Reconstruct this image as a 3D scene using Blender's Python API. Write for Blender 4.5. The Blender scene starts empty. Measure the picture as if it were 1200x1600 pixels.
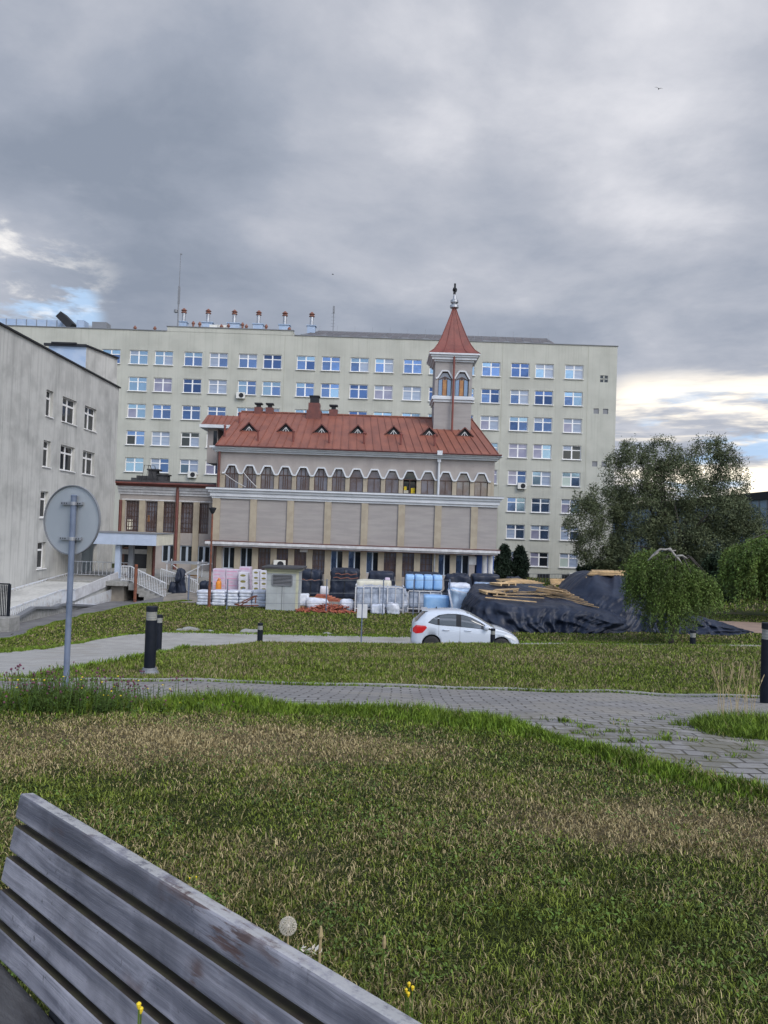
import bpy, bmesh, math, random
import numpy as np
from mathutils import Vector, Matrix, noise as mnoise
R = math.radians
random.seed(7); rng = np.random.default_rng(7)
S = bpy.context.scene; COL = S.collection
# ------------------------------------------------------------------ camera (eye at the origin, looking along +Y)
TH, PH, F = R(1.95), R(1.25), 1200.0
fwd = np.array([0, math.cos(PH), math.sin(PH)]); up0 = np.array([0, -math.sin(PH), math.cos(PH)]); ex = np.array([1.0, 0, 0])
rgt = math.cos(TH)*ex + math.sin(TH)*up0; upv = -math.sin(TH)*ex + math.cos(TH)*up0
cd = bpy.data.cameras.new('camera'); cam = bpy.data.objects.new('camera', cd); COL.objects.link(cam)
cd.sensor_fit = 'VERTICAL'; cd.sensor_height = 24; cd.sensor_width = 18; cd.lens = 18; cd.clip_start = 0.05; cd.clip_end = 5000
m = Matrix.Identity(4)
for i in range(3):
    m[i][0] = rgt[i]; m[i][1] = upv[i]; m[i][2] = -fwd[i]
cam.matrix_world = m; S.camera = cam
def P(x, y, D):
    d = rgt*(x-600)/F - upv*(y-800)/F + fwd
    d = d/d[1]*D
    return Vector((d[0], D, d[2]))
# ------------------------------------------------------------------ view, world, sun
S.view_settings.view_transform = 'Standard'; S.view_settings.look = 'None'; S.view_settings.gamma = 1
S.view_settings.exposure = 0.65
SUN_EL, SUN_DIR = 42, Vector((0.55, -0.75, 0.0)).normalized()
w = bpy.data.worlds.new('World'); S.world = w; w.use_nodes = True
class NT:
    def __init__(s, nt): s.nt = nt; s.n = nt.nodes; s.l = nt.links
    def new(s, t, **k):
        n = s.n.new(t)
        for a, b in k.items(): setattr(n, a, b)
        return n
    def set(s, node, sock, v):
        i = node.inputs[sock]
        if isinstance(v, bpy.types.NodeSocket): s.l.new(v, i)
        elif isinstance(v, (tuple, list)) and i.type == 'RGBA' and len(v) == 3: i.default_value = (*v, 1)
        else: i.default_value = v
    def math(s, op, a, b=0.0, c=0.0, clamp=False):
        n = s.new('ShaderNodeMath', operation=op, use_clamp=clamp)
        s.set(n, 0, a); s.set(n, 1, b); s.set(n, 2, c); return n.outputs[0]
    def mr(s, v, a, b, c=0.0, d=1.0, smooth=True):
        n = s.new('ShaderNodeMapRange'); n.interpolation_type = 'SMOOTHSTEP' if smooth else 'LINEAR'
        for k, x in enumerate((v, a, b, c, d)): s.set(n, k, x)
        return n.outputs[0]
    def mix(s, f, a, b, blend='MIX'):
        n = s.new('ShaderNodeMix', data_type='RGBA', blend_type=blend)
        s.set(n, 0, f); s.set(n, 6, a); s.set(n, 7, b); return n.outputs[2]
    def vm(s, op, a, b=None):
        n = s.new('ShaderNodeVectorMath', operation=op); s.set(n, 0, a)
        if b is not None:
            if op == 'SCALE': s.set(n, 3, b)
            else: s.set(n, 1, b)
        return n.outputs[1] if op in ('DOT_PRODUCT', 'LENGTH', 'DISTANCE') else n.outputs[0]
    def noise(s, vec, scale, detail=4, rough=0.55, dist=0.0, out=0):
        n = s.new('ShaderNodeTexNoise'); s.set(n, 'Vector', vec); s.set(n, 'Scale', scale)
        s.set(n, 'Detail', detail); s.set(n, 'Roughness', rough); s.set(n, 'Distortion', dist); return n.outputs[out]
    def ramp(s, f, pts):
        n = s.new('ShaderNodeValToRGB'); cr = n.color_ramp
        while len(cr.elements) < len(pts): cr.elements.new(0.5)
        for e, (p, c) in zip(cr.elements, pts): e.position = p; e.color = (*c, 1)
        s.set(n, 0, f); return n.outputs[0]
    def obj(s): return s.new('ShaderNodeTexCoord').outputs['Object']
    def pos(s): return s.new('ShaderNodeNewGeometry').outputs['Position']
    def mapping(s, v, sc=(1, 1, 1), rot=(0, 0, 0)):
        n = s.new('ShaderNodeMapping'); s.set(n, 0, v); n.inputs['Scale'].default_value = sc; n.inputs['Rotation'].default_value = rot
        return n.outputs[0]
T = NT(w.node_tree); T.n.clear()
out = T.new('ShaderNodeOutputWorld'); bg = T.new('ShaderNodeBackground'); T.l.new(bg.outputs[0], out.inputs[0])
sky = T.new('ShaderNodeTexSky'); sky.sky_type = 'NISHITA'; sky.sun_disc = False
sky.sun_elevation = R(SUN_EL); sky.sun_rotation = math.atan2(SUN_DIR.x, SUN_DIR.y); sky.air_density = 1.0; sky.dust_density = 1.5
gen = T.new('ShaderNodeTexCoord').outputs['Generated']
sep = T.new('ShaderNodeSeparateXYZ'); T.set(sep, 0, gen); dx, dy, dz = sep.outputs
zz = T.math('ADD', T.math('MAXIMUM', dz, 0.0), 0.16)
cx = T.math('DIVIDE', dx, zz); cy = T.math('DIVIDE', dy, zz)
cmb = T.new('ShaderNodeCombineXYZ'); T.set(cmb, 0, cx); T.set(cmb, 1, cy); T.set(cmb, 2, 1.7); cp = cmb.outputs[0]
big = T.noise(T.vm('ADD', cp, (3.1, 0.4, 0)), 0.55, 3, 0.5, 0.3)
med = T.noise(cp, 1.15, 7, 0.52, 0.25)
fine = T.noise(cp, 4.2, 8, 0.6, 0.2)
val = T.math('ADD', T.math('MULTIPLY', big, 0.36), T.math('ADD', T.math('MULTIPLY', med, 0.48), T.math('MULTIPLY', fine, 0.16)))
def glow(px, py, r_in, r_out):      # a lighter region of the cloud deck round one direction
    d = P(px, py, 1.0).normalized()
    c = T.vm('DOT_PRODUCT', T.vm('NORMALIZE', gen), tuple(d))
    return T.mr(c, math.cos(R(r_out)), math.cos(R(r_in)))
g1 = glow(-20, 430, 0, 11); g2 = glow(1230, 640, 0, 17); g3 = glow(20, 40, 0, 17); g4 = glow(1010, 160, 0, 11); g5 = glow(600, 90, 0, 13); g6 = glow(120, 230, 2, 15); g7 = glow(700, 400, 3, 22)
for g, a in ((g1, .045), (g2, .05), (g3, .07), (g4, .10), (g5, .05), (g6, -.06), (g7, .03)):
    val = T.math('ADD', val, T.math('MULTIPLY', g, a))
cloud = T.ramp(val, [(0.40, (0.18, 0.208, 0.262)), (0.48, (0.24, 0.266, 0.322)), (0.56, (0.335, 0.352, 0.40)), (0.64, (0.49, 0.495, 0.53)), (0.75, (0.80, 0.79, 0.79))])
# warm break in the cloud low over the right horizon, streaked along the horizon
st = T.noise(T.mapping(gen, (2.2, 2.2, 17)), 1.6, 6, 0.6, 0.2)
brk = T.math('MULTIPLY', T.mr(st, 0.44, 0.60), T.math('MULTIPLY', T.mr(glow(1240, 665, 1, 15), 0.1, 0.6), T.mr(dz, 0.215, 0.165)))
cloud = T.mix(brk, cloud, (1.0, 0.90, 0.74))
blu = T.math('MULTIPLY', T.mr(T.noise(T.mapping(gen, (2.5, 2.5, 9)), 3.0, 5, 0.6), 0.50, 0.60), T.math('MULTIPLY', T.mr(dz, 0.335, 0.29), T.math('MAXIMUM', T.mr(glow(40, 500, 1, 6), 0.1, 0.6), T.math('MULTIPLY', T.mr(dz, 0.19, 0.15), T.mr(glow(1230, 740, 1, 12), 0.1, 0.5)))))
cloud = T.mix(T.math('MULTIPLY', blu, 0.8), cloud, (0.33, 0.47, 0.66))
brk2 = T.math('MULTIPLY', T.mr(fine, 0.5, 0.66), glow(-20, 445, 0, 9))
cloud = T.mix(T.math('MULTIPLY', brk2, 0.45), cloud, (1.0, 0.95, 0.86))
# the sky over and behind the photographer is clearer and brighter
bk = T.vm('DOT_PRODUCT', T.vm('NORMALIZE', gen), (0.0, -0.6, 0.8))
back = T.mr(bk, 0.05, 0.55)
cloud = T.vm('SCALE', cloud, T.math("ADD", 11.5, T.math("MULTIPLY", back, 8.0)))
mask = T.math('SUBTRACT', 1.0, T.math('MULTIPLY', T.mr(med, 0.42, 0.60), T.math('MULTIPLY', back, 0.9)))
skyc = T.vm('SCALE', sky.outputs[0], 2.6)
T.set(bg, 0, T.mix(mask, skyc, cloud)); bg.inputs[1].default_value = 0.085
sd = bpy.data.lights.new('sun', 'SUN'); sun = bpy.data.objects.new('sun', sd); COL.objects.link(sun)
sd.energy = 1.15; sd.angle = R(28); sd.color = (1.0, 0.95, 0.88)
v = SUN_DIR*math.cos(R(SUN_EL)) + Vector((0, 0, math.sin(R(SUN_EL))))
sun.rotation_euler = v.to_track_quat('Z', 'Y').to_euler()
S.cycles.max_bounces = 6; S.cycles.transparent_max_bounces = 8
try: S.cycles.use_denoising = True
except Exception: pass
# ------------------------------------------------------------------ materials
def mat(name, col=(.5, .5, .5), col2=None, scale=4.0, rough=0.8, bump=0.0, bscale=None, metal=0.0, streak=0.0, stretch=(1, 1, 1),
        detail=5, spec=0.5, orand=0.0, streakcol=(.08, .08, .075), lo=0.35, hi=0.65, coat=0.0, isl=0.0, blotch=0.0):
    m = bpy.data.materials.new(name); m.use_nodes = True; t = NT(m.node_tree); b = m.node_tree.nodes['Principled BSDF']
    o = t.obj()
    c = (*col, 1)
    if col2 is not None:
        f = t.mr(t.noise(t.mapping(o, stretch), scale, detail), lo, hi)
        c = t.mix(f, col, col2)
    if blotch:
        f = t.mr(t.noise(o, 0.35, 5, 0.6, 0.5), 0.45, 0.75, 0, blotch)
        c = t.mix(f, c, tuple(x*0.55 for x in (col2 or col)))
    if streak:
        f = t.mr(t.noise(t.mapping(o, (4.5, 4.5, 0.13)), 1.0, 7, 0.65), 0.47, 0.76, 0, streak)
        c = t.mix(f, c, streakcol)
    if isl:
        g = t.new('ShaderNodeNewGeometry').outputs['Random Per Island']
        hs = t.new('ShaderNodeHueSaturation'); t.set(hs, 'Color', c); t.set(hs, 'Value', t.math('ADD', 1-isl, t.math('MULTIPLY', g, 2*isl)))
        t.set(hs, 'Hue', t.math('ADD', 0.5-isl*0.03, t.math('MULTIPLY', g, isl*0.06))); c = hs.outputs[0]
    if orand:
        hs = t.new('ShaderNodeHueSaturation'); t.set(hs, 'Color', c); t.set(hs, 'Value', t.math('ADD', 1-orand, t.math('MULTIPLY', t.new('ShaderNodeObjectInfo').outputs['Random'], 2*orand))); c = hs.outputs[0]
    if isinstance(c, tuple): b.inputs['Base Color'].default_value = c
    else: t.l.new(c, b.inputs['Base Color'])
    b.inputs['Roughness'].default_value = rough; b.inputs['Metallic'].default_value = metal
    b.inputs['Specular IOR Level'].default_value = spec; b.inputs['Coat Weight'].default_value = coat
    if bump:
        bp = t.new('ShaderNodeBump'); bp.inputs['Strength'].default_value = bump; bp.inputs['Distance'].default_value = 0.02
        t.set(bp, 'Height', t.noise(t.mapping(o, stretch), bscale or scale*3, 6)); t.l.new(bp.outputs[0], b.inputs['Normal'])
    return m
def glass(name, col, rough=0.05, metal=0.0, wave=0.02, spec=0.5, col2=None, coat=0.0, tilt=0.0):
    m = mat(name, col, col2, 0.8, rough, 0, metal=metal, spec=spec, coat=coat)
    t = NT(m.node_tree); b = m.node_tree.nodes['Principled BSDF']
    bp = t.new('ShaderNodeBump'); bp.inputs['Strength'].default_value = wave; bp.inputs['Distance'].default_value = 0.2
    t.set(bp, 'Height', t.noise(t.obj(), 0.9, 2)); t.l.new(bp.outputs[0], b.inputs['Normal'])
    return m
M = {}
M['plaster'] = mat('hospital_plaster', (.47, .475, .425), (.42, .425, .38), 0.35, .9, .15, 30, streak=.36, streakcol=(.24, .24, .20), blotch=.18)
M['concrete'] = mat('stained_plaster', (.52, .52, .50), (.42, .42, .405), 0.6, .9, .3, 12, streak=.55, streakcol=(.18, .185, .18), blotch=.55, lo=.42, hi=.66)
M['panel'] = mat('grey_render', (.325, .308, .300), (.28, .265, .262), 1.2, .95, .3, 40, stretch=(.4, .4, 2.5), streak=.1, streakcol=(.25, .23, .22))
M['chapelwall'] = mat('taupe_render', (.355, .325, .31), (.30, .275, .265), 0.8, .9, .2, 30, streak=.25, streakcol=(.25, .23, .21))
M['beige'] = mat('beige_render', (.375, .33, .255), (.315, .275, .215), 1.5, .9, .2, 20, streak=.25, streakcol=(.2, .17, .13))
M['trim'] = mat('white_trim_paint', (.60, .63, .67), (.52, .55, .59), 1.0, .7, streak=.12, streakcol=(.35, .34, .33))
M['dirtytrim'] = mat('dirty_white_paint', (.60, .61, .63), (.48, .48, .50), 2.0, .75, streak=.3, streakcol=(.25, .22, .2))
M['pvc'] = mat('white_pvc', (.80, .80, .80), None, rough=.35)
M['greypvc'] = mat('grey_blue_frame', (.38, .44, .52), None, rough=.4)
M['roofred'] = mat('red_sheet_roof', (.245, .086, .054), (.18, .064, .043), 0.9, .55, .08, 6, stretch=(1, .5, 1), streak=.3, streakcol=(.16, .05, .035))
M['spirered'] = mat('dark_red_sheet', (.20, .055, .042), (.15, .042, .033), 1.5, .55, streak=.25, streakcol=(.1, .03, .02))
M['brownred'] = mat('brown_red_paint', (.15, .045, .035), (.11, .035, .03), 3, .5)
M['brown'] = mat('dark_brown_frame', (.055, .028, .022), None, rough=.5)
M['stone_dark'] = mat('dark_bitumen', (.06, .062, .07), (.035, .035, .04), 2, .85, .3)
M['metal'] = mat('zinc_metal', (.42, .44, .47), (.32, .33, .36), 3, .45, metal=.7)
M['galv'] = mat('galvanised_steel', (.15, .185, .26), (.115, .145, .21), 6, .55, .1, 30, metal=.1)
M['signback'] = mat('grey_sign_back', (.35, .38, .41), (.31, .34, .37), 1.5, .5, metal=.1)
M['rust'] = mat('rusty_steel', (.22, .075, .04), (.12, .05, .035), 6, .8, .3)
M['cap'] = mat('rusty_cap', (.19, .075, .05), None, rough=.6)
M['black'] = mat('black_paint', (.007, .010, .018), (.012, .015, .022), 5, .6, .05, spec=.2)
M['lens'] = mat('bollard_lens', (.30, .30, .27), (.24, .24, .215), 8, .4)
M['darkgrey'] = mat('dark_grey', (.025, .027, .032), None, rough=.7, spec=.2)
M['midgrey'] = mat('mid_grey_metal', (.20, .21, .23), None, rough=.6, metal=.3)
M['solar'] = mat('brown_grey_roof_panels', (.13, .115, .12), (.105, .095, .10), 1.0, .55)
M['acwhite'] = mat('ac_casing', (.66, .66, .63), (.6, .6, .57), 4, .5)
M['blueunit'] = mat('blue_grey_casing', (.28, .37, .52), (.34, .42, .55), 1.2, .5)
M['canopyblue'] = mat('pale_blue_paint', (.40, .47, .60), (.35, .42, .54), 1.2, .7, streak=.15, streakcol=(.25, .27, .32))
M['cream'] = mat('cream_paint', (.62, .60, .50), (.55, .53, .44), 1.5, .8, streak=.15)
M['rail'] = mat('chipped_white_railing', (.60, .63, .68), (.42, .36, .34), 2.5, .6, lo=.5, hi=.75)
M['boxgrey'] = mat('pale_grey_green_metal', (.40, .43, .44), (.33, .355, .365), 1.6, .7, streak=.35, streakcol=(.15, .13, .1))
M['boxcream'] = mat('faded_cream_edge', (.50, .50, .36), (.42, .42, .31), 3, .8)
M['carpaint'] = mat('white_car_paint', (.52, .57, .65), None, rough=.25, coat=.7)
M['carglass'] = glass('car_glass', (.035, .05, .065), .04, wave=.0, spec=.9, coat=.6)
M['rubber'] = mat('rubber', (.02, .02, .021), None, rough=.8)
M['rim'] = mat('silver_rim', (.5, .5, .52), None, rough=.35, metal=.6)
M['redlamp'] = mat('red_lamp', (.55, .02, .025), None, rough=.15, coat=.6)
M['clearlamp'] = mat('clear_lamp', (.62, .64, .66), None, rough=.12, coat=.6)
M['plank'] = mat('sawn_timber', (.50, .35, .19), (.34, .235, .13), 3, .8, .2, 10, isl=.15, orand=.35)
M['orange'] = mat('orange_plastic', (.75, .28, .03), (.6, .2, .02), 5, .6)
M['brick'] = mat('broken_clay_tiles', (.40, .12, .07), (.26, .08, .055), 5, .85, .3, isl=.3)
M['whitewrap'] = mat('white_film', (.66, .69, .76), (.52, .56, .66), 4, .35, .5, 8)
M['sack'] = mat('white_blue_sacks', (.66, .70, .78), (.50, .55, .66), 5, .6, .6, 6)
M['carton'] = mat('white_carton', (.64, .64, .68), (.56, .56, .62), 3, .7)
M['pink'] = mat('pink_print', (.60, .25, .40), None, rough=.7)
M['pinkcarton'] = mat('pale_pink_carton', (.58, .50, .60), (.50, .42, .53), 3, .7)
M['olive'] = mat('olive_label', (.20, .18, .05), None, rough=.7)
M['bluepanel'] = mat('light_blue_boards', (.22, .42, .72), (.30, .50, .78), 2.5, .45, .3, 5)
M['bluefilm'] = mat('wrapped_blue_goods', (.42, .56, .74), (.24, .33, .50), 3.5, .3, .8, 5, stretch=(1, 1, .5))
M['clearfilm'] = mat('clear_wrinkled_film', (.44, .49, .58), (.27, .31, .39), 3.5, .3, 1.0, 9, lo=.35, hi=.65)
M['container'] = mat('blue_container', (.03, .09, .33), None, rough=.5)
M['plywood'] = mat('plywood', (.36, .22, .10), (.28, .17, .08), 3, .8)
M['bark'] = mat('bark', (.07, .06, .055), (.04, .035, .03), 6, .95, .6)
M['palebark'] = mat('pale_bark', (.30, .29, .27), (.2, .19, .18), 8, .9, .4)
M['corr'] = mat('blue_grey_cladding', (.26, .36, .45), (.2, .29, .38), 1.0, .6, stretch=(4, 4, .1), streak=.3, streakcol=(.12, .16, .2))
M['birdblack'] = mat('bird_plumage', (.02, .02, .022), None, rough=.8)
def foliage(name, a, b, isl=.45, trans=.25, c=None):
    m = mat(name, a, b, .7, .65, isl=isl, spec=.25)
    return m
M['willow'] = foliage('willow_leaves', (.105, .125, .062), (.065, .082, .042), .3)
M['weep'] = foliage('weeping_leaves', (.105, .155, .032), (.055, .085, .018))
M['weep2'] = foliage('weeping_leaves_light', (.13, .19, .04), (.08, .125, .028))
M['thuja'] = foliage('thuja_leaves', (.022, .040, .024), (.014, .026, .018), .35)
M['darkleaf'] = foliage('dark_hedge_leaves', (.035, .058, .026), (.022, .038, .02), .4)
M['weed'] = foliage('weed_leaves', (.095, .15, .025), (.06, .10, .02), .4)
M['clover'] = mat('clover_flower', (.15, .05, .085), (.09, .035, .05), 30, .8, isl=.3)
M['yellow'] = mat('yellow_petals', (.75, .55, .02), None, rough=.6)
M['seed'] = mat('dry_straw_seedheads', (.40, .32, .17), (.3, .23, .12), 10, .8)
M['fluff'] = mat('white_fluff', (.66, .62, .54), None, rough=.9)
M['cable'] = mat('pale_cable', (.45, .45, .45), None, rough=.6)

# tarpaulin: dark blue-black, semi-gloss, crinkled
M['tarp'] = mat('black_blue_tarpaulin', (.011, .016, .032), (.020, .028, .050), 2, .46, .9, 4.5, spec=.32)

# window glass kinds seen on the hospital: blue sky mirrored, blinds, pale curtains, dark rooms
M['g_blue'] = glass('glass_sky_blue', (.115, .18, .33), .08, .75, .03)
M['g_pale'] = glass('glass_pale_blue', (.23, .34, .45), .12, .7, .03)
M['g_blind'] = mat('glass_with_blinds', (.30, .36, .46), (.20, .25, .36), 2.2, .35, stretch=(.2, .2, 9), coat=.8)
M['g_mauve'] = glass('glass_drawn_mauve_curtain', (.27, .27, .36), .3, .2, .03, coat=.6, col2=(.20, .20, .30))
M['g_dark'] = glass('glass_dark_room', (.012, .016, .022), .06, 0.0, .02, spec=.45)
M['g_green'] = glass('glass_pale_green', (.42, .50, .46), .3, .1, .02, coat=.5)
M['g_deep'] = glass('glass_deep_blue', (.05, .09, .20), .08, .7, .03)
M['g_brown'] = glass('glass_brown', (.075, .045, .042), .10, .1, .04, spec=.9, col2=(.12, .12, .15), coat=.5)
M['g_rose'] = glass('glass_grey_rose', (.13, .125, .155), .15, .3, .04, col2=(.08, .055, .055), coat=.3)
M['g_tower'] = glass('glass_grey_blue', (.16, .21, .29), .15, .6, .03)
M['g_amber'] = mat('glass_amber', (.42, .20, .04), (.30, .12, .03), 3, .4, coat=.3)  # two amber tones in the base colour
# ------------------------------------------------------------------ mesh helpers
class MB:
    def __init__(s): s.v = []; s.f = []; s.m = []
    def add(s, vs, fs, mi=0):
        o = len(s.v); s.v.extend([tuple(x) for x in vs]); s.f.extend([tuple(i+o for i in f) for f in fs]); s.m.extend([mi]*len(fs)); return s
    def box(s, a, b, mi=0):
        (x0, y0, z0), (x1, y1, z1) = [(min(p, q)) for p, q in zip(a, b)], [(max(p, q)) for p, q in zip(a, b)]
        return s.add([(x0, y0, z0), (x1, y0, z0), (x1, y1, z0), (x0, y1, z0), (x0, y0, z1), (x1, y0, z1), (x1, y1, z1), (x0, y1, z1)],
                     [(0, 3, 2, 1), (4, 5, 6, 7), (0, 1, 5, 4), (1, 2, 6, 5), (2, 3, 7, 6), (3, 0, 4, 7)], mi)
    def bar(s, a, b, w, h, mi=0, up=(0, 0, 1)):      # rectangular bar from a to b
        a, b = Vector(a), Vector(b); d = (b-a).normalized(); u = Vector(up)
        if abs(d.dot(u)) > .98: u = Vector((0, 1, 0))
        sd_ = d.cross(u).normalized()*w/2; uu = sd_.cross(d).normalized()*h/2
        vs = [a-sd_-uu, a+sd_-uu, a+sd_+uu, a-sd_+uu, b-sd_-uu, b+sd_-uu, b+sd_+uu, b-sd_+uu]
        return s.add(vs, [(0, 3, 2, 1), (4, 5, 6, 7), (0, 1, 5, 4), (1, 2, 6, 5), (2, 3, 7, 6), (3, 0, 4, 7)], mi)
    def tube(s, pts, r, n=8, mi=0, cap=True):
        pts = [Vector(p) for p in pts]; rs = r if isinstance(r, (list, tuple)) else [r]*len(pts); rings = []
        for i, p in enumerate(pts):
            d = (pts[min(i+1, len(pts)-1)]-pts[max(i-1, 0)]).normalized()
            u = Vector((0, 0, 1)) if abs(d.z) < .9 else Vector((1, 0, 0))
            a = d.cross(u).normalized(); b = d.cross(a)
            rings.append([p+(a*math.cos(2*math.pi*k/n)+b*math.sin(2*math.pi*k/n))*rs[i] for k in range(n)])
        vs = [q for g in rings for q in g]
        fs = [(i*n+k, i*n+(k+1) % n, (i+1)*n+(k+1) % n, (i+1)*n+k) for i in range(len(pts)-1) for k in range(n)]
        if cap: fs += [tuple(range(n))[::-1], tuple((len(pts)-1)*n+k for k in range(n))]
        return s.add(vs, fs, mi)
    def lathe(s, c, prof, n=16, mi=0, axis='z'):     # prof: (radius, height)
        vs = []
        for r_, h in prof:
            for k in range(n):
                a = 2*math.pi*k/n; p = (math.cos(a)*r_, math.sin(a)*r_, h)
                if axis == 'y': p = (p[0], p[2], p[1])
                if axis == 'x': p = (p[2], p[0], p[1])
                vs.append((c[0]+p[0], c[1]+p[1], c[2]+p[2]))
        fs = [(i*n+k, i*n+(k+1) % n, (i+1)*n+(k+1) % n, (i+1)*n+k) for i in range(len(prof)-1) for k in range(n)]
        fs += [tuple(range(n))[::-1], tuple((len(prof)-1)*n+k for k in range(n))]
        return s.add(vs, fs, mi)
    def prism(s, poly, y0, y1, mi=0):                # poly in (x,z), extruded along y
        n = len(poly); vs = [(x, y0, z) for x, z in poly]+[(x, y1, z) for x, z in poly]
        return s.add(vs, [tuple(range(n)), tuple(range(2*n-1, n-1, -1))]+[(k, k+n, (k+1) % n+n, (k+1) % n) for k in range(n)], mi)
def base_of(p):
    v = Vector((0, 0, 0))
    while p is not None: v += p.location; p = p.parent
    return v
def build(name, mb, mats, parent=None, smooth=False, bevel=0.0, loc=None):
    if not isinstance(mats, (list, tuple)): mats = [mats]
    off = base_of(parent) if parent is not None else (Vector(loc) if loc is not None else Vector((0, 0, 0)))
    me = bpy.data.meshes.new(name); me.from_pydata([(x-off.x, y-off.y, z-off.z) for x, y, z in mb.v], [], mb.f)
    for k in mats: me.materials.append(M[k] if isinstance(k, str) else k)
    if any(mb.m): me.polygons.foreach_set('material_index', mb.m)
    bm = bmesh.new(); bm.from_mesh(me); bmesh.ops.recalc_face_normals(bm, faces=bm.faces); bm.to_mesh(me); bm.free()
    if smooth: me.shade_smooth()
    o = bpy.data.objects.new(name, me); COL.objects.link(o)
    if parent is not None: o.parent = parent
    else: o.location = off
    if bevel:
        b = o.modifiers.new('bevel', 'BEVEL'); b.width = bevel; b.segments = 2; b.limit_method = 'ANGLE'
    return o
def raw(name, verts, faces_n, nper, mats, parent=None, smooth=False, loc=(0, 0, 0)):   # large numpy meshes: faces of nper corners
    me = bpy.data.meshes.new(name); verts = np.asarray(verts, dtype=np.float32)-np.array(loc, dtype=np.float32)
    me.vertices.add(len(verts)); me.vertices.foreach_set('co', verts.ravel())
    f = np.asarray(faces_n, dtype=np.int32).ravel(); me.loops.add(len(f)); me.loops.foreach_set('vertex_index', f)
    n = len(f)//nper; me.polygons.add(n); me.polygons.foreach_set('loop_start', np.arange(0, n*nper, nper, dtype=np.int32))
    me.update(calc_edges=True)
    for k in (mats if isinstance(mats, (list, tuple)) else [mats]): me.materials.append(M[k] if isinstance(k, str) else k)
    if smooth: me.shade_smooth()
    o = bpy.data.objects.new(name, me); COL.objects.link(o)
    if parent is not None: o.parent = parent
    else: o.location = loc
    return o
def tag(o, label=None, cat=None, group=None, kind=None):
    if label: o['label'] = label
    if cat: o['category'] = cat
    if group: o['group'] = group
    if kind: o['kind'] = kind
    return o
def thing(name, label, cat, loc=(0, 0, 0), group=None, rz=0):
    o = bpy.data.objects.new(name, None); COL.objects.link(o); o.location = loc; o.rotation_euler.z = rz; o.empty_display_size = .3
    return tag(o, label, cat, group)
def dup(o, loc, rz=None, label=None, parent=None, scale=None):
    c = o.copy(); COL.objects.link(c)
    if parent is None: c.location = loc
    else: c.parent = parent; c.location = o.location if loc is None else loc
    if rz is not None: c.rotation_euler.z = rz
    if label: c['label'] = label
    if scale: c.scale = scale
    for ch in o.children: dup(ch, None, parent=c)
    return c
# ------------------------------------------------------------------ terrain
_k = [(0, -1.50), (3, -1.53), (5, -1.58), (7.5, -1.74), (9.8, -2.06), (11.4, -2.27), (14, -2.63), (17, -3.07), (20, -3.50), (23.5, -4.02),
      (26.6, -4.33), (30, -4.47), (36, -4.58), (42, -4.64), (60, -4.85), (80, -5.2), (94, -5.35), (130, -5.8), (400, -7.0), (3000, -12)]
_d = np.arange(-20, 420, .05); _z = np.interp(_d, [a for a, b in _k], [b for a, b in _k])
_g = np.exp(-.5*(np.arange(-30, 31)*.05/.5)**2); _g /= _g.sum(); _z = np.convolve(np.pad(_z, 30, 'edge'), _g, 'valid')
def ss(t): t = np.clip(t, 0, 1); return t*t*(3-2*t)
def ZG(X, Y):
    X = np.asarray(X, float); Y = np.asarray(Y, float)
    z = np.where(Y < 415, np.interp(Y, _d, _z), np.interp(Y, [415, 3000], [-7.0, -12]))
    amp = np.interp(X, [-9, -6.4, -4.5, -3, 0, 4, 8, 15, 30], [0, 0.02, .22, .42, .50, .62, .72, .82, .9])
    b = ss((Y-10.6)/(18.3-10.6))*ss((23.6-Y)/(23.6-19.0))
    z = z + amp*b
    z = z + np.clip((X-5)*.03, 0, .8)*ss((Y-22)/5)*(1-ss((Y-50)/20))
    z = z - .42*ss((-13.2-X)/2.5)*ss((Y-27)/6)*(1-ss((Y-50)/4))*(1-ss((-26-X)/6))
    z = z + .018*np.sin(X*1.9+Y*.7)*np.sin(Y*1.3-X*.4)*(1-ss((Y-20)/10)) + .012*np.sin(X*4.1+1)*np.sin(Y*3.7)*(Y < 30)
    return z
def zg(x, y): return float(ZG(x, y))
def G(px, py, lo=1.0, hi=200.0):
    ds = np.geomspace(lo, hi, 4000); d0 = np.array(P(px, py, 1.0))
    below = d0[2]*ds < ZG(d0[0]*ds, ds)
    i = int(np.argmax(below)) if below.any() else len(ds)-1
    D = ds[i]; return (d0[0]*D, D)
def grid_mesh(xs, ys, dz=0.0):
    XX, YY = np.meshgrid(xs, ys); ZZ = ZG(XX, YY)+dz; n, k = XX.shape
    v = np.stack([XX, YY, ZZ], -1).reshape(-1, 3); i = np.arange(n*k).reshape(n, k)
    f = np.stack([i[:-1, :-1], i[:-1, 1:], i[1:, 1:], i[1:, :-1]], -1).reshape(-1, 4); return v, f
def inpoly(X, Y, poly):
    X = np.asarray(X); Y = np.asarray(Y); c = np.zeros(X.shape, bool); n = len(poly)
    for i in range(n):
        x0, y0 = poly[i]; x1, y1 = poly[(i+1) % n]
        if y0 == y1: continue
        c ^= ((y0 > Y) != (y1 > Y)) & (X < (x1-x0)*(Y-y0)/(y1-y0)+x0)
    return c
def resample(pl, n):
    pl = np.array(pl, float); s = np.r_[0, np.cumsum(np.hypot(*np.diff(pl, axis=0).T))]; t = np.linspace(0, s[-1], n)
    return np.stack([np.interp(t, s, pl[:, 0]), np.interp(t, s, pl[:, 1])], 1)
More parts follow.
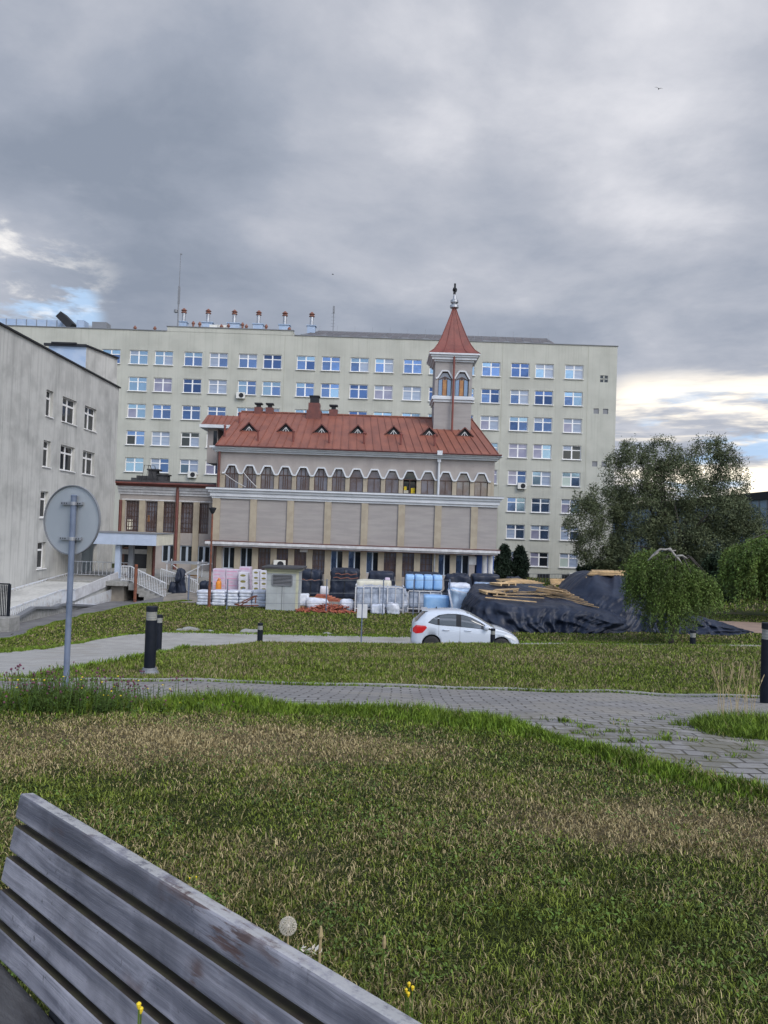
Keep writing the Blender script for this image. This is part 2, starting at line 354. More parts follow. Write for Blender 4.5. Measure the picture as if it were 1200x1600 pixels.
def strip(name, near, far, nu, nv, material, dz=.02, wob=.0, label=None):
    a, b = resample(near, nu), resample(far, nu)
    if wob:
        for q, sgn in ((a, -1), (b, 1)):
            for i in range(nu): q[i, 1] += sgn*wob*(mnoise.noise(Vector((q[i, 0]*1.3, q[i, 1]*1.3, 5.0)))+.6*mnoise.noise(Vector((q[i, 0]*4.7, q[i, 1]*4.0, 2.0))))
    t = np.linspace(0, 1, nv)[None, :, None]; g = a[:, None]*(1-t)+b[:, None]*t
    v = np.concatenate([g, ZG(g[..., 0], g[..., 1])[..., None]+dz], -1).reshape(-1, 3)
    i = np.arange(nu*nv).reshape(nu, nv); f = np.stack([i[:-1, :-1], i[1:, :-1], i[1:, 1:], i[:-1, 1:]], -1).reshape(-1, 4)
    o = raw(name, v, f, 4, material, smooth=True); tag(o, kind='structure'); return o, list(map(tuple, a))+list(map(tuple, b[::-1]))
# ================================================================== GROUND, ROADS, PATHS
def dryness(t):
    p = t.pos(); n1 = t.noise(p, .55, 4, .6); n2 = t.noise(p, 2.6, 4, .6)
    d = t.math('ADD', t.math('MULTIPLY', n1, .48), t.math('ADD', t.math('MULTIPLY', n2, .32), t.math('MULTIPLY', t.noise(p, 10.0, 4, .6), .20)))
    for (px, py), r, a in DRY:
        gx, gy = G(px, py); q = t.vm('MULTIPLY', t.vm('SUBTRACT', p, (gx, gy, 0)), (1/r[0], 1/r[1], 0))
        d = t.math('ADD', d, t.math('MULTIPLY', t.mr(t.vm('LENGTH', q), 1.0, 0.25), a))
    return d
DRY = [((120, 1165), (1.9, 1.1), .17), ((420, 1160), (1.8, .9), .18), ((850, 1270), (1.5, .8), .13), ((1080, 1300), (1.1, .55), .17), ((1000, 1210), (2.0, .45), .05),
       ((60, 1560), (.6, .6), -.1), ((960, 1450), (.9, .3), -.11), ((640, 1560), (.5, .25), .05), ((640, 1140), (2.6, .5), -.1), ((500, 1270), (1.3, .5), -.07),
       ((60, 1240), (.9, .35), -.14), ((1000, 1035), (9, 1.0), .06), ((500, 1022), (5, .7), .05), ((420, 1052), (4, .6), .03), ((760, 1060), (7, .8), -.06)]
def ground_mat():
    m = bpy.data.materials.new('turf'); m.use_nodes = True; t = NT(m.node_tree); b = m.node_tree.nodes['Principled BSDF']; p = t.pos()
    d = dryness(t); fn = t.noise(p, 26, 5, .7)
    c = t.mix(t.mr(fn, .35, .65), (.014, .020, .007), (.042, .052, .016))
    s = t.mix(t.mr(fn, .35, .65), (.060, .048, .028), (.15, .12, .068))
    c = t.mix(t.mr(t.math('ADD', d, t.math('MULTIPLY', t.math('SUBTRACT', fn, .5), .35)), .50, .66), c, s)
    t.l.new(c, b.inputs['Base Color']); b.inputs['Roughness'].default_value = .95; b.inputs['Specular IOR Level'].default_value = .1
    bp = t.new('ShaderNodeBump'); bp.inputs['Strength'].default_value = .8; bp.inputs['Distance'].default_value = .05
    t.set(bp, 'Height', t.noise(p, 14, 6, .7)); t.l.new(bp.outputs[0], b.inputs['Normal']); return m
M['turf'] = ground_mat()
xs = np.r_[-2500, -1200, -600, -300, -150, -90, np.arange(-60, -16, 1.5), np.arange(-16, 20, .3), np.arange(20, 62, 1.5), 90, 150, 300, 600, 1200, 2500]
ys = np.r_[-300, -60, -20, -8, np.arange(-3, 26, .22), np.arange(26, 60, .6), np.arange(60, 110, 2), 130, 160, 200, 300, 415, 700, 1300, 3000]
v, f = grid_mesh(xs, ys); tag(raw('ground', v, f, 4, 'turf', smooth=True), kind='structure')
def paver_mat(name, c1, c2, mortar, bw, bh, ms=.006, rot=0.0, weeds=.0, off=.5):
    m = bpy.data.materials.new(name); m.use_nodes = True; t = NT(m.node_tree); b = m.node_tree.nodes['Principled BSDF']; p = t.pos()
    wob = t.vm('SCALE', t.vm('SUBTRACT', t.noise(p, 1.1, 2, out=1), (.5, .5, .5)), .05)
    br = t.new('ShaderNodeTexBrick'); br.offset = off; t.set(br, 'Vector', t.mapping(t.vm('ADD', p, wob), rot=(0, 0, rot)))
    for k, x in (('Scale', 1.0), ('Brick Width', bw), ('Row Height', bh), ('Mortar Size', ms), ('Mortar Smooth', .25), ('Bias', 0.0)): t.set(br, k, x)
    t.set(br, 'Color1', c1); t.set(br, 'Color2', c2); t.set(br, 'Mortar', mortar)
    st = t.mr(t.noise(p, 1.2, 6, .65), .38, .68); c = t.mix(t.math('MULTIPLY', st, .5), br.outputs[0], tuple(x*.55 for x in c2))
    c = t.mix(t.math('MULTIPLY', t.mr(t.noise(p, .8, 3), .5, .62), .45), c, (.27, .25, .21))
    if weeds:
        wd = t.math('MULTIPLY', t.mr(t.noise(p, 2.2, 6, .7), .47, .57), t.mr(br.outputs[1], .05, .5, .55, 1.0))
        gx, gy = G(1010, 1160); q = t.vm('MULTIPLY', t.vm('SUBTRACT', p, (gx, gy, 0)), (.4, 1.0, 0))
        wd = t.math('MULTIPLY', wd, t.mr(t.vm('LENGTH', q), 1.7, .4)); c = t.mix(t.math('MULTIPLY', wd, weeds), c, (.085, .08, .04))
    t.l.new(c, b.inputs['Base Color']); b.inputs['Roughness'].default_value = .85; b.inputs['Specular IOR Level'].default_value = .3
    bp = t.new('ShaderNodeBump'); bp.inputs['Strength'].default_value = .9; bp.inputs['Distance'].default_value = .012
    t.set(bp, 'Height', t.math('SUBTRACT', t.math('MULTIPLY', t.noise(p, 25, 4), .3), br.outputs[1])); t.l.new(bp.outputs[0], b.inputs['Normal']); return m
M['pavers'] = paver_mat('grey_concrete_pavers', (.215, .21, .205), (.285, .275, .265), (.055, .05, .042), .24, .15, .011, .03, .9)
M['lightpave'] = paver_mat('light_concrete_pavers', (.36, .35, .33), (.42, .41, .385), (.24, .23, .21), .2, .1, .005)
M['asphalt'] = mat('old_asphalt', (.17, .17, .175), (.12, .12, .125), 1.4, .9, .5, 40, blotch=.3)
M['yard'] = mat('yard_gravel', (.26, .235, .20), (.17, .155, .135), 1.5, .95, .6, 15)
M['brownpath'] = mat('brown_clay_pavers', (.30, .21, .16), (.25, .18, .14), 1.5, .9, .3, 20)
M['kerb'] = mat('kerb_concrete', (.30, .30, .29), (.22, .22, .21), 5, .9, .3, 30)
near = [(-9.5, 6.9)]+[G(x, y) for x, y in ((0, 1103), (150, 1103), (300, 1106), (420, 1109), (520, 1112), (620, 1117), (700, 1124), (780, 1136), (860, 1156), (940, 1180), (1020, 1203), (1100, 1224), (1200, 1243))]+[(5.2, 5.0), (9, 3.2)]
far = [(-11, 9.9)]+[G(x, y) for x, y in ((0, 1066), (200, 1067), (400, 1070), (600, 1075), (800, 1081), (1000, 1087), (1200, 1094))]+[(8, 10.4), (14, 11.5)]
_, PATH1 = strip('paved_path', near, far, 260, 12, 'pavers', .018, .05)
rn = [(-26, 4), (-12, 7.6)]+[G(x, y) for x, y in ((0, 1063), (60, 1058), (110, 1050), (170, 1038), (215, 1029), (250, 1023))]+[(-4.6, 22.3), (-3.4, 23.9), (0, 25.7), (4, 26.7), (9, 26.6), (20, 25.6), (45, 22)]
rf = [(-30, 10), (-16, 14.2)]+[G(x, y) for x, y in ((0, 1022), (50, 1016), (100, 1009), (150, 1000), (190, 993), (250, 988.5), (320, 989), (400, 991), (520, 993.5), (640, 995.5))]+[(5, 31.6), (9, 31.4), (20, 31), (45, 29)]
_, ROAD = strip('access_road', rn, rf, 260, 10, 'lightpave', .024, .10)
# sunken kerb line on the far side of the paved path
kb = MB(); kl = resample(far, 160)
for i in range(0, 159):
    (x0, y0), (x1, y1) = kl[i], kl[i+1]; kb.bar((x0, y0+.04, zg(x0, y0)+.012), (x1, y1+.04, zg(x1, y1+.04)+.012), .06, .07)
tag(build('path_kerb', kb, 'kerb'), kind='structure')
an = [(-34, 23), (-22, 27)]+[G(x, y) for x, y in ((0, 1003), (45, 992), (85, 975), (140, 960), (190, 950), (240, 943), (300, 939))]
af = [(-38, 31), (-24, 35)]+[G(x, y) for x, y in ((0, 978), (40, 965), (90, 951), (140, 941), (185, 934), (230, 929), (300, 926))]
_, FOOT = strip('asphalt_footpath', an, af, 90, 8, 'asphalt', .02, .12)
yn = [G(x, y) for x, y in ((255, 940), (330, 945), (420, 949), (520, 953), (620, 958), (730, 962))]+[(8, 40.5), (12.2, 40.8), (13.5, 43)]
yf = [(-16.6, 59.5), (-6, 59.5), (9, 59.5), (13, 60), (14, 58)]
_, YARD = strip('yard_ground', yn, yf, 80, 24, 'yard', .03, .12)
bn = [(13.5, 36.5), (15, 36.8), (17.3, 35.2), (22, 31.5), (40, 28)]; bf = [(14.2, 40.0), (18, 40.3), (22, 38.5), (30, 36), (45, 34)]
_, BPATH = strip('brown_path', bn, bf, 40, 8, 'brownpath', .02, .06)
PAVED = [PATH1, ROAD, FOOT, YARD, BPATH]
# ================================================================== GRASS
def pnoise(x, y, s, o=0.0):      # cheap smooth field for sampling masks
    return (np.sin(x*s*1.3+o+1.7*np.sin(y*s*.9+o))+np.sin(y*s*1.7-o*2+1.3*np.sin(x*s*1.1))+np.sin((x+y)*s*.8+o*3))/3
def blades(X, Y, h, wd, lean, zoff=0.0, Z=None):
    n = len(X); Z = (ZG(X, Y) if Z is None else Z)+zoff; a = rng.uniform(0, 2*np.pi, n); la = rng.uniform(0, 2*np.pi, n)
    dx, dy = np.cos(a)*wd/2, np.sin(a)*wd/2; lx, ly = np.cos(la)*lean*h, np.sin(la)*lean*h
    hz = h*np.sqrt(np.clip(1-lean**2*.8, .03, 1))
    V = np.empty((n, 5, 3)); V[:, 0] = np.stack([X-dx, Y-dy, Z-.01], 1); V[:, 1] = np.stack([X+dx, Y+dy, Z-.01], 1)
    mx, my, mz = X+lx*.35, Y+ly*.35, Z+hz*.62
    V[:, 2] = np.stack([mx+dx*.8, my+dy*.8, mz], 1); V[:, 3] = np.stack([mx-dx*.8, my-dy*.8, mz], 1)
    V[:, 4] = np.stack([X+lx, Y+ly, Z+hz], 1)
    i = np.arange(n)[:, None]*5; Fc = np.concatenate([i+[0, 1, 2], i+[0, 2, 3], i+[3, 2, 4]], 1).reshape(-1, 3)
    return V.reshape(-1, 3), Fc
def grass_mat(name, g1, g2, straw, smax, thr):
    m = bpy.data.materials.new(name); m.use_nodes = True; t = NT(m.node_tree); b = m.node_tree.nodes['Principled BSDF']
    r = t.new('ShaderNodeNewGeometry').outputs['Random Per Island']; r2 = t.math('FRACT', t.math('MULTIPLY', r, 37.7)); r3 = t.math('FRACT', t.math('MULTIPLY', r, 311.3))
    c = t.mix(r2, g1, g2); s = t.mix(r3, straw, smax)
    f = t.mr(t.math('ADD', dryness(t), t.math('MULTIPLY', t.math('SUBTRACT', r, .5), .42)), thr, thr+.05)
    pn = t.math('ADD', t.math('MULTIPLY', t.noise(t.pos(), 3.5, 5, .65), .5), t.math('MULTIPLY', t.noise(t.pos(), 19, 3, .6), .5)); hs = t.new('ShaderNodeHueSaturation'); t.set(hs, 'Color', c); t.set(hs, 'Value', t.mr(pn, .38, .62, .48, 1.5)); c = hs.outputs[0]
    c = t.mix(f, c, s); t.l.new(c, b.inputs['Base Color']); b.inputs['Roughness'].default_value = .6; b.inputs['Specular IOR Level'].default_value = .25
    return m
M['blade'] = grass_mat('mown_grass_blades', (.040, .062, .008), (.19, .235, .036), (.14, .108, .045), (.48, .395, .21), .538)
M['blade_far'] = grass_mat('lawn_blades', (.060, .092, .010), (.185, .24, .036), (.16, .13, .065), (.36, .30, .17), .585)
M['tall'] = grass_mat('long_grass_blades', (.070, .125, .010), (.17, .25, .030), (.20, .16, .07), (.36, .30, .15), .70)
def sample(d0, d1, n, ang=42, p=.5):    # points in a fan, density falling with distance
    u = rng.uniform(0, 1, n); d = (d0**p+(d1**p-d0**p)*u)**(1/p); a = np.radians(rng.uniform(-ang, ang, n)); return d*np.sin(a), d*np.cos(a), d
def clear(X, Y, polys, wob=.06):
    k = np.ones(len(X), bool); wx = X+wob*pnoise(X, Y, 9); wy = Y+wob*pnoise(Y, X, 11, 2.)
    for q in polys: k &= ~inpoly(wx, wy, q)
    return k
VV, FF, off = [], [], 0
def addb(v, f):
    global off
    VV.append(v); FF.append(f+off); off += len(v)
# mown foreground lawn: short blades plus flat clippings
X, Y, d = sample(.75, 11.2, 520000); k = clear(X, Y, PAVED, .04); X, Y, d = X[k], Y[k], d[k]; n = len(X)
clump = .5+.5*pnoise(X, Y, 6.0)+.35*pnoise(X, Y, 17., 3.)
h = rng.gamma(4, .0080, n)*(.25+.85*np.clip(clump, 0, 1.4)**1.4); h = np.clip(h, .006, .07)*.62
addb(*blades(X, Y, h, (.0018+.0009*d)*rng.uniform(.6, 1.6, n), rng.uniform(.3, 1.05, n)))
X, Y, d = sample(.75, 9, 200000); k = clear(X, Y, PAVED, .04); X, Y, d = X[k], Y[k], d[k]; n = len(X)
addb(*blades(X, Y, rng.uniform(.010, .042, n)*rng.uniform(.5, 1.1, n), .0016+.0007*d, rng.uniform(.95, 1.05, n), rng.uniform(.003, .022, n)))
raw_g = raw('grass', np.concatenate(VV), np.concatenate(FF), 3, 'blade'); tag(raw_g, 'mown lawn grass with dry clippings covering the near slope', 'grass', kind='stuff')
VV, FF, off = [], [], 0
X, Y, d = sample(9.6, 24, 300000, 36, 1.0); k = clear(X, Y, PAVED, .1); X, Y, d = X[k], Y[k], d[k]; n = len(X)
addb(*blades(X, Y, rng.gamma(7, .0055, n)*(1+.3*pnoise(X, Y, 2.)), .006+.0007*d, rng.uniform(.1, .8, n)))
X, Y, d = sample(23, 48, 170000, 36, 1.3); k = clear(X, Y, PAVED, .15); X, Y, d = X[k], Y[k], d[k]; n = len(X)
addb(*blades(X, Y, rng.gamma(7, .008, n)*(1+.4*pnoise(X, Y, 1.)), .018+.0008*d, rng.uniform(.1, .8, n)))
X, Y, d = sample(50, 95, 50000, 36, 1.3); k = clear(X, Y, PAVED, .15) & (X > 12); X, Y, d = X[k], Y[k], d[k]; n = len(X)
addb(*blades(X, Y, rng.gamma(7, .02, n), .08, rng.uniform(.1, .8, n)))
tag(raw('lawn_grass', np.concatenate(VV), np.concatenate(FF), 3, 'blade_far'), 'short lawn grass between the paths and the yard', 'grass', kind='stuff')
# unmown verge along the near edge of the paved path, along the road edges, and the tuft by the right bollard
VV, FF, off = [], [], 0
nl = resample(near, 700)
i = rng.integers(25, 690, 62000); t_ = rng.gamma(2.0, .085, len(i)); X = nl[i, 0]+rng.normal(0, .03, len(i)); Y = nl[i, 1]-t_*(1.0+.5*pnoise(nl[i, 0], nl[i, 1], 1.5))+.07
n = len(X); hh = (.035+.10*np.clip(1-t_/.5, 0, 1))*rng.uniform(.5, 1.35, n)*(1+.45*pnoise(X, Y, 3.))*np.where(X < -1.8, 1.25, np.where(X > 1, .8, 1))
addb(*blades(X, Y, hh, rng.uniform(.006, .012, n), rng.uniform(.1, .75, n)))
for pl, wdt, hb in ((far, .10, .06), (rn[2:], .2, .10), (rf[2:], .2, .10), (an[2:], .2, .09)):
    q = resample(pl, 900); i = rng.integers(0, 900, 16000); s_ = 1 if pl in (far, rf) else -1
    X = q[i, 0]+rng.normal(0, .05, len(i)); Y = q[i, 1]+s_*np.abs(rng.normal(0, wdt, len(i)))-.03*s_; n = len(X)
    addb(*blades(X, Y, hb*rng.uniform(.4, 1.3, n)*(1+.5*pnoise(X, Y, 2.)), .005+.0011*Y, rng.uniform(.1, .8, n)))
def tuft(cx_, cy_, rx, ry, n, h0, h1, zo=0):
    a = rng.uniform(0, 2*np.pi, n); r_ = np.sqrt(rng.uniform(0, 1, n)); X = cx_+rx*r_*np.cos(a); Y = cy_+ry*r_*np.sin(a)
    addb(*blades(X, Y, rng.uniform(h0, h1, n)*(1.1-.5*r_), .008, rng.uniform(.2, .85, n), zo))
gx, gy = G(1185, 1150); tuft(gx+.1, gy+.15, .62, .45, 5000, .1, .24); tuft(gx-.25, gy-.05, .3, .2, 900, .06, .14)
for _ in range(70):        # weeds rooted in the paving joints
    px, py = random.uniform(760, 1195), random.uniform(1120, 1205)
    x, y = G(px, py)
    if inpoly(np.array([x]), np.array([y]), PATH1)[0] and random.random() < (1.0 if py > 1115+(1200-px)*.02 else .4): tuft(x, y, .09, .05, random.randint(8, 45), .02, .07, .01)
for px, py, s_ in ((1063, 1137, 1.0), (980, 1163, .8), (1040, 1160, .7), (880, 1130, .6)): x, y = G(px, py); tuft(x, y, .10*s_, .06*s_, 70, .05, .13*s_, .01)
tag(raw('verge_grass', np.concatenate(VV), np.concatenate(FF), 3, 'tall'), 'long bright green grass fringing the path and road edges', 'grass', kind='stuff')
# broad-leaved rosettes and clover in the near turf
VV, FF, off = [], [], 0
X, Y, d = sample(1.2, 8, 16000, 38); k = (pnoise(X, Y, 3.2, 1.)+.5*pnoise(X, Y, 9., 4.) > .1) & clear(X, Y, PAVED); X, Y = X[k], Y[k]
vs, fs = [], []
for x, y in zip(X, Y):
    z = zg(x, y)+.02
    for q in range(random.randint(2, 5)):
        a = random.uniform(0, 6.28); L = random.uniform(.008, .020); wv = L*random.uniform(.22, .42); ca, sa = math.cos(a), math.sin(a); o = len(vs); up_ = random.uniform(.1, .8)*L; sx, sy = x+random.uniform(-.03, .03), y+random.uniform(-.03, .03)
        vs += [(sx, sy, z), (sx+ca*L*.5-sa*wv, sy+sa*L*.5+ca*wv, z+up_*.6), (sx+ca*L, sy+sa*L, z+up_), (sx+ca*L*.5+sa*wv, sy+sa*L*.5-ca*wv, z+up_*.6)]; fs.append((o, o+1, o+2, o+3))
tag(raw('clover_leaves', vs, fs, 4, 'weed'), 'small broad weed leaves scattered through the near lawn', 'weeds', kind='stuff')
# the flowering strip round the foot of the sign post
def weed_plant(vl, x, y, h, n, sl=.05):
    z = zg(x, y); top = Vector((x+random.gauss(0, h*.18), y+random.gauss(0, h*.18), z+h)); b = Vector((x, y, z-.02))
    vl['stem'].append((b, top))
    for _ in range(n):
        t = random.uniform(.05, .95); p = b.lerp(top, t); a = random.uniform(0, 6.28); L = sl*random.uniform(.5, 1.2)*(1.1-t*.6); dv = Vector((math.cos(a), math.sin(a), random.uniform(-.1, .8))).normalized()
        sd_ = dv.cross(Vector((0, 0, 1))).normalized()*L*.2; vl['leaf'].append((p, p+dv*L*.5+sd_, p+dv*L, p+dv*L*.5-sd_))
    return top
vl = {'stem': [], 'leaf': []}; heads, yel = [], []
for _ in range(620):
    px = random.choice((random.uniform(-60, 190), random.gauss(110, 60), random.uniform(-60, 420))); py = random.uniform(1092, 1117)
    x, y = G(px, py); edge = max(.25, 1-max(0, px-200)/300); h = random.uniform(.08, .24)*edge*(1+.5*math.exp(-((px-95)/50)**2))
    tp = weed_plant(vl, x, y, h, random.randint(10, 22))
    if random.random() < .33: heads.append((tp, random.uniform(.006, .010)))
    elif random.random() < .12: yel.append((tp, .010))
for px, hh_ in [(x_, random.uniform(.2, .36)) for x_ in (150, 165, 178, 186, 196, 205, 212, 120, 135, 95, 88, 72, 55, 280, 272, 290, 40, 25, 15)]:
    x, y = G(px, 1104); tp = weed_plant(vl, x, y, hh_, 14, .04); heads.append((tp, .011)); 
    for _ in range(3): heads.append((tp+Vector((random.gauss(0, .04), random.gauss(0, .02), random.uniform(-.07, .01))), .009))
mb = MB()
for a, b in vl['stem']: mb.tube([a, b], [.004, .002], 3)
for q in vl['leaf']: mb.add(q, [(0, 1, 2, 3)])
for c, r_ in heads: mb.lathe((c.x, c.y, c.z), [(r_*.3, -r_), (r_, -.2*r_), (r_*.8, r_*.7), (r_*.2, r_)], 6, 1)
for c, r_ in yel: mb.lathe((c.x, c.y, c.z), [(r_*.2, -.004), (r_, 0), (r_*.3, .006)], 6, 2)
tag(build('flowering_weeds', mb, ['weed', 'clover', 'yellow']), 'tangle of purple clover and yellow flowers at the sign post foot', 'weeds', kind='stuff')
mb = MB()
for _ in range(26):
    x, y = G(random.uniform(1120, 1178), random.uniform(1128, 1140)); z = zg(x, y); h = random.uniform(.3, .62); lx = random.uniform(-.13, .12)
    mb.tube([(x, y, z), (x+lx*.3, y, z+h*.6), (x+lx, y+.02, z+h)], [.0022, .002, .0012], 3)
    mb.tube([(x+lx*.75, y+.015, z+h*.86), (x+lx, y+.02, z+h*1.02)], [.006, .002], 4)
tag(build('dry_grass_stalks', mb, 'seed'), 'tall dry seed stalks rising from the tuft by the right bollard', 'grass', kind='stuff')
# ================================================================== BUILDINGS
def wall_holes(mb, u0, u1, z0, z1, rects, mp, depth, mi=0, mi_rev=None):
    us = sorted({u0, u1, *[r_[0] for r_ in rects], *[r_[1] for r_ in rects]}); zs = sorted({z0, z1, *[r_[2] for r_ in rects], *[r_[3] for r_ in rects]})
    us = [u for u in us if u0 <= u <= u1]; zs = [z for z in zs if z0 <= z <= z1]
    for j in range(len(zs)-1):
        run = None
        for i in range(len(us)):
            hole = True
            if i < len(us)-1:
                c, e = (us[i]+us[i+1])/2, (zs[j]+zs[j+1])/2; hole = any(a < c < b and p < e < q for a, b, p, q in rects)
            if not hole and run is None: run = us[i]
            if hole and run is not None:
                mb.add([mp(run, 0, zs[j]), mp(us[i], 0, zs[j]), mp(us[i], 0, zs[j+1]), mp(run, 0, zs[j+1])], [(0, 1, 2, 3)], mi); run = None
    for a, b, p, q in rects:
        o = [mp(a, 0, p), mp(b, 0, p), mp(b, 0, q), mp(a, 0, q)]; i_ = [mp(a, depth, p), mp(b, depth, p), mp(b, depth, q), mp(a, depth, q)]
        mb.add(o+i_, [(0, 1, 5, 4), (1, 2, 6, 5), (2, 3, 7, 6), (3, 0, 4, 7)], mi if mi_rev is None else mi_rev)
GL = ['g_blue', 'g_pale', 'g_blind', 'g_mauve', 'g_dark', 'g_green', 'g_deep']
# ------------------------------------------------------------------ hospital slab block, facade plane y = 94
HY = 94.0; HB = 0
hosp = thing('hospital_building', 'long cream eight storey hospital block with rows of blue windows', 'building', (0, HY, -5.5))
cols = [-38.6, -35.3, -31.92, -28.83, -25.21, -22.08, -18.48, -15.47, -11.35, -8.27, -4.74, -1.70, 1.80, 5.00, 8.30, 11.45, 15.03, 18.02, 21.66]
vis = {0: range(1, 19), 1: range(2, 19), 2: range(2, 19), 3: [2, 3, 4, 5, 14, 15, 16, 17, 18], 4: [2, 3, 4, 5, 15, 16, 17, 18], 5: [15, 16, 17, 18], 6: [15, 16, 17, 18], 7: [14, 15, 16, 17, 18]}
W_, H_ = 2.25, 1.74; rects = []
for k, cs in vis.items():
    zt = 20.93-3.31*k
    for c in cs: rects.append((cols[c], cols[c]+W_, zt-H_, zt, k, c))
small = [(26.0, 26.95, 18.9, 19.75, 'v'), (25.3, 25.95, 15.0, 15.65, 'p'), (26.45, 27.1, 15.0, 15.65, 'p'), (25.3, 25.95, 8.5, 9.15, 'p'), (26.45, 27.1, 8.5, 9.15, 'p')]
mp = lambda u, d, z: (u, HY+d, z)
wb = MB(); wall_holes(wb, -60, 28.03, -6.2, 23.38, [r_[:4] for r_ in rects]+[s_[:4] for s_ in small], mp, .22)
wb.add([(-60, HY, 23.38), (28.03, HY, 23.38), (28.03, HY+15, 23.38), (-60, HY+15, 23.38), (-60, HY+15, -6.2), (28.03, HY+15, -6.2), (28.03, HY, -6.2), (-60, HY, -6.2)],
       [(0, 1, 2, 3), (3, 2, 5, 4), (1, 6, 5, 2), (0, 3, 4, 7)])
wb.box((-27.4, HY-.03, 23.382), (-11.9, HY+14, 23.95)); build('wall', wb, 'plaster', hosp)
jm = mat('joint_tone', (.33, .33, .27), None)  # joint strips, a darker tone than the plaster
for x in (-12.9, 24.45, 13.9): j = MB(); j.box((x, HY-.012, -5.6), (x+.05, HY+.0, 23.3)); build('expansion_joint', j, jm, hosp)
cp_ = MB(); cp_.box((-60, HY-.10, 23.384), (-27.45, HY+.35, 23.47)); cp_.box((-27.5, HY-.12, 23.952), (-11.8, HY+.35, 24.04)); cp_.box((-11.75, HY-.10, 23.384), (28.13, HY+.35, 23.47)); cp_.box((27.9, HY+.35, 23.384), (28.13, HY+15, 23.47))
build('parapet_capping', cp_, 'midgrey', hosp)
pvar = {}
def win_meshes():       # shared meshes, local to the window's lower left corner
    f = MB(); t = .085; W, H = W_, H_
    f.box((0, 0, 0), (t, .07, H)); f.box((W-t, 0, 0), (W, .07, H)); f.box((t, 0, 0), (W-t, .07, t)); f.box((t, 0, H-t), (W-t, .07, H))
    f.box((W/2-.08, -.004, t), (W/2+.08, .066, H-t)); f.box((t, 0.002, H*.66-.05), (W/2-.08, .065, H*.66+.05)); f.box((W/2+.08, .002, H*.66-.05), (W-t, .065, H*.66+.05))
    return f
fm = build('window', win_meshes(), 'pvc', None).data; tmp = bpy.data.objects['window']; bpy.data.objects.remove(tmp)
sm = MB(); sm.box((-.08, -.30, -.07), (W_+.08, .05, 0.0)); so = build('sill', sm, 'pvc', None); sillm = so.data; bpy.data.objects.remove(so)
def pane_mesh(q):       # four lights: lower left, lower right, upper left, upper right; each very slightly out of plane
    p = MB(); W, H = W_, H_; zs = [(.07, H*.66), (H*.66, H-.07)]; mats = sorted(set(q))
    for r_ in range(2):
        for c in range(2):
            x0, x1 = (.07, W/2) if c == 0 else (W/2, W-.07); z0, z1 = zs[r_]; e = rng.uniform(-.012, .012, 2)
            p.add([(x0, .04+e[0], z0), (x1, .04-e[0], z0), (x1, .04-e[0]+e[1], z1), (x0, .04+e[0]+e[1], z1)], [(0, 1, 2, 3)], mats.index(q[r_*2+c]))
    o = build('pane', p, mats, None); me = o.data; bpy.data.objects.remove(o); return me
import itertools
def pane_for(k, c):
    rr = random.Random(k*31+c*7+3)
    if k <= 2 and c >= 4: base = rr.choices(['g_blue', 'g_pale', 'g_blind', 'g_mauve', 'g_deep'], [5, 5, 3, 2 if k else 1, 3])[0]
    elif c <= 5: base = rr.choices(['g_mauve', 'g_blind', 'g_pale', 'g_blue', 'g_dark'], [3, 4, 4, 2, 1])[0]
    else: base = rr.choices(['g_mauve', 'g_blind', 'g_green', 'g_dark', 'g_blue', 'g_pale'], [5, 3, 2, 3, 2, 1.5])[0]
    alt = rr.choice([base, base, 'g_pale', 'g_blue', 'g_blind', 'g_dark' if k > 4 else 'g_deep'])
    tp = rr.choice([base, base, 'g_blind', 'g_green' if k > 5 else 'g_pale', alt])
    return (base, alt, tp, rr.choice([tp, alt]))
for (x0, x1, z0, z1, k, c) in rects:
    o = bpy.data.objects.new('window', fm); COL.objects.link(o); o.parent = hosp; o.location = (x0, .13, z0+5.5)
    q = pane_for(k, c)
    if q not in pvar: pvar[q] = pane_mesh(q)
    p = bpy.data.objects.new('pane', pvar[q]); COL.objects.link(p); p.parent = o
    s_ = bpy.data.objects.new('sill', sillm); COL.objects.link(s_); s_.parent = o
for x0, x1, z0, z1, kd in small:
    f = MB(); f.box((x0, HY+.10, z0), (x1, HY+.14, z1))
    if kd == 'v': o = build('window', f, 'g_dark', hosp); g = MB(); g.box((x0, HY+.06, (z0+z1)/2-.05), (x1, HY+.098, (z0+z1)/2+.05)); g.box(((x0+x1)/2-.06, HY+.06, z0), ((x0+x1)/2+.06, HY+.095, z1)); build('frame', g, 'plaster', o)
    else:
        o = build('vent_grille', f, 'midgrey', hosp)
dp = MB()
for x in (-14.0+.6, -20.4): dp.tube([(x, HY-.14, 23.2), (x, HY-.14, -5.2)], .07, 6)
# solar / sheet roof screen on the right half
rsx = MB(); rsx.add([(-11.6, HY+.6, 23.55), (20.6, HY+.6, 23.55), (20.1, HY+3.6, 24.95), (-9.2, HY+3.6, 24.95), (-11.6, HY+3.6, 23.5), (20.6, HY+3.6, 23.5)], [(0, 1, 2, 3), (0, 3, 4), (1, 5, 2), (3, 2, 5, 4)])
for i in range(30): rsx.bar((-10.6+i*1.05, HY+.58, 23.57), (-9.6+i*1.02, HY+3.6, 24.99), .05, .05, 1)
for i in range(13): rsx.box((-11+i*2.5, HY+.3, 23.47), (-10.2+i*2.5, HY+.55, 23.66), 1)
for zf in (.25, .5, .75): rsx.bar((-11.2+zf*2, HY+.55+zf*3, 23.58+zf*1.4), (20.5-zf*.4, HY+.55+zf*3, 23.58+zf*1.4), .04, .04, 1)
rsx.bar((-9.2, HY+3.6, 24.98), (20.1, HY+3.6, 24.98), .08, .08, 1)
build('roof_panel_array', rsx, ['solar', 'midgrey'], hosp)
rd = MB()
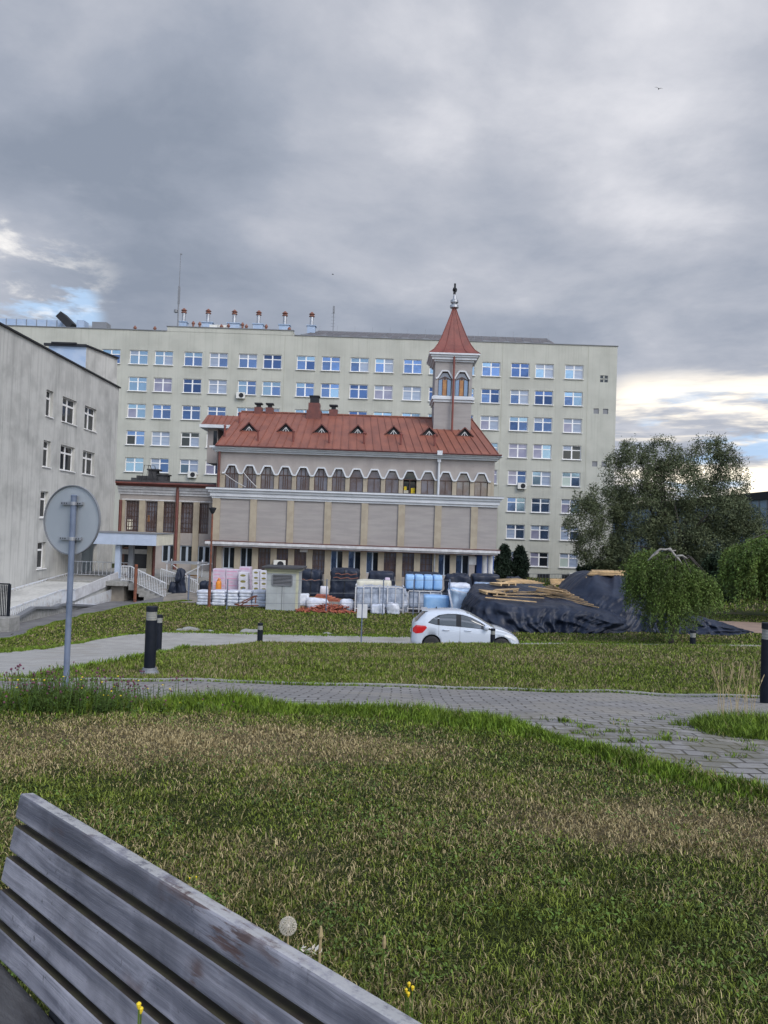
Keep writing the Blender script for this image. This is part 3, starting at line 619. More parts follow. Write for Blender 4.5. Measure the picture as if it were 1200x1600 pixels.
for i in range(14): rd.tube([(-9+i*2.25, HY+3.6, 24.9), (-9+i*2.25, HY+3.6, 25.7)], .015, 3)
build('lightning_rod', rd, 'midgrey', hosp)
for px, base_w, col_ in ((287, .9, 0), (325, 1.3, 1), (366, 1.5, 0), (404, 1.2, 1), (445, 1.3, 1), (487, 1.0, 0)):
    pt = P(px, 505, HY+3); x = pt.x; y = HY+3; zb = 23.95 if px < 460 else 24.2; zt = P(px, 486+(px-287)*.03, y).z
    zb = P(px, 504.5+(px-287)*.031, y).z; f = MB(); f.box((x-base_w/2, y-.5, 23.4), (x+base_w/2, y+.5, zb), 1); f.box((x-base_w/2-.12, y-.6, zb+.001), (x+base_w/2+.12, y+.6, zb+.1), 1); f.tube([(x, y, zb+.05), (x, y, zt-.25)], .24, 10)
    o = build('flue', f, ['metal', 'blueunit'], hosp); g = MB(); g.lathe((x, y, zt-.3), [(.25, 0), (.36, .05), (.36, .14), (.25, .2), (.25, .3), (.40, .36), (.05, .68)], 10); build('cap', g, 'cap', o)
for px, py in ((211, 513), (242, 514), (302, 506), (312, 507), (379, 508), (385, 511), (416, 511), (452, 515), (357, 510), (346, 511)):
    pt = P(px, py, HY+1); f = MB(); f.lathe((pt.x, HY+1, 23.3), [(.13, 0), (.13, pt.z-23.3-.1), (.22, pt.z-23.3), (.22, pt.z-23.3+.1), (.15, pt.z-23.3+.2), (.04, pt.z-23.3+.35)], 8); build('roof_cowl', f, 'cap', hosp)
for px, wv in ((335, 1.1), (348, 1.1)):
    pt = P(px, 508, HY+1.5); f = MB(); f.box((pt.x-wv/2, HY+1.2, 23.9), (pt.x+wv/2, HY+1.9, 24.7)); build('rooftop_unit', f, 'acwhite', hosp)
f = MB(); a = P(0, 497, HY+5); b = P(103, 512, HY+5); f.box((a.x-8, HY+4, 23.3), (b.x, HY+6, 25.3)); 
for i in range(9): f.box((a.x+i*1.3, HY+3.95, 23.4), (a.x+i*1.3+.08, HY+4.0, 25.3), 1)
build('ventilation_duct', f, ['blueunit', 'midgrey'], hosp)
f = MB(); a = P(96, 491, HY+3); b = P(115, 510, HY+3); f.bar((a.x, HY+3, a.z-.2), (b.x, HY+3, b.z-.2), 2.0, .9); build('duct_outlet', f, 'darkgrey', hosp)
for x0, x1, y0, hh_ in ((122, 134, 502, 1), (146, 169, 505, 2)):
    a = P(x0, 512, HY+2); b = P(x1, y0, HY+2); f = MB(); f.box((a.x, HY+1.5, 23.3), (b.x, HY+3, b.z)); build('rooftop_unit', f, 'blueunit' if hh_ == 1 else 'midgrey', hosp)
# mast with rods, and a yagi aerial
f = MB(); x = P(278, 500, HY+2).x; f.tube([(x, HY+2, 23.4), (x, HY+2, 27.5)], .09, 6); f.tube([(x, HY+2, 27.5), (x, HY+2, 33.8)], [.06, .03], 5); f.box((x-.12, HY+1.9, 27.4), (x+.12, HY+2.1, 29.6)); f.lathe((x-.3, HY+2, 26.2), [(.05, 0), (.25, .1), (.25, .4), (.1, .5)], 8); f.bar((x-.5, HY+2, 26.3), (x, HY+2, 26.3), .06, .06); f.box((x-.05, HY+1.95, 33.6), (x+.2, HY+2.05, 33.75))
tag(build('radio_mast', f, 'midgrey', None, loc=(x, HY+2, 23.4)), 'slender grey radio mast on the hospital roof, tallest thing up there', 'mast')
f = MB(); x = P(520, 508, HY+3).x; f.tube([(x, HY+3.7, 23.6), (x, HY+3.7, 28.3)], .05, 5)
for i in range(5): f.bar((x-.3, HY+3.7, 25.6+i*.42), (x+.2, HY+3.7, 25.6+i*.42), .03, .03)
f.box((x-.12, HY+3.6, 27.4), (x+.12, HY+3.8, 28.2)); tag(build('roof_aerial', f, 'midgrey', None, loc=(x, HY+3.7, 23.6)), 'short aerial with crossbars standing on the brown roof panels', 'aerial')
# air conditioners under windows
def ac(px, py, D, parent, s=1.0, name='air_conditioner'):
    p_ = P(px, py, D); x, z = p_.x, p_.z; w2, h2 = .42*s, .3*s
    f = MB(); f.box((x-w2, D-.42, z-h2), (x+w2, D-.08, z+h2)); f.bar((x-w2*.7, D-.4, z-h2-.03), (x-w2*.7, D, z-h2-.03), .04, .04); f.bar((x+w2*.7, D-.4, z-h2-.03), (x+w2*.7, D, z-h2-.03), .04, .04)
    o = build(name, f, 'acwhite', parent, bevel=.02); g = MB(); g.lathe((x+.08*s, D-.44, z), [(h2*.78, 0), (h2*.78, .018)], 16, 0, 'y'); build('fan', g, 'darkgrey', o); return o
for px, py in ((376.5, 618.5), (301, 742), (815, 759.5), (895, 900)): ac(px, py, HY, hosp, 1.25)
# basement window strip and rail at the right foot
f = MB()
for x0 in (13.5, 16.5, 19.0, 22.0): f.box((x0, HY-.02, -5.35), (x0+1.5, HY-.004, -4.85))
build('basement_window', f, 'darkgrey', hosp)
# ------------------------------------------------------------------ chapel in front, facade plane y = 60
CY = 60.0
chap = thing('chapel', 'pinkish grey chapel with red metal roof and short square bell tower', 'chapel', (-2.2, CY, -4.85))
CX0, CX1 = -13.35, 8.75
# lower storey, set back 0.8 m
gz0, gz1 = -3.42, -1.75; gx0 = -12.9
gw = []
gpx = [(348, 367, 'b'), (375, 394, 'b'), (403, 424, 'r'), (431, 451, 'r'), (459, 480, 'r'), (487, 508, 'r'), (516.5, 536, 'w'), (543.5, 564, 'w'), (572, 592, 'w'), (598.5, 620, 'r'), (627.5, 649, 'r'), (654.5, 676.5, 'r'), (684.5, 704, 'w'), (711.5, 733, 'w')]
LY = CY+.7
for a, b, kd in gpx:
    pa, pb = P(a, 874, LY), P(b, 874, LY); gw.append((pa.x, pb.x, -3.55 if kd != 'r' else -3.75, -1.85, kd))
f = MB(); wall_holes(f, gx0, 7.3, -5.4, -1.7, [g[:4] for g in gw], lambda u, d, z: (u, LY+d, z), .25)
f.add([(gx0, LY, -5.4), (gx0, LY+8, -5.4), (gx0, LY+8, -1.7), (gx0, LY, -1.7), (7.3, LY, -5.4), (7.3, LY+8, -5.4), (7.3, LY+8, -1.7), (7.3, LY, -1.7)], [(0, 1, 2, 3), (4, 5, 6, 7)])
build('ground_floor_wall', f, 'chapelwall', chap)
for i, (a, b, z0, z1, kd) in enumerate(gw):
    c_ = (gw[i-1][1]+a)/2 if i else a-.35
    q = MB(); q.box((c_-.24, LY-.10, -5.3), (c_+.24, LY-.003, -1.71)); build('column', q, 'beige', chap)
    q = MB(); t = .06; fy = LY+.14
    q.box((a, fy, z0), (a+t, fy+.06, z1)); q.box((b-t, fy, z0), (b, fy+.06, z1)); q.box((a+t, fy, z0), (b-t, fy+.06, z0+t)); q.box((a+t, fy, z1-t), (b-t, fy+.06, z1)); q.box(((a+b)/2-.05, fy-.01, z0+t), ((a+b)/2+.05, fy+.05, z1-t))
    if kd == 'r':
        for zf in (.3, .55, .8): q.box((a+t, fy-.005, z0+(z1-z0)*zf-.03), (b-t, fy+.045, z0+(z1-z0)*zf+.03))
        for xf in (.25, .75): q.box((a+(b-a)*xf-.03, fy-.007, z0+t), (a+(b-a)*xf+.03, fy+.043, z1-t))
    o = build('window', q, 'brown' if kd == 'r' else 'greypvc', chap)
    g = MB(); xm = (a+b)/2; g.add([(a, fy+.03, z0), (xm, fy+.034, z0), (xm, fy+.03, z1), (a, fy+.034, z1)], [(0, 1, 2, 3)], 1 if kd == 'w' else 0); g.add([(xm, fy+.034, z0), (b, fy+.03, z0), (b, fy+.034, z1), (xm, fy+.03, z1)], [(0, 1, 2, 3)], 0)
    build('pane', g, ['g_brown' if kd == 'r' else 'g_dark', 'g_blue'], o)
# upper mass
f = MB(); f.box((CX0+.25, CY+.02, -1.34), (CX1+.1, CY+13, 1.95)); build('wall', f, 'panel', chap)
pl = [-13.1, -10.2, -7.3, -4.38, -1.5, 1.38, 4.23, 7.06]
for i, x in enumerate(pl):
    q = MB(); wv = .26 if i else .3; q.box((x-wv, CY-.10, -1.345), (x+wv, CY+.018, 1.948)); build('pilaster', q, 'beige', chap)
q = MB(); q.box((CX0+.02, CY-.06, -1.343), (CX0+.248, CY+13, 1.94)); build('corner_pilaster', q, 'beige', chap)
q = MB(); q.box((CX0-.45, CY-.42, -1.62), (CX1+.35, CY+13.3, -1.40)); q.box((CX0-.25, CY-.25, -1.76), (CX1+.2, CY+13.2, -1.622), 0); q.box((CX0-.48, CY-.45, -1.398), (CX1+.38, CY+13.3, -1.35), 1); q.box((CX0-.2, CY-.2, -1.80), (CX1+.15, CY+.8, -1.762), 1)
build('lower_band', q, ['dirtytrim', 'brownred'], chap)
q = MB()
for z0, z1, o_ in ((1.951, 2.12, .12), (2.121, 2.42, .24), (2.421, 2.62, .36), (2.621, 2.74, .52)): q.box((CX0-o_, CY-o_, z0), (CX1+o_, CY+13+o_, z1))
q.box((CX0-.5, CY-.5, 2.741), (CX1+.5, CY+13.4, 2.79), 1); build('cornice', q, ['trim', 'midgrey'], chap)
# arcade storey
AY = CY+.12; w0 = -12.02; st_ = 1.397; zb, zsp, zt = 2.79, 3.92, 4.52
f = MB(); N = 15; xl, xr = CX0+.15, CX1-.2
for i in range(N):
    c = w0+st_*i; a, b = c-.53, c+.53; la, lb = (xl if i == 0 else c-st_/2), (xr if i == N-1 else c+st_/2); ta, tb = c-.24, c+.24
    pts = lambda *l: [(x, AY, z) for x, z in l]
    f.add(pts((la, zsp), (a, zsp), (ta, zt), (la, zt)), [(0, 1, 2, 3)]); f.add(pts((b, zsp), (lb, zsp), (lb, zt), (tb, zt)), [(0, 1, 2, 3)])
    f.add(pts((la, zb), (a, zb), (a, zsp), (la, zsp)), [(0, 1, 2, 3)], 1); f.add(pts((b, zb), (lb, zb), (lb, zsp), (b, zsp)), [(0, 1, 2, 3)], 1)
    f.add(pts((la, zt), (ta, zt), (tb, zt), (lb, zt), (lb, 5.62), (la, 5.62)), [(0, 1, 2, 3, 4, 5)])
    pr = [(a, zb), (a, zsp), (ta, zt), (tb, zt), (b, zsp), (b, zb)]
    for j in range(5): f.add([(pr[j][0], AY, pr[j][1]), (pr[j+1][0], AY, pr[j+1][1]), (pr[j+1][0], AY+.3, pr[j+1][1]), (pr[j][0], AY+.3, pr[j][1])], [(0, 1, 2, 3)], 1 if j in (0, 4) else 0)
f.add([(xl, AY, zb), (xl, AY+12.7, zb), (xl, AY+12.7, 5.62), (xl, AY, 5.62), (xr, AY, zb), (xr, AY+12.7, zb), (xr, AY+12.7, 5.62), (xr, AY, 5.62)], [(0, 1, 2, 3), (4, 5, 6, 7), (1, 5, 6, 2)])
build('arcade_wall', f, ['chapelwall', 'beige'], chap)
q = MB()
for i in range(N):
    c = w0+st_*i; pr = [(c-st_/2 if i else c-.75, zsp+.0), (c-.57, zsp+.0), (c-.27, zt+.05), (c+.27, zt+.05), (c+.57, zsp), (c+st_/2 if i < N-1 else c+.75, zsp)]
    for j in range(5):
        (x0, z0), (x1, z1) = pr[j], pr[j+1]; q.bar((x0, AY-.05+.0008*j, z0+.03), (x1, AY-.05+.0008*j, z1+.03), .12, .11)
build('arch_trim', q, 'trim', chap)
for i in range(N):
    c = w0+st_*i; a, b = c-.53, c+.53; fy = AY+.16; q = MB(); t = .05
    q.bar((a+t/2, fy, zb), (a+t/2, fy, zsp), .06, t, 0, (1, 0, 0)); q.bar((b-t/2, fy, zb), (b-t/2, fy, zsp), .06, t, 0, (1, 0, 0)); q.box((a, fy-.03, zb), (b, fy+.03, zb+.06)); q.box((a, fy-.032, zsp-.04), (b, fy+.028, zsp+.04))
    q.bar((a, fy, zsp), (c-.24, fy, zt), .06, .07); q.bar((b, fy, zsp), (c+.24, fy, zt), .06, .07); q.box((c-.26, fy-.03, zt-.06), (c+.26, fy+.028, zt))
    q.box((c-.03, fy-.034, zb), (c+.03, fy+.026, zsp))
    if i in (0, 1, 2, 3, 4, 5, 6):
        q.box((c-.2, fy-.036, zb), (c-.14, fy+.02, zt-.05)); q.box((c+.14, fy-.036, zb), (c+.2, fy+.02, zt-.05))
    o = build('window', q, 'brown', chap)
    g = MB(); mi = 0 if i in (0, 1, 2, 3, 4, 5, 6, 13, 14) else 1
    e = rng.uniform(-.006, .006)
    if i != 10: g.add([(a, fy+.01+e, zb), (c, fy+.01, zb), (c, fy+.01, zsp), (a, fy+.01+e, zsp)], [(0, 1, 2, 3)], mi); g.add([(c, fy+.01, zb), (b, fy+.01-e, zb), (b, fy+.01-e, zsp), (c, fy+.01, zsp)], [(0, 1, 2, 3)], mi)
    else: g.box((a, fy+.9, zb), (b, fy+.92, zt), 2)
    g.add([(a, fy+.012, zsp), (b, fy+.012, zsp), (c+.24, fy+.012, zt), (c-.24, fy+.012, zt)], [(0, 1, 2, 3)], mi if i != 10 else 2)
    build('pane', g, ['g_brown', 'g_rose', 'g_dark'], o)
    if i == 10:
        h_ = MB(); h_.box((a+.08, fy+.3, zb+.02), (c-.08, fy+.5, zb+.3)); h_.box((c+.12, fy+.3, zb+.05), (b-.1, fy+.5, zb+.5), 1); h_.box((a+.1, fy+.32, zb+.32), (a+.3, fy+.5, zb+.6), 1); build('sash_contents', h_, ['cream', 'yellow'], o)
q = MB()
for z0, z1, o_ in ((5.60, 5.74, .25), (5.741, 5.86, .42), (5.861, 6.02, .58)): q.box((CX0+.2-o_, AY-o_, z0), (CX1-.25+o_, AY+12.8+o_, z1))
build('eaves_cornice', q, 'trim', chap)
q = MB(); q.tube([(CX0+.1, AY-.68, 6.03), (CX1+.25, AY-.68, 6.0)], .07, 6); build('gutter', q, 'brownred', chap)
# roof
e0, e1 = (-13.18, 59.4, 6.06), (8.72, 59.4, 6.06); r0, r1 = (-12.6, 66.4, 9.72), (7.35, 66.4, 9.72); k0, k1 = (-13.18, 73.4, 6.06), (8.72, 73.4, 6.06)
f = MB(); f.add([e0, e1, r1, r0, k0, k1], [(0, 1, 2, 3), (3, 2, 5, 4), (1, 5, 2), (0, 3, 4)]); f.add([e0, e1, k1, k0], [(0, 1, 2, 3)])
ns = 34
for i in range(ns+1):
    t = i/ns; a = Vector(e0).lerp(Vector(e1), t); b = Vector(r0).lerp(Vector(r1), t); f.bar(a+Vector((0, 0, .03)), b+Vector((0, 0, .03)), .045, .07)
f.bar(Vector(r0)+Vector((-.05, 0, .04)), Vector(r1)+Vector((.05, 0, .04)), .22, .1)
roof = build('roof', f, 'roofred', chap)
def roof_z(y): return 6.06+(y-59.4)*(9.72-6.06)/7.0
def roof_pt(px, py):       # meet the pixel ray with the front roof slope
    d = P(px, py, 1.0); t = (6.06-59.4*(3.66/7.0))/(d.z-3.66/7.0); return d*t
for px, py in ((391, 674), (448, 675), (503.5, 677), (559.5, 678), (615, 679.5), (670, 681), (725, 682)):
    b = roof_pt(px, py-4); x, y = b.x, b.y-.5; q = MB(); z0 = roof_z(y); hw, hh_ = .62, .62
    yb = y+hh_/(3.66/7.0)
    q.add([(x-hw-.12, y-.12, z0-.02), (x, y-.12, z0+hh_+.08), (x, yb+.15, z0+hh_+.08), (x-hw-.12, y+.05, z0+.0)], [(0, 1, 2, 3)]); q.add([(x+hw+.12, y-.12, z0-.02), (x, y-.12, z0+hh_+.08), (x, yb+.15, z0+hh_+.08), (x+hw+.12, y+.05, z0)], [(0, 1, 2, 3)])
    q.bar((x-hw-.12, y-.12, z0), (x, y-.12, z0+hh_+.1), .05, .09, 1); q.bar((x+hw+.12, y-.12, z0), (x, y-.12, z0+hh_+.1), .05, .09, 1); q.box((x-hw, y-.03, z0-.06), (x+hw, y+.02, z0+.05), 1)
    o_ = build('dormer', q, ['spirered', 'brownred'], roof)
    g = MB(); g.add([(x-hw, y, z0), (x+hw, y, z0), (x, y, z0+hh_)], [(0, 1, 2)]); g.add([(x-.16, y-.015, z0+.08), (x+.16, y-.015, z0+.08), (x+.1, y-.015, z0+.26), (x-.1, y-.015, z0+.26)], [(0, 1, 2, 3)], 1)
    g.bar((x-.25, y-.02, z0+.05), (x, y-.02, z0+hh_*.6), .03, .03, 2); g.bar((x+.25, y-.02, z0+.05), (x, y-.02, z0+hh_*.6), .03, .03, 2); g.bar((x, y-.02, z0+.02), (x, y-.02, z0+hh_*.6), .03, .03, 2)
    gg = build('dormer_window', g, ['darkgrey', 'g_dark', 'pvc'], chap)
for px, py in ((403, 683), (458, 684.5), (514, 686), (568.5, 687), (626, 689), (679, 691), (351, 676), (374, 655)):
    b = roof_pt(px, py+6); q = MB(); q.tube([(b.x, b.y, b.z-.05), (b.x, b.y, b.z+.85)], .085, 7); q.lathe((b.x, b.y, b.z+.8), [(.13, 0), (.13, .06), (.03, .14)], 8); build('vent_pipe', q, 'spirered', roof)
for px, py, wv, hh_ in ((404, 640, .32, .75), (421.5, 641, .32, .75), (521, 645, .36, .8)):
    b = P(px, py, 66.4); q = MB(); q.box((b.x-wv, 66.1, 9.3), (b.x+wv, 66.8, 9.72+hh_*.55)); q.box((b.x-wv*.5, 66.2, 9.5), (b.x+wv*.5, 66.7, 9.72+hh_*.9), 1); q.box((b.x-wv, 66.1, 9.72+hh_*.9), (b.x+wv, 66.8, 9.72+hh_+.05), 1); build('chimney', q, ['brownred', 'darkgrey'], roof)
b = P(491.5, 640, 66.0); q = MB(); q.box((b.x-.48, 65.4, 8.9), (b.x+.48, 66.4, 10.55)); q.box((b.x-.62, 65.3, 8.9), (b.x+.62, 66.5, 9.9)); q.box((b.x-.36, 65.5, 10.551), (b.x+.36, 66.3, 11.1), 1); q.box((b.x-.44, 65.45, 11.101), (b.x+.44, 66.35, 11.2), 1); build('chimney', q, ['brownred', 'darkgrey'], roof)
# small lean-to gable with its own red roof on the left end
a, b = P(318, 664, 64.5), P(374, 651, 64.5)
q = MB(); q.add([(a.x, 63.6, a.z-.05), (b.x+.6, 63.6, a.z-.05), (b.x+.6, 65.2, a.z+.95), (a.x+.15, 65.2, a.z+.95), (a.x, 67, a.z-.05), (b.x+.6, 67, a.z-.05)], [(0, 1, 2, 3), (3, 2, 5, 4), (0, 3, 4)])
for i in range(6): q.bar((a.x+.3+i*.5, 63.6, a.z-.02), (a.x+.35+i*.5, 65.2, a.z+.98), .04, .06)
build('side_roof', q, 'roofred', chap)
q = MB(); q.box((a.x-.1, 63.5, a.z-.32), (b.x+.3, 67, a.z-.052)); build('side_cornice', q, 'trim', chap)
q = MB(); q.box((a.x+.45, 64.2, 5.0), (a.x+1.3, 67, a.z-.325)); build('side_turret', q, 'chapelwall', chap)
q = MB(); q.box((a.x+.95, 64.16, a.z-1.7), (a.x+1.25, 64.19, a.z-.5)); build('turret_window', q, 'g_dark', chap)
# bell tower
TY = 64.0; k_ = 64/62; tx0, tx1 = 3.76*k_, 6.78*k_; ty1 = TY+3.2
def tz(z): return z*k_
tow = MB(); win_c = []
tw = [(P(684, 612, TY).x, P(705.5, 612, TY).x), (P(710.5, 612, TY).x, P(732, 612, TY).x)]
zA, zB, zC = P(700, 619, TY).z, P(700, 592, TY).z, P(700, 581, TY).z
tow.box((tx0, TY, 7.2), (tx1, ty1, zA-.42)); 
f = tow
f.add([(tx0, TY, zA-.419), (tx1, TY, zA-.419), (tx1, TY, zA), (tx0, TY, zA)], [(0, 1, 2, 3)])
xsq = [tx0]
for a_, b_ in tw: xsq += [a_, b_]
xsq.append(tx1)
for a_, b_ in ((xsq[0], xsq[1]), (xsq[2], xsq[3]), (xsq[4], xsq[5])): f.add([(a_, TY, zA), (b_, TY, zA), (b_, TY, zC), (a_, TY, zC)], [(0, 1, 2, 3)])
for a_, b_ in tw:
    c = (a_+b_)/2
    f.add([(a_, TY, zB), (c-.2, TY, zC), (a_, TY, zC)], [(0, 1, 2)]); f.add([(b_, TY, zB), (b_, TY, zC), (c+.2, TY, zC)], [(0, 1, 2)])
f.add([(tx0, TY, zC), (tx1, TY, zC), (tx1, TY, tz(13.95)), (tx0, TY, tz(13.95))], [(0, 1, 2, 3)])
# left side face with its own pair of openings as recessed glazing, plus back and right
f.add([(tx0, TY, zA-.419), (tx0, ty1, zA-.419), (tx0, ty1, tz(13.95)), (tx0, TY, tz(13.95)), (tx1, TY, zA-.419), (tx1, ty1, zA-.419), (tx1, ty1, tz(13.95)), (tx1, TY, tz(13.95))], [(0, 1, 2, 3), (4, 5, 6, 7), (1, 5, 6, 2)])
tower = build('bell_tower', f, 'panel', chap)
q = MB()
for a_, b_ in tw:
    c = (a_+b_)/2; pr = [(a_-.22, zB+.02), (a_-.06, zB+.02), (c-.26, zC+.07), (c+.26, zC+.07), (b_+.06, zB+.02), (b_+.1, zB+.02)]
    for j in range(5): q.bar((pr[j][0], TY-.04-.001*j, pr[j][1]), (pr[j+1][0], TY-.04-.001*j, pr[j+1][1]), .1, .12)
for z0, z1, o_ in ((zA-.5, zA-.3, .1), (zA-.299, zA-.08, .22), (zA-.079, zA-.0, .14)): q.box((tx0-o_, TY-o_, z0), (tx1+o_, ty1+o_, z1))
for z0, z1, o_ in ((13.7, 13.85, .12), (13.851, 14.05, .3), (14.051, 14.2, .42), (14.201, 14.33, .55)): q.box((tx0-o_, TY-o_, tz(z0)), (tx1+o_, ty1+o_, tz(z1)))
build('tower_cornice', q, 'trim', tower)
for a_, b_ in tw:
    c = (a_+b_)/2; fy = TY+.16; q = MB(); q.bar((a_+.03, fy, zA), (a_+.03, fy, zB), .06, .06, 0, (1, 0, 0)); q.bar((b_-.03, fy, zA), (b_-.03, fy, zB), .06, .06, 0, (1, 0, 0)); q.box((a_, fy-.03, zA), (b_, fy+.03, zA+.07)); q.bar((a_, fy, zB), (c-.2, fy, zC), .06, .07); q.bar((b_, fy, zB), (c+.2, fy, zC), .06, .07); q.box((c-.22, fy-.028, zC-.07), (c+.22, fy+.03, zC+.0))
    q.bar((c-.19, fy, zA), (c-.19, fy, zB+.1), .05, .05, 0, (1, 0, 0)); q.bar((c+.19, fy, zA), (c+.19, fy, zB+.1), .05, .05, 0, (1, 0, 0)); q.bar((a_, fy+.001, zB-.1), (c, fy+.001, zB+.2), .05, .07); q.bar((b_, fy+.001, zB-.1), (c, fy+.001, zB+.2), .05, .07)
    q.lathe((c, fy-.02, zB+.08), [(.13, 0), (.13, .05)], 10, 0, 'y')
    o = build('tower_window', q, 'brown', tower)
    g = MB()
    for x0, x1, mi in ((a_, c-.19, 1), (c-.19, c+.19, 0), (c+.19, b_, 1)): g.add([(x0, fy+.02, zA), (x1, fy+.02, zA), (x1, fy+.02, zB-.05), (x0, fy+.02, zB-.05)], [(0, 1, 2, 3)], mi)
    g.add([(a_, fy+.022, zB-.05), (b_, fy+.022, zB-.05), (b_, fy+.022, zB), (c+.2, fy+.022, zC), (c-.2, fy+.022, zC), (a_, fy+.022, zB)], [(0, 1, 2, 3, 4, 5)], 2)
    build('pane', g, ['g_amber', 'g_tower', 'g_brown'], o)
cxm, cym = (tx0+tx1)/2+.0, (TY+ty1)/2; q = MB(); n = 9; zs0, zs1 = tz(14.335), P(708, 481, cym).z
prof = [(1.0, 0), (.80, .09), (.66, .2), (.52, .34), (.40, .50), (.28, .66), (.15, .84), (.05, 1.0)]; hw = 2.12
ring = [[(cxm+sx*hw*r_, cym+sy*hw*r_, zs0+(zs1-zs0)*t) for sx, sy in ((-1, -1), (1, -1), (1, 1), (-1, 1))] for r_, t in prof]
vs = [p_ for g in ring for p_ in g]; q.add(vs, [(i*4+k, i*4+(k+1) % 4, (i+1)*4+(k+1) % 4, (i+1)*4+k) for i in range(len(ring)-1) for k in range(4)]+[(3, 2, 1, 0), tuple(4*(len(ring)-1)+k for k in range(4))])
for s_ in range(4):
    for fr in (0, .25, .5, .75):
        for i in range(len(ring)-1):
            a_ = Vector(ring[i][s_]).lerp(Vector(ring[i][(s_+1) % 4]), fr); b_ = Vector(ring[i+1][s_]).lerp(Vector(ring[i+1][(s_+1) % 4]), fr); q.bar(a_, b_, .05, .06)
build('spire', q, 'spirered', tower)
q = MB(); q.lathe((cxm, cym, zs1-.1), [(.22, 0), (.38, .1), (.38, .3), (.2, .4), (.34, .55), (.34, .75), (.15, .85), (.1, 1.2), (.05, 1.3)], 12); build('finial', q, 'metal', tower)
q = MB(); zc = P(708, 443, cym).z; q.bar((cxm, cym, zs1+1.0), (cxm, cym, zc), .12, .16, 0, (1, 0, 0)); a45 = .42; q.bar((cxm-.12, cym-a45, zc-.55), (cxm+.12, cym+a45, zc-.55), .14, .14); q.lathe((cxm, cym-.05, zc-.55), [(.2, 0), (.2, .08)], 12, 0, 'y'); q.bar((cxm-.07, cym, zs1+1.2), (cxm-.07, cym, zc-.7), .22, .10, 0, (1, 0, 0)); build('cross', q, 'darkgrey', tower)
q = MB(); xp = P(708, 600, TY).x; q.tube([(xp, TY-.35, tz(14.1)), (xp, TY-.35, 8.0)], .085, 8); build('tower_downpipe', q, 'spirered', tower)
q = MB(); xp = P(685.5, 740, CY).x; q.tube([(xp, CY-.1, 5.55), (xp, CY-.1, 2.8)], .09, 8); q.box((xp-.2, AY-.8, 5.85), (xp+.2, AY-.5, 6.2)); q.box((xp-.14, CY-.2, 5.35), (xp+.14, CY, 5.58)); build('downpipe', q, 'trim', chap)
q = MB(); xp = P(678.5, 880, LY).x; q.tube([(xp, LY-.16, -1.8), (xp, LY-.16, -4.9)], .07, 8); build('downpipe', q, 'metal', chap)
q = MB(); xp = P(342, 740, CY).x; q.tube([(xp, CY-.06, 5.6), (xp, CY-.06, 2.8)], .10, 8); build('downpipe', q, 'brownred', chap)
q = MB(); xp = P(336, 880, LY).x; q.tube([(xp, LY-.2, -1.8), (xp, LY-.2, -4.9)], .12, 8); build('downpipe', q, 'brown', chap)
for px in (757.5, 767):
    pt = P(px, 880, LY); q = MB(); q.lathe((pt.x, LY+.1+(.25 if px > 760 else 0), -5.2), [(.27, 0), (.22, .1), (.2, 3.38)], 14); build('porch_column', q, 'dirtytrim', chap, smooth=False)
q = MB(); a, b = P(737.5, 873, LY), P(742, 880, LY); q.box((a.x-.25, LY-.06, -2.6), (b.x+.1, LY-.005, -1.95)); build('notice_board', q, 'dirtytrim', chap)
ac(437.5, 881.5, LY-.1, chap, 1.1); 
pt = P(475, 859.5, LY-.1); q = MB(); q.box((pt.x-.3, LY-.3, pt.z-.15), (pt.x+.3, LY-.01, pt.z+.15)); build('wall_lamp', q, 'dirtytrim', chap)
cb = MB()
for (x0, y0), (x1, y1), sg in (((351, 740), (384, 761), 6), ((379, 736), (401, 761), 4)):
    A_, B_ = P(x0, y0, CY-.15), P(x1, y1, CY-.55); cb.tube([A_.lerp(B_, t)-Vector((0, 0, .05*sg*t*(1-t))) for t in np.linspace(0, 1, 8)], .03, 4)
build('hanging_cable', cb, 'cable', chap)
# ------------------------------------------------------------------ low link building left of the chapel
EY = 62.0; linkb = thing('link_building', 'low flat roofed building with tall brown windows beside the chapel', 'building', (-17.6, EY, -4.9))
lx0, lx1 = -21.35, -13.3
uw = [(196.5, 217), (227.5, 248.5), (253.5, 275.5), (281, 303.5), (310.5, 326)]
up = [(P(a, 806, EY).x, P(b, 806, EY).x, P(230, 831, EY).z, P(230, 783.5, EY).z) for a, b in uw]
lw = [(P(a, 865, EY).x, P(b, 865, EY).x, P(280, 879, EY).z, P(280, 852, EY).z) for a, b in ((252.5, 274), (281, 302), (308.5, 328))]
f = MB(); wall_holes(f, lx0, lx1+.3, -5.4, 2.2, up+lw+[(P(187, 880, EY).x, P(232, 880, EY).x, -5.0, -1.9)], lambda u, d, z: (u, EY+d, z), .3)
f.add([(lx0, EY, -5.4), (lx0, EY+11, -5.4), (lx0, EY+11, 2.2), (lx0, EY, 2.2)], [(0, 1, 2, 3)]); build('wall', f, 'chapelwall', linkb)
q = MB()
for z0, z1, o_ in ((2.1, 2.3, .1), (2.301, 2.52, .22), (2.521, 2.75, .36)): q.box((lx0-.1, EY-o_, z0), (lx1, EY+11, z1))
build('cornice', q, 'dirtytrim', linkb)
q = MB(); q.box((lx0-.3, EY-.7, 2.95), (lx1-.2, EY+11, 3.2)); q.box((lx0-.2, EY-.5, 2.752), (lx1-.1, EY+11, 2.948), 1); q.tube([(lx0-.2, EY-.75, 2.98), (lx1, EY-.75, 2.98)], .09, 6, 1)
lroof = build('roof', q, ['stone_dark', 'brownred'], linkb)
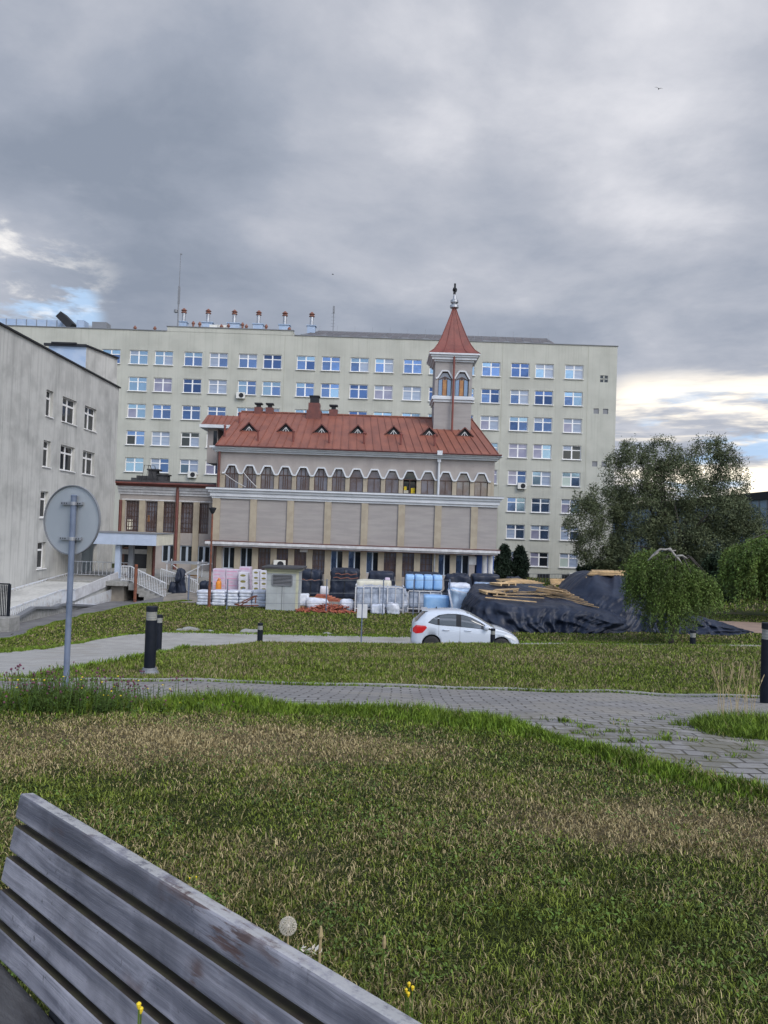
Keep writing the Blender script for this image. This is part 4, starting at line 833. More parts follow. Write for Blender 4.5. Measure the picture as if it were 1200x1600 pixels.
q = MB(); a, b = P(219, 749, EY+3), P(250, 740, EY+3); q.box((a.x, EY+2, 3.2), (b.x, EY+4, 3.75)); a, b = P(236, 740, EY+4), P(252, 737, EY+4); q.box((a.x, EY+3.2, 3.75), (b.x-.2, EY+4.2, 4.3)); q.box((a.x-.1, EY+3.1, 4.3), (b.x, EY+4.3, 4.42)); a = P(259, 741, EY+3); q.box((a.x-.6, EY+2.5, 3.2), (a.x+.3, EY+3.3, 3.85)); q.box((a.x-.7, EY+2.4, 3.85), (a.x+.4, EY+3.4, 3.95)); q.box((lx0+.5, EY+1, 3.2), (lx0+1, EY+1.5, 3.5)); build('roof_vent', q, 'stone_dark', lroof)
q = MB(); a = P(221, 752, EY+1.5)
for dx_ in (0, .35): q.tube([(a.x+dx_, EY+1.5, 3.2), (a.x+.2+dx_, EY+1.5, 4.6), (a.x+.7+dx_, EY+1.5, 4.55), (a.x+1.0+dx_, EY+1.5, 3.4)], .03, 5)
build('ladder_hoop', q, 'darkgrey', lroof)
for i, (a, b, z0, z1) in enumerate(up):
    q = MB(); fy = EY+.16
    q.box((a, fy, z0), (a+.07, fy+.06, z1)); q.box((b-.07, fy, z0), (b, fy+.06, z1)); q.box((a+.07, fy, z0), (b-.07, fy+.06, z0+.07)); q.box((a+.07, fy, z1-.07), (b-.07, fy+.06, z1))
    for t in (.2, .4, .6, .8): q.box((a+(b-a)*t-.025, fy-.005, z0+.07), (a+(b-a)*t+.025, fy+.05, z1-.07))
    for t in (.16, .33, .5, .67, .84): q.box((a+.07, fy-.008, z0+(z1-z0)*t-.02), (b-.07, fy+.048, z0+(z1-z0)*t+.02))
    o = build('window', q, 'brown', linkb); g = MB(); g.add([(a, fy+.03, z0), (b, fy+.03, z0), (b, fy+.034, z1), (a, fy+.034, z1)], [(0, 1, 2, 3)])
    if i == 0: g.box((a+.1, fy+.022, z0+.15), (a+.5, fy+.026, z0+.95), 1)
    if i == 1: g.box((a+.13, fy+.022, z0+.8), (a+.28, fy+.026, z0+1.35), 2)
    build('pane', g, ['g_brown', 'cream', 'g_amber'], o)
for i, (a, b, z0, z1) in enumerate(lw):
    q = MB(); fy = EY+.12; c = (a+b)/2
    q.box((a, fy, z0), (a+.08, fy+.06, z1)); q.box((b-.08, fy, z0), (b, fy+.06, z1)); q.box((a+.08, fy, z0), (b-.08, fy+.06, z0+.08)); q.box((a+.08, fy, z1-.08), (b-.08, fy+.06, z1)); q.box((c-.09, fy-.01, z0+.08), (c+.09, fy+.05, z1-.08))
    o = build('window', q, 'greypvc', linkb); g = MB(); g.add([(a, fy+.03, z0), (b, fy+.034, z0), (b, fy+.03, z1), (a, fy+.034, z1)], [(0, 1, 2, 3)]); build('pane', g, 'g_dark', o)
for i in range(6):
    if i < 5: xx = up[i][1]+.0; nx = up[i+1][0] if i < 4 else lx1
    c = (up[i-1][1]+up[i][0])/2 if 0 < i < 5 else (up[0][0]-.3 if i == 0 else lx1+.1)
    q = MB(); zlo = -5.2 if i > 2 else -1.6; q.box((c-.24, EY-.12, zlo), (c+.24, EY-.004, 1.62)); build('pilaster', q, 'beige', linkb)
q = MB(); q.box((lx0+.2, EY-.1, 1.63), (lx1, EY-.002, 1.72)); build('lintel_trim', q, 'dirtytrim', linkb)
for px, z0, z1 in ((189.5, -1.5, 1.6), (277.5, -4.9, 2.9)):
    xp = P(px, 810, EY).x; q = MB(); q.tube([(xp, EY-.3, z1), (xp, EY-.3, z0)], .13, 8); build('downpipe', q, 'brownred', linkb)
# entrance inside
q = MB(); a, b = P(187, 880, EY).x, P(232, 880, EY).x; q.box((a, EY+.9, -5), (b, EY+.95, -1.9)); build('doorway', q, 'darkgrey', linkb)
q = MB(); xa, xb = P(190, 880, EY).x, P(208, 880, EY).x; q.box((xa, EY+.15, -4.9), (xa+.1, EY+.25, -2.2)); q.box((xb-.1, EY+.15, -4.9), (xb, EY+.25, -2.2)); q.box((xa, EY+.15, -2.3), (xb, EY+.25, -2.2)); q.box((xa, EY+.15, -3.6), (xb, EY+.25, -3.5)); build('entrance_door', q, 'brown', linkb)
# ------------------------------------------------------------------ grey left wing: wall x = -21.4 running towards the camera
WX = -21.4; wing = thing('left_wing', 'stained grey plaster wing filling the left edge of the view', 'building', (WX, 45, -4.9))
Y0, Y1 = 20.0, 60.9; mpw = lambda u, d, z: (WX-d, u, z)
def YW(px, py=650):     # depth at which the pixel ray meets the wall plane
    d = P(px, py, 1.0); return WX/d.x
def ZW(px, py): d = P(px, py, 1.0); return (d*(WX/d.x)).z
rws = []
for k in range(4):
    for u0, u1 in ((48.0-.1*k, 49.0-.05*k), (50.45, 52.75), (54.2, 56.4)):
        if k == 3 and u0 > 50: continue
        rws.append((u0, u1, 6.38-3.2*k, 8.03-3.2*k))
    for u0, u1 in ((28.4, 30.6), (34.0, 36.2)): rws.append((u0, u1, 6.38-3.2*k, 8.03-3.2*k))
zpass = P(140, 852, 55).z
door = (YW(127, 880), YW(151, 880), -5.0, -1.85)
f = MB(); wall_holes(f, Y0, Y1, -6, 10.5, rws+[door], mpw, .30)
f.add([(WX, Y1, -6), (WX, Y1, 10.45), (WX-14, Y1, 10.45), (WX-14, Y1, -6), (WX, Y0, 10.45), (WX-14, Y0, 10.45), (WX, Y0, -6), (WX-14, Y0, -6)], [(0, 1, 2, 3), (1, 4, 5, 2), (4, 6, 7, 5)]); build('wall', f, 'concrete', wing)
q = MB(); q.box((WX-.5, Y0, 10.452), (WX+.12, Y1+.1, 10.56)); build('parapet_capping', q, 'darkgrey', wing)
for (u0, u1, z0, z1) in rws:
    q = MB(); d_ = .20; t = .07; um = u0+(u1-u0)*(.5 if u1-u0 > 1.5 else .5); zm = z1-(z1-z0)*.30
    def bx(a0, a1, c0, c1, e=0): q.box((WX-d_-.06+e, a0, c0), (WX-d_+e, a1, c1))
    bx(u0, u0+t, z0, z1); bx(u1-t, u1, z0, z1); bx(u0+t, u1-t, z0, z0+t); bx(u0+t, u1-t, z1-t, z1); bx(u0+t, u1-t, zm-.06, zm+.06, .004)
    if u1-u0 > 1.5: bx(um-.08, um+.08, z0+t, z1-t, .008)
    o = build('window', q, 'pvc', wing); g = MB(); g.add([(WX-d_-.03, u0, z0), (WX-d_-.035, u1, z0), (WX-d_-.03, u1, z1), (WX-d_-.035, u0, z1)], [(0, 1, 2, 3)]); build('pane', g, 'g_dark', o)
    s_ = MB(); s_.box((WX-.2, u0-.08, z0-.06), (WX+.08, u1+.08, z0-.002)); build('sill', s_, 'pvc', o)
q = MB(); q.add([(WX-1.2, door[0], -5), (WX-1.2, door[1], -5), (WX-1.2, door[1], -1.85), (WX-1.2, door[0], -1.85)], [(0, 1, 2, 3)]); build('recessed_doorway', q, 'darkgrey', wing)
# plant room on the wing roof
pr_ = thing('plant_room', 'small box with blue front rising behind the left wing parapet', 'building', (-24, 60, 11))
A_, B_, C_ = P(76, 545, 58), P(135, 541.5, 58), P(183.5, 560.5, 62.1)
q = MB(); q.add([(A_.x, 58, 10.5), (B_.x, 58, 10.5), (B_.x, 58, B_.z), (A_.x, 58, B_.z)], [(0, 1, 2, 3)]); build('front_wall', q, 'blueunit', pr_)
q = MB(); q.add([(B_.x, 58, 10.0), (C_.x, 62.1, 7.0), (C_.x, 62.1, C_.z), (B_.x, 58, B_.z), (C_.x-5, 64, 8), (C_.x-5, 64, C_.z), (A_.x, 64, B_.z), (A_.x, 58, B_.z)], [(0, 1, 2, 3), (1, 4, 5, 2), (3, 2, 5, 6, 7)]); build('side_wall', q, 'concrete', pr_)
q = MB(); q.bar((A_.x-.3, 57.95, B_.z+.05), (B_.x+.05, 57.95, B_.z+.05), .3, .18); q.bar((B_.x+.05, 57.95, B_.z+.05), (C_.x+.05, 62.1, C_.z+.05), .2, .12); q.box((A_.x+.3, 57.7, B_.z+.1), (A_.x+2.2, 57.9, B_.z+.22)); build('roof_edge', q, 'darkgrey', pr_)
# ------------------------------------------------------------------ entrance canopy, landing, steps and ramp
KY = 50.0; can = thing('entrance_canopy', 'flat pale blue canopy over the entrance steps of the left wing', 'canopy', (-18, KY, -4.8))
zc0, zc1 = P(200, 851.5, KY).z, P(200, 833.5, KY).z; xe = P(244.5, 842, KY).x; xw = WX+.02
q = MB(); q.add([(xw, KY, zc0), (xe, KY, zc0), (xe, KY, zc1), (xw, KY, zc1)], [(0, 1, 2, 3)]); q.add([(xe, KY, zc0), (xe, KY+4.0, zc0), (xe, KY+4.0, zc1), (xe, KY, zc1)], [(0, 1, 2, 3)], 1)
q.add([(xw, KY, zc0), (xe, KY, zc0), (xe, KY+4, zc0), (xw, KY+4, zc0)], [(0, 1, 2, 3)], 2); q.add([(xw, KY, zc1), (xe, KY, zc1), (xe, KY+4, zc1), (xw, KY+4, zc1)], [(0, 1, 2, 3)], 3); q.add([(xw, KY+4, zc0), (xe, KY+4, zc0), (xe, KY+4, zc1), (xw, KY+4, zc1)], [(0, 1, 2, 3)], 1)
build('canopy_slab', q, ['canopyblue', 'cream', 'chapelwall', 'darkgrey'], can); q = MB(); q.box((xw, KY-.06, zc1+.002), (xe+.06, KY+4, zc1+.06)); build('roof_edge', q, 'midgrey', can)
for px, yy, mk in ((183.5, KY+.4, 'canopyblue'), (204, KY+1.2, 'midgrey'), (233, KY+3.4, 'beige')):
    x = P(px, 870, yy).x; q = MB(); q.box((x-.16, yy, -4.8), (x+.16, yy+.32, zc0-.002)); build('post', q, mk, can)
x = P(240.5, 870, KY+3.6).x; q = MB(); q.tube([(x, KY+3.6, zc0), (x, KY+3.6, -4.6)], .10, 8); build('downpipe', q, 'brownred', can)
for x0, x1 in ((189, 203), (211, 237)):
    a, b = P(x0, 858, KY+3.9), P(x1, 866, KY+3.9); q = MB(); q.box((a.x, KY+3.85, b.z), (b.x, KY+3.95, a.z)); build('fascia_board', q, 'dirtytrim', can)
stp = thing('entrance_steps', 'concrete entrance steps with white railings leading to the doorway', 'steps', (-17, 50, -4.9))
zl = P(200, 906, 49.5).z       # landing level
xa, xb = P(188, 906, 48.5).x, P(216, 906, 48.5).x
q = MB(); q.box((WX+.02, 48.0, zl-.28), (xa+.6, 61.9, zl)); q.box((xa+.4, 53, -5.2), (xa+5.5, 61.9, zl-.01)); build('landing', q, 'kerb', stp)
q = MB(); ns_ = 6
for i in range(ns_): q.box((xa+.601+i*.33, 48.3, -5.2 if i > 3 else zl-.2*(i+1)-.35), (xa+.6+(i+1)*.33, 51.8, zl-.145*(i+1)))
build('step_flight', q, 'kerb', stp)
q = MB(); q.box((xa-.55, 48.4, -5.5), (xa+.3, 51.5, zl-.285)); build('support_wall', q, 'yard', stp)
def railing(p0, p1, n, h=.9, name='railing', par=None, top=.05, mk='rail', foot=.08):
    p0, p1 = Vector(p0), Vector(p1); q = MB(); H = Vector((0, 0, h)); q.bar(p0+H, p1+H, top, top); q.bar(p0+Vector((0, 0, foot)), p1+Vector((0, 0, foot)), .03, .03)
    for i in range(n+1):
        a = p0.lerp(p1, i/n); q.bar(a+Vector((0, 0, -.05 if i in (0, n) else foot)), a+H, .028, .028, 0, (0, 1, 0))
    return build(name, q, mk, par)
sx1 = xa+.6+ns_*.33
railing((xa+.1, 48.35, zl), (xa+.65, 48.35, zl), 5, .95, par=stp); railing((xa+.65, 48.35, zl), (sx1+.35, 48.35, zl-1.0), 22, .95, par=stp)
railing((xa+1.6, 51.75, zl-.3), (sx1+1.5, 51.75, zl-1.0), 18, .95, par=stp); railing((WX+.6, 51.9, zl), (xa-.4, 51.9, zl), 14, .95, par=stp)
q = MB(); pt = P(213.5, 880, 48.2); q.tube([(pt.x, 48.2, -1.35-2.6), (pt.x, 48.2, -3.95)], .01, 4); a, b = P(213, 882, 47.8), P(213, 938, 47.8); q = MB(); q.tube([(a.x, 47.8, a.z), (a.x, 47.8, b.z-.1)], .10, 8); tag(build('rusty_post', q, 'rust', None, loc=(a.x, 47.8, b.z)), 'short rusty steel post in front of the entrance steps', 'post')
# ramp with solid and barred balustrades, running from the landing towards the camera
ramp = thing('access_ramp', 'long concrete wheelchair ramp with chipped white railings beside left wing', 'ramp', (-18, 42, -4.9))
def RP(px, py, X):
    d = P(px, py, 1.0); t = X/d.x; return d*t
rx = -17.2
A1, A2 = RP(185, 893.5, rx), RP(118, 921, rx)       # top rail of the upper panel
B1, B2 = RP(185, 908.5, rx), RP(118, 938, rx)
q = MB(); q.add([A1, A2, B2, B1]+[v_+Vector((-.08, 0, 0)) for v_ in (A1, A2, B2, B1)], [(0, 1, 2, 3), (4, 5, 6, 7), (0, 1, 5, 4), (1, 2, 6, 5), (2, 3, 7, 6), (3, 0, 4, 7)]); build('balustrade_panel', q, 'dirtytrim', ramp)
C1, C2 = RP(96, 922, rx), RP(13, 952, rx); D1, D2 = RP(96, 944, rx), RP(13, 972, rx)
q = MB(); n_ = 34; q.bar(A2, C1, .06, .07); q.bar(C1, C2, .07, .07); q.bar(D1, D2, .05, .05)
for i in range(n_+1): q.bar(C1.lerp(C2, i/n_), D1.lerp(D2, i/n_), .035, .035, 0, (0, 1, 0))
build('railing', q, 'rail', ramp)
q = MB()
for a_, b_, c_, d_ in ((A2, C1, D1, B2),): q.add([a_, b_, c_, d_], [(0, 1, 2, 3)])
build('balustrade_panel', q, 'rail', ramp)
q = MB(); E1, E2 = RP(180, 920, rx+.3), RP(96, 920, rx+.3); F1, F2 = RP(180, 945, rx+.3), RP(96, 941, rx+.3); n_ = 30
E1 = RP(179, 919, rx+.25); E2 = RP(118, 941, rx+.25)
for i in range(n_+1):
    a_ = E1.lerp(E2, i/n_); q.bar(a_, Vector((a_.x, a_.y, F1.z+(a_.y-F1.y)*-.01)), .03, .03, 0, (0, 1, 0))
q.bar(RP(180, 944.5, rx+.25), RP(118, 944, rx+.25), .05, .05); build('lower_railing', q, 'rail', ramp)
q = MB(); G1, G2 = RP(112, 894, WX+.5), RP(12, 922, WX+.5); H1, H2 = RP(112, 912, WX+.5), RP(12, 953, WX+.5); n_ = 26; q.bar(G1, G2, .06, .06)
for i in range(n_+1): q.bar(G1.lerp(G2, i/n_), H1.lerp(H2, i/n_), .03, .03, 0, (0, 1, 0))
build('railing', q, 'rail', ramp)
# ramp decks and stone retaining wall
q = MB(); q.add([(WX+.05, 50, zl), (rx-.1, 50, zl), (rx-.1, 33, -5.0), (WX+.05, 33, -5.0), (WX+.05, 50, -5.3), (rx-.1, 50, -5.3), (rx-.1, 33, -5.3), (WX+.05, 33, -5.3)], [(0, 1, 2, 3), (1, 5, 6, 2), (0, 4, 5, 1), (3, 2, 6, 7)]); build('ramp_deck', q, 'concrete', ramp)
q = MB(); pp = [RP(20, 970, rx+.35), RP(52, 951, rx+.35), RP(84, 951, rx+.35), RP(95, 946, rx+.35), RP(150, 948, rx+.35)]
for i in range(4):
    a_, b_ = pp[i], pp[i+1]; q.add([(a_.x, a_.y, a_.z), (b_.x, b_.y, b_.z), (b_.x, b_.y, -5.7), (a_.x, a_.y, -5.7), (a_.x-.5, a_.y, a_.z), (b_.x-.5, b_.y, b_.z)], [(0, 1, 2, 3), (0, 1, 5, 4)]); q.bar(a_+Vector((.0, 0, .05)), b_+Vector((.0, 0, .05)), .3, .12, 1)
build('retaining_wall', q, ['kerb', 'midgrey'], ramp)
q = MB(); a, b = P(-6, 912, 33), P(13, 965, 33)
for i in range(9): x = a.x+(b.x-a.x)*i/8; q.bar((x, 33, b.z), (x, 33, a.z-.05), .035, .035, 0, (0, 1, 0))
q.bar((a.x-1, 33, a.z), (b.x, 33, a.z), .06, .06); q.bar((a.x-1, 33, b.z), (b.x, 33, b.z), .05, .05); q.bar((b.x, 33, a.z), (b.x, 33, b.z-.5), .09, .09, 0, (0, 1, 0)); tag(build('iron_railing', q, 'black', None, loc=(b.x, 33, b.z-.4)), 'short dark iron railing at the ramp foot, left edge', 'railing')
q = MB(); a, b = P(-40, 963, 32.6), P(17, 981, 32.6); q.box((a.x, 32.4, b.z-.4), (b.x, 33.4, a.z)); tag(build('stone_block', q, 'kerb', None, loc=(b.x-.5, 33, b.z), bevel=.03), 'low grey stone block below the dark iron railing', 'stone block')
# ------------------------------------------------------------------ cladding building far right
sh = thing('clad_hall', 'long blue grey metal clad hall behind the big tree', 'building', (46, 110, -5.5))
q = MB(); q.box((45, 66, -6.5), (62, 168, 5.0)); build('wall', q, 'corr', sh)
q = MB()
for i in range(50): q.box((44.93, 66+i*2.0, -6), (45.0, 66.25+i*2.0, 5.0))
build('cladding_rib', q, 'midgrey', sh); sh.children[-1]['kind'] = 'stuff'
q = MB(); q.box((44.7, 65.7, 5.0), (62.3, 168.3, 5.9)); build('roof_edge', q, 'darkgrey', sh)
for y0 in (74, 86, 98, 112, 126, 140): q = MB(); q.box((44.9, y0, -3.0), (44.94, y0+2.4, -.9)); build('window', q, 'g_dark', sh)
# ================================================================== YARD GOODS
def crumple(x0, x1, y0, y1, z0, z1, n=10, amp=.03, seed=0.0, taper=0.0, rnd=.06, sag=0.0, mi=0, mb=None):
    mb = mb or MB(); L = (x1-x0, y1-y0, z1-z0); bm = bmesh.new(); bmesh.ops.create_cube(bm, size=1.0); bmesh.ops.subdivide_edges(bm, edges=bm.edges, cuts=n, use_grid_fill=True)
    vs = []
    for v in bm.verts:
        p = v.co.copy(); q = Vector((p.x*L[0], p.y*L[1], p.z*L[2]))
        h = Vector((max(L[0]/2-rnd, .01), max(L[1]/2-rnd, .01), max(L[2]/2-rnd, .01))); c = Vector([max(-h[i], min(h[i], q[i])) for i in range(3)]); d = q-c
        if d.length > 1e-6: q = c+d.normalized()*min(rnd, d.length if sum(abs(t) > 1e-6 for t in d) == 1 else rnd)
        t = p.z+.5; k = 1-taper*t; w_ = Vector((x0+x1, y0+y1, z0+z1))/2+q
        nz = Vector((mnoise.noise(w_*2.1+Vector((seed, 0, 0))), mnoise.noise(w_*2.1+Vector((0, seed+9, 0))), mnoise.noise(w_*1.7+Vector((0, 0, seed+4)))))*amp
        n2 = mnoise.noise(Vector((w_.x*7+seed, w_.y*7, w_.z*1.8)))*amp*.7; n3 = mnoise.noise(w_*9.0)*amp*.35
        out_ = d.normalized() if d.length > 1e-6 else Vector((0, 0, 0))
        w_ = Vector(((x0+x1)/2+q.x*k, (y0+y1)/2+q.y*k, w_.z-sag*t*(1-4*p.x*p.x*.5)*abs(mnoise.noise(w_*1.3)))) + nz + out_*(n2+n3)
        if t < .02: w_.z = z0
        vs.append(w_)
    mb.add(vs, [tuple(v.index for v in f.verts) for f in bm.faces], mi); bm.free(); return mb
def pallet_mb(x0, x1, y0, y1, z, h=.14):
    q = MB()
    for i in range(6): yy = y0+(y1-y0)*(i+.5)/6; q.box((x0, yy-.05, z+h-.022), (x1, yy+.05, z+h))
    for i in range(3):
        xx = x0+(x1-x0)*(.06+.44*i); 
        for j in range(3): yy = y0+(y1-y0)*(.08+.42*j); q.box((xx-.06, yy-.05, z+.022), (xx+.06, yy+.05, z+h-.024))
        q.box((xx-.055, y0, z), (xx+.055, y1, z+.02))
    return q
def span(a, b, yt, D):
    pa, pb = P(a, yt, D), P(b, yt, D); return pa.x, pb.x, (pa.z+pb.z)/2
def load(name, label, cat, a, b, yt, D, dep, mk, n=9, amp=.03, taper=.02, group=None, zb=None, pal=True, sag=0.0, rnd=.07, straps=0, seed=None):
    x0, x1, z1 = span(a, b, yt, D); xm, ym = (x0+x1)/2, D+dep/2; z0 = zg(xm, ym)+.03 if zb is None else zb
    t = thing(name, label, cat, (xm, ym, z0), group); o_ = .15 if pal else 0
    build('wrapped_goods', crumple(x0, x1, D, D+dep, z0+o_, z1, n, amp, seed if seed is not None else a*.37, taper, rnd, sag), mk, t, smooth=True)
    if pal: build('pallet', pallet_mb(x0+.03, x1-.03, D+.02, D+dep-.02, z0), 'plank', t)
    for i in range(straps):
        xx = x0+(x1-x0)*(i+1)/(straps+1); q = MB(); q.box((xx-.02, D-.045, z0+o_), (xx+.02, D-.03, z1+.03)); q.box((xx-.02, D-.03, z1+.03), (xx+.02, D+dep, z1+.045)); build('strap', q, 'darkgrey', t)
    return t
# pallets of blue and white sacks along the front edge
for i, (a, b, w_) in enumerate(((307.5, 329.5, 'first and leftmost, beside the rusty lamp post'), (330.5, 352, 'second, just right of the rusty lamp post'), (353.5, 372, 'third, in front of the pink cartons'), (373, 393, 'fourth, behind the red steel frame'), (394, 416, 'fifth, touching the grey metal housing'))):
    D = 43.2; x0, x1, zt_ = span(a, b, 923.5, D); z0 = zg((x0+x1)/2, D)+.03
    t = thing('sack_pallet', 'pallet of white and blue sacks, '+w_, 'sack pallet', ((x0+x1)/2, D+.5, z0), 'pallets of white and blue sacks in a row'); n_ = 5; hh_ = (zt_-z0)/n_
    for k in range(n_):
        c = crumple(x0+random.uniform(-.02, .03), x1+random.uniform(-.03, .02), D, D+1.0, z0+hh_*k, z0+hh_*(k+1)+.025, 5, .02, a+k*3.3, 0, .08); build('sack_layer', c, 'sack' if k < n_-1 else 'whitewrap', t, smooth=True)
# cartons
def carton(x0, x1, y0, y1, z0, z1, label, mk, kind, group):
    t = thing('carton', label, 'carton', ((x0+x1)/2, (y0+y1)/2, z0), group); q = MB(); q.box((x0, y0, z0), (x1, y1, z1)); build('box_body', q, mk, t, bevel=.012); q = MB()
    if kind == 'pink':
        q.box((x0+.06, y0-.004, z1-.14), (x1-.06, y0-.001, z1-.10)); q.box((x0+.06, y0-.004, z0+.08), (x1-.3, y0-.001, z0+.12)); build('printed_band', q, 'pink', t)
    else:
        zc_ = (z0+z1)/2; xm = (x0+x1)/2; q.prism([(xm+math.cos(a_)*(x1-x0)*.30, zc_+math.sin(a_)*(z1-z0)*.2) for a_ in np.linspace(0, 2*math.pi, 13)[:-1]], y0-.004, y0-.001); build('printed_label', q, 'olive', t)
    return t
zf = zg(-9.5, 47)+.03
for (a, b, tops, D, kind, lab, grp) in (
    (332.5, 352.5, (889, 900, 912, 924, 938), 47, 'pink', 'pale pink carton with magenta band, %s, behind the orange bag', 'pink printed cartons in the left stack'),
    (353.2, 371.8, (890, 901, 912, 924, 938), 47, 'pink', 'pale pink carton with magenta band, %s, stack right of orange bag', 'pink printed cartons in the second stack'),
    (374, 391, (886, 899, 912, 925, 939), 48.2, 'pink', 'pale pink carton, %s, taller rear stack behind white cartons', 'pink printed cartons in the rear stack'),
    (372.6, 387, (894.5, 904, 913.5, 924, 938), 46.4, 'olive', 'white carton with olive oval label, %s in the single column', 'white cartons in the single column'),
    (394.5, 405.5, (890.5, 899, 907, 915.5, 924, 937), 46.4, 'olive', 'white carton, olive oval label, %s, left column of the pair', 'white cartons, left column of the pair'),
    (406.3, 418, (892, 900, 908, 916.5, 925, 938), 46.4, 'olive', 'white carton, olive oval label, %s, column touching the housing', 'white cartons, column next to the housing')):
    names = ['topmost', 'second from the top', 'third from the top', 'fourth from the top', 'bottom']
    if len(tops) == 5: names = ['topmost', 'second from the top', 'third from the top', 'bottom']
    for k in range(len(tops)-1):
        x0, x1, z1 = span(a, b, tops[k], D); _, _, z0 = span(a, b, tops[k+1], D)
        if k == len(tops)-2: z0 = zf
        carton(x0, x1, D, D+.75, z0+.004, z1, lab % names[k], 'pinkcarton' if kind == 'pink' else 'carton', kind, grp)
x0, x1, z1 = span(336.5, 345.5, 904, 46.2); q = crumple(x0, x1, 46.2, 46.6, zf+.25, z1-.12, 6, .03, 3, .12, .12); q.tube([(x0+.1, 46.4, z1-.15), ((x0+x1)/2, 46.4, z1), (x1-.08, 46.4, z1-.1)], .05, 6); tag(build('orange_bag', q, 'orange', None, smooth=True, loc=((x0+x1)/2, 46.4, zf)), 'bright orange bag standing against the pink cartons', 'bag')
# scaffold frame, wrapped figure-like bundle, plywood
sc = thing('scaffold_frame', 'low pale tubular scaffold frame beside the entrance steps', 'scaffold', (-14, 53, -4.8))
def tp(px, py, D): return P(px, py, D)
q = MB(); zt_ = P(285, 880, 52).z
for px, D in ((261, 52), (309.5, 52), (268, 54.5), (316, 54.5)):
    a = P(px, 880, D); q.tube([(a.x, D, zt_+.15), (a.x, D, -4.82)], .035, 6)
build('upright', q, 'rail', sc)
q = MB(); a, b, c, d = P(258, 880, 52), P(312, 880, 52), P(266, 880, 54.5), P(318, 880, 54.5)
q.box((a.x, 51.9, zt_-.05), (b.x, 54.5, zt_+.02)); q.bar((a.x, 52, zt_+.1), (b.x, 52, zt_+.1), .05, .05); build('platform', q, 'metal', sc)
q = MB(); q.bar((b.x-2.0, 52, zt_), (b.x, 52, zt_-1.4), .05, .05); q.bar((b.x, 52.03, zt_-.2), (b.x-1.3, 52.03, zt_-.9), .04, .04); q.bar((a.x, 51.97, zt_-.9), (b.x, 51.97, zt_-.9), .04, .04); q.bar((b.x-.1, 51.95, zt_-.1), (b.x+.3, 54.5, zt_-.1), .04, .04); build('brace', q, 'rail', sc)
x0, x1, z1 = span(272, 289, 889, 51); q = crumple(x0+.1, x1, 51, 51.6, -4.85, z1, 9, .13, 5, .25, .2); q = crumple(x0+.05, x1-.25, 50.9, 51.5, -4.0, z1-.1, 7, .1, 9, .2, .2, 0, 0, q); q = crumple(x0-.35, x0+.25, 51, 51.5, -4.85, -3.95, 7, .1, 19, .3, .2, 0, 0, q); tag(build('plastic_wrapped_bundle', q, 'tarp', None, smooth=True, loc=((x0+x1)/2, 51.3, -4.85)), 'upright bundle wrapped in black plastic under the scaffold frame', 'bundle')
x0, x1, z1 = span(284, 309, 898, 53.5); q = MB(); q.box((x0, 53.5, -4.85), (x1, 53.53, z1)); q.box((x0+.3, 53.54, -4.85), (x1+.15, 53.57, z1-.12)); tag(build('plywood_sheet', q, 'plywood', None, loc=(x0, 53.5, -4.85)), 'brown plywood sheets leaning behind the scaffold frame', 'plywood')
x0, x1, z1 = span(310, 330, 905, 50); q = crumple(x0, x1, 50, 50.8, -4.85, z1-.2, 8, .14, 51, .3, .15); tag(build('plastic_heap', q, 'tarp', None, smooth=True, loc=((x0+x1)/2, 50.4, -4.85)), 'small black plastic heap between scaffold and first cartons', 'heap')
# housing with louvre
D = 42.0; x0, x1, z1 = span(417, 467, 892, D); zb_ = zg(x0, D)-.1; k = thing('metal_housing', 'pale grey green metal housing with dark louvre and overhanging roof slab', 'housing', ((x0+x1)/2, D+.8, zb_))
q = MB(); q.box((x0, D, zb_), (x1, D+1.7, z1)); build('cabinet_body', q, 'boxgrey', k); 
a, b = span(427, 456, 898, D)[:2]; zu, zl2 = P(440, 899, D).z, P(440, 914, D).z; q = MB()
for i in range(7): zz_ = zl2+(zu-zl2)*(i+.5)/7; q.add([(a, D-.05, zz_-.02), (b, D-.05, zz_-.02), (b, D-.012, zz_+.015), (a, D-.012, zz_+.015)], [(0, 1, 2, 3)])
q.box((a, D-.010, zl2), (b, D-.003, zu), 1)
for c0, c1, c2, c3 in ((a-.06, a, zl2, zu), (b, b+.06, zl2, zu), (a, b, zu, zu+.05), (a, b, zl2-.05, zl2)): q.box((c0, D-.055, c2), (c1, D-.002, c3), 0)
build('louvre', q, ['midgrey', 'darkgrey'], k)
for i in range(7): pass
q = MB(); q.box((x0-.25, D-.3, z1+.12), (x1+.25, D+2.0, z1+.22)); build('roof_slab', q, 'stone_dark', k); q = MB(); q.box((x0-.1, D-.12, z1+.002), (x1+.12, D+1.8, z1+.118)); q.box((x1-.14, D-.012, zb_), (x1+.01, D-.002, z1)); q.box((x0-.01, D-.010, z1-.14), (x1-.15, D-.002, z1)); build('cream_edging', q, 'boxcream', k)
q = MB(); q.box((a+.5, D-.003, zb_), (a+.52, D-.001, zl2-.05)); build('door_seam', q, 'darkgrey', k)
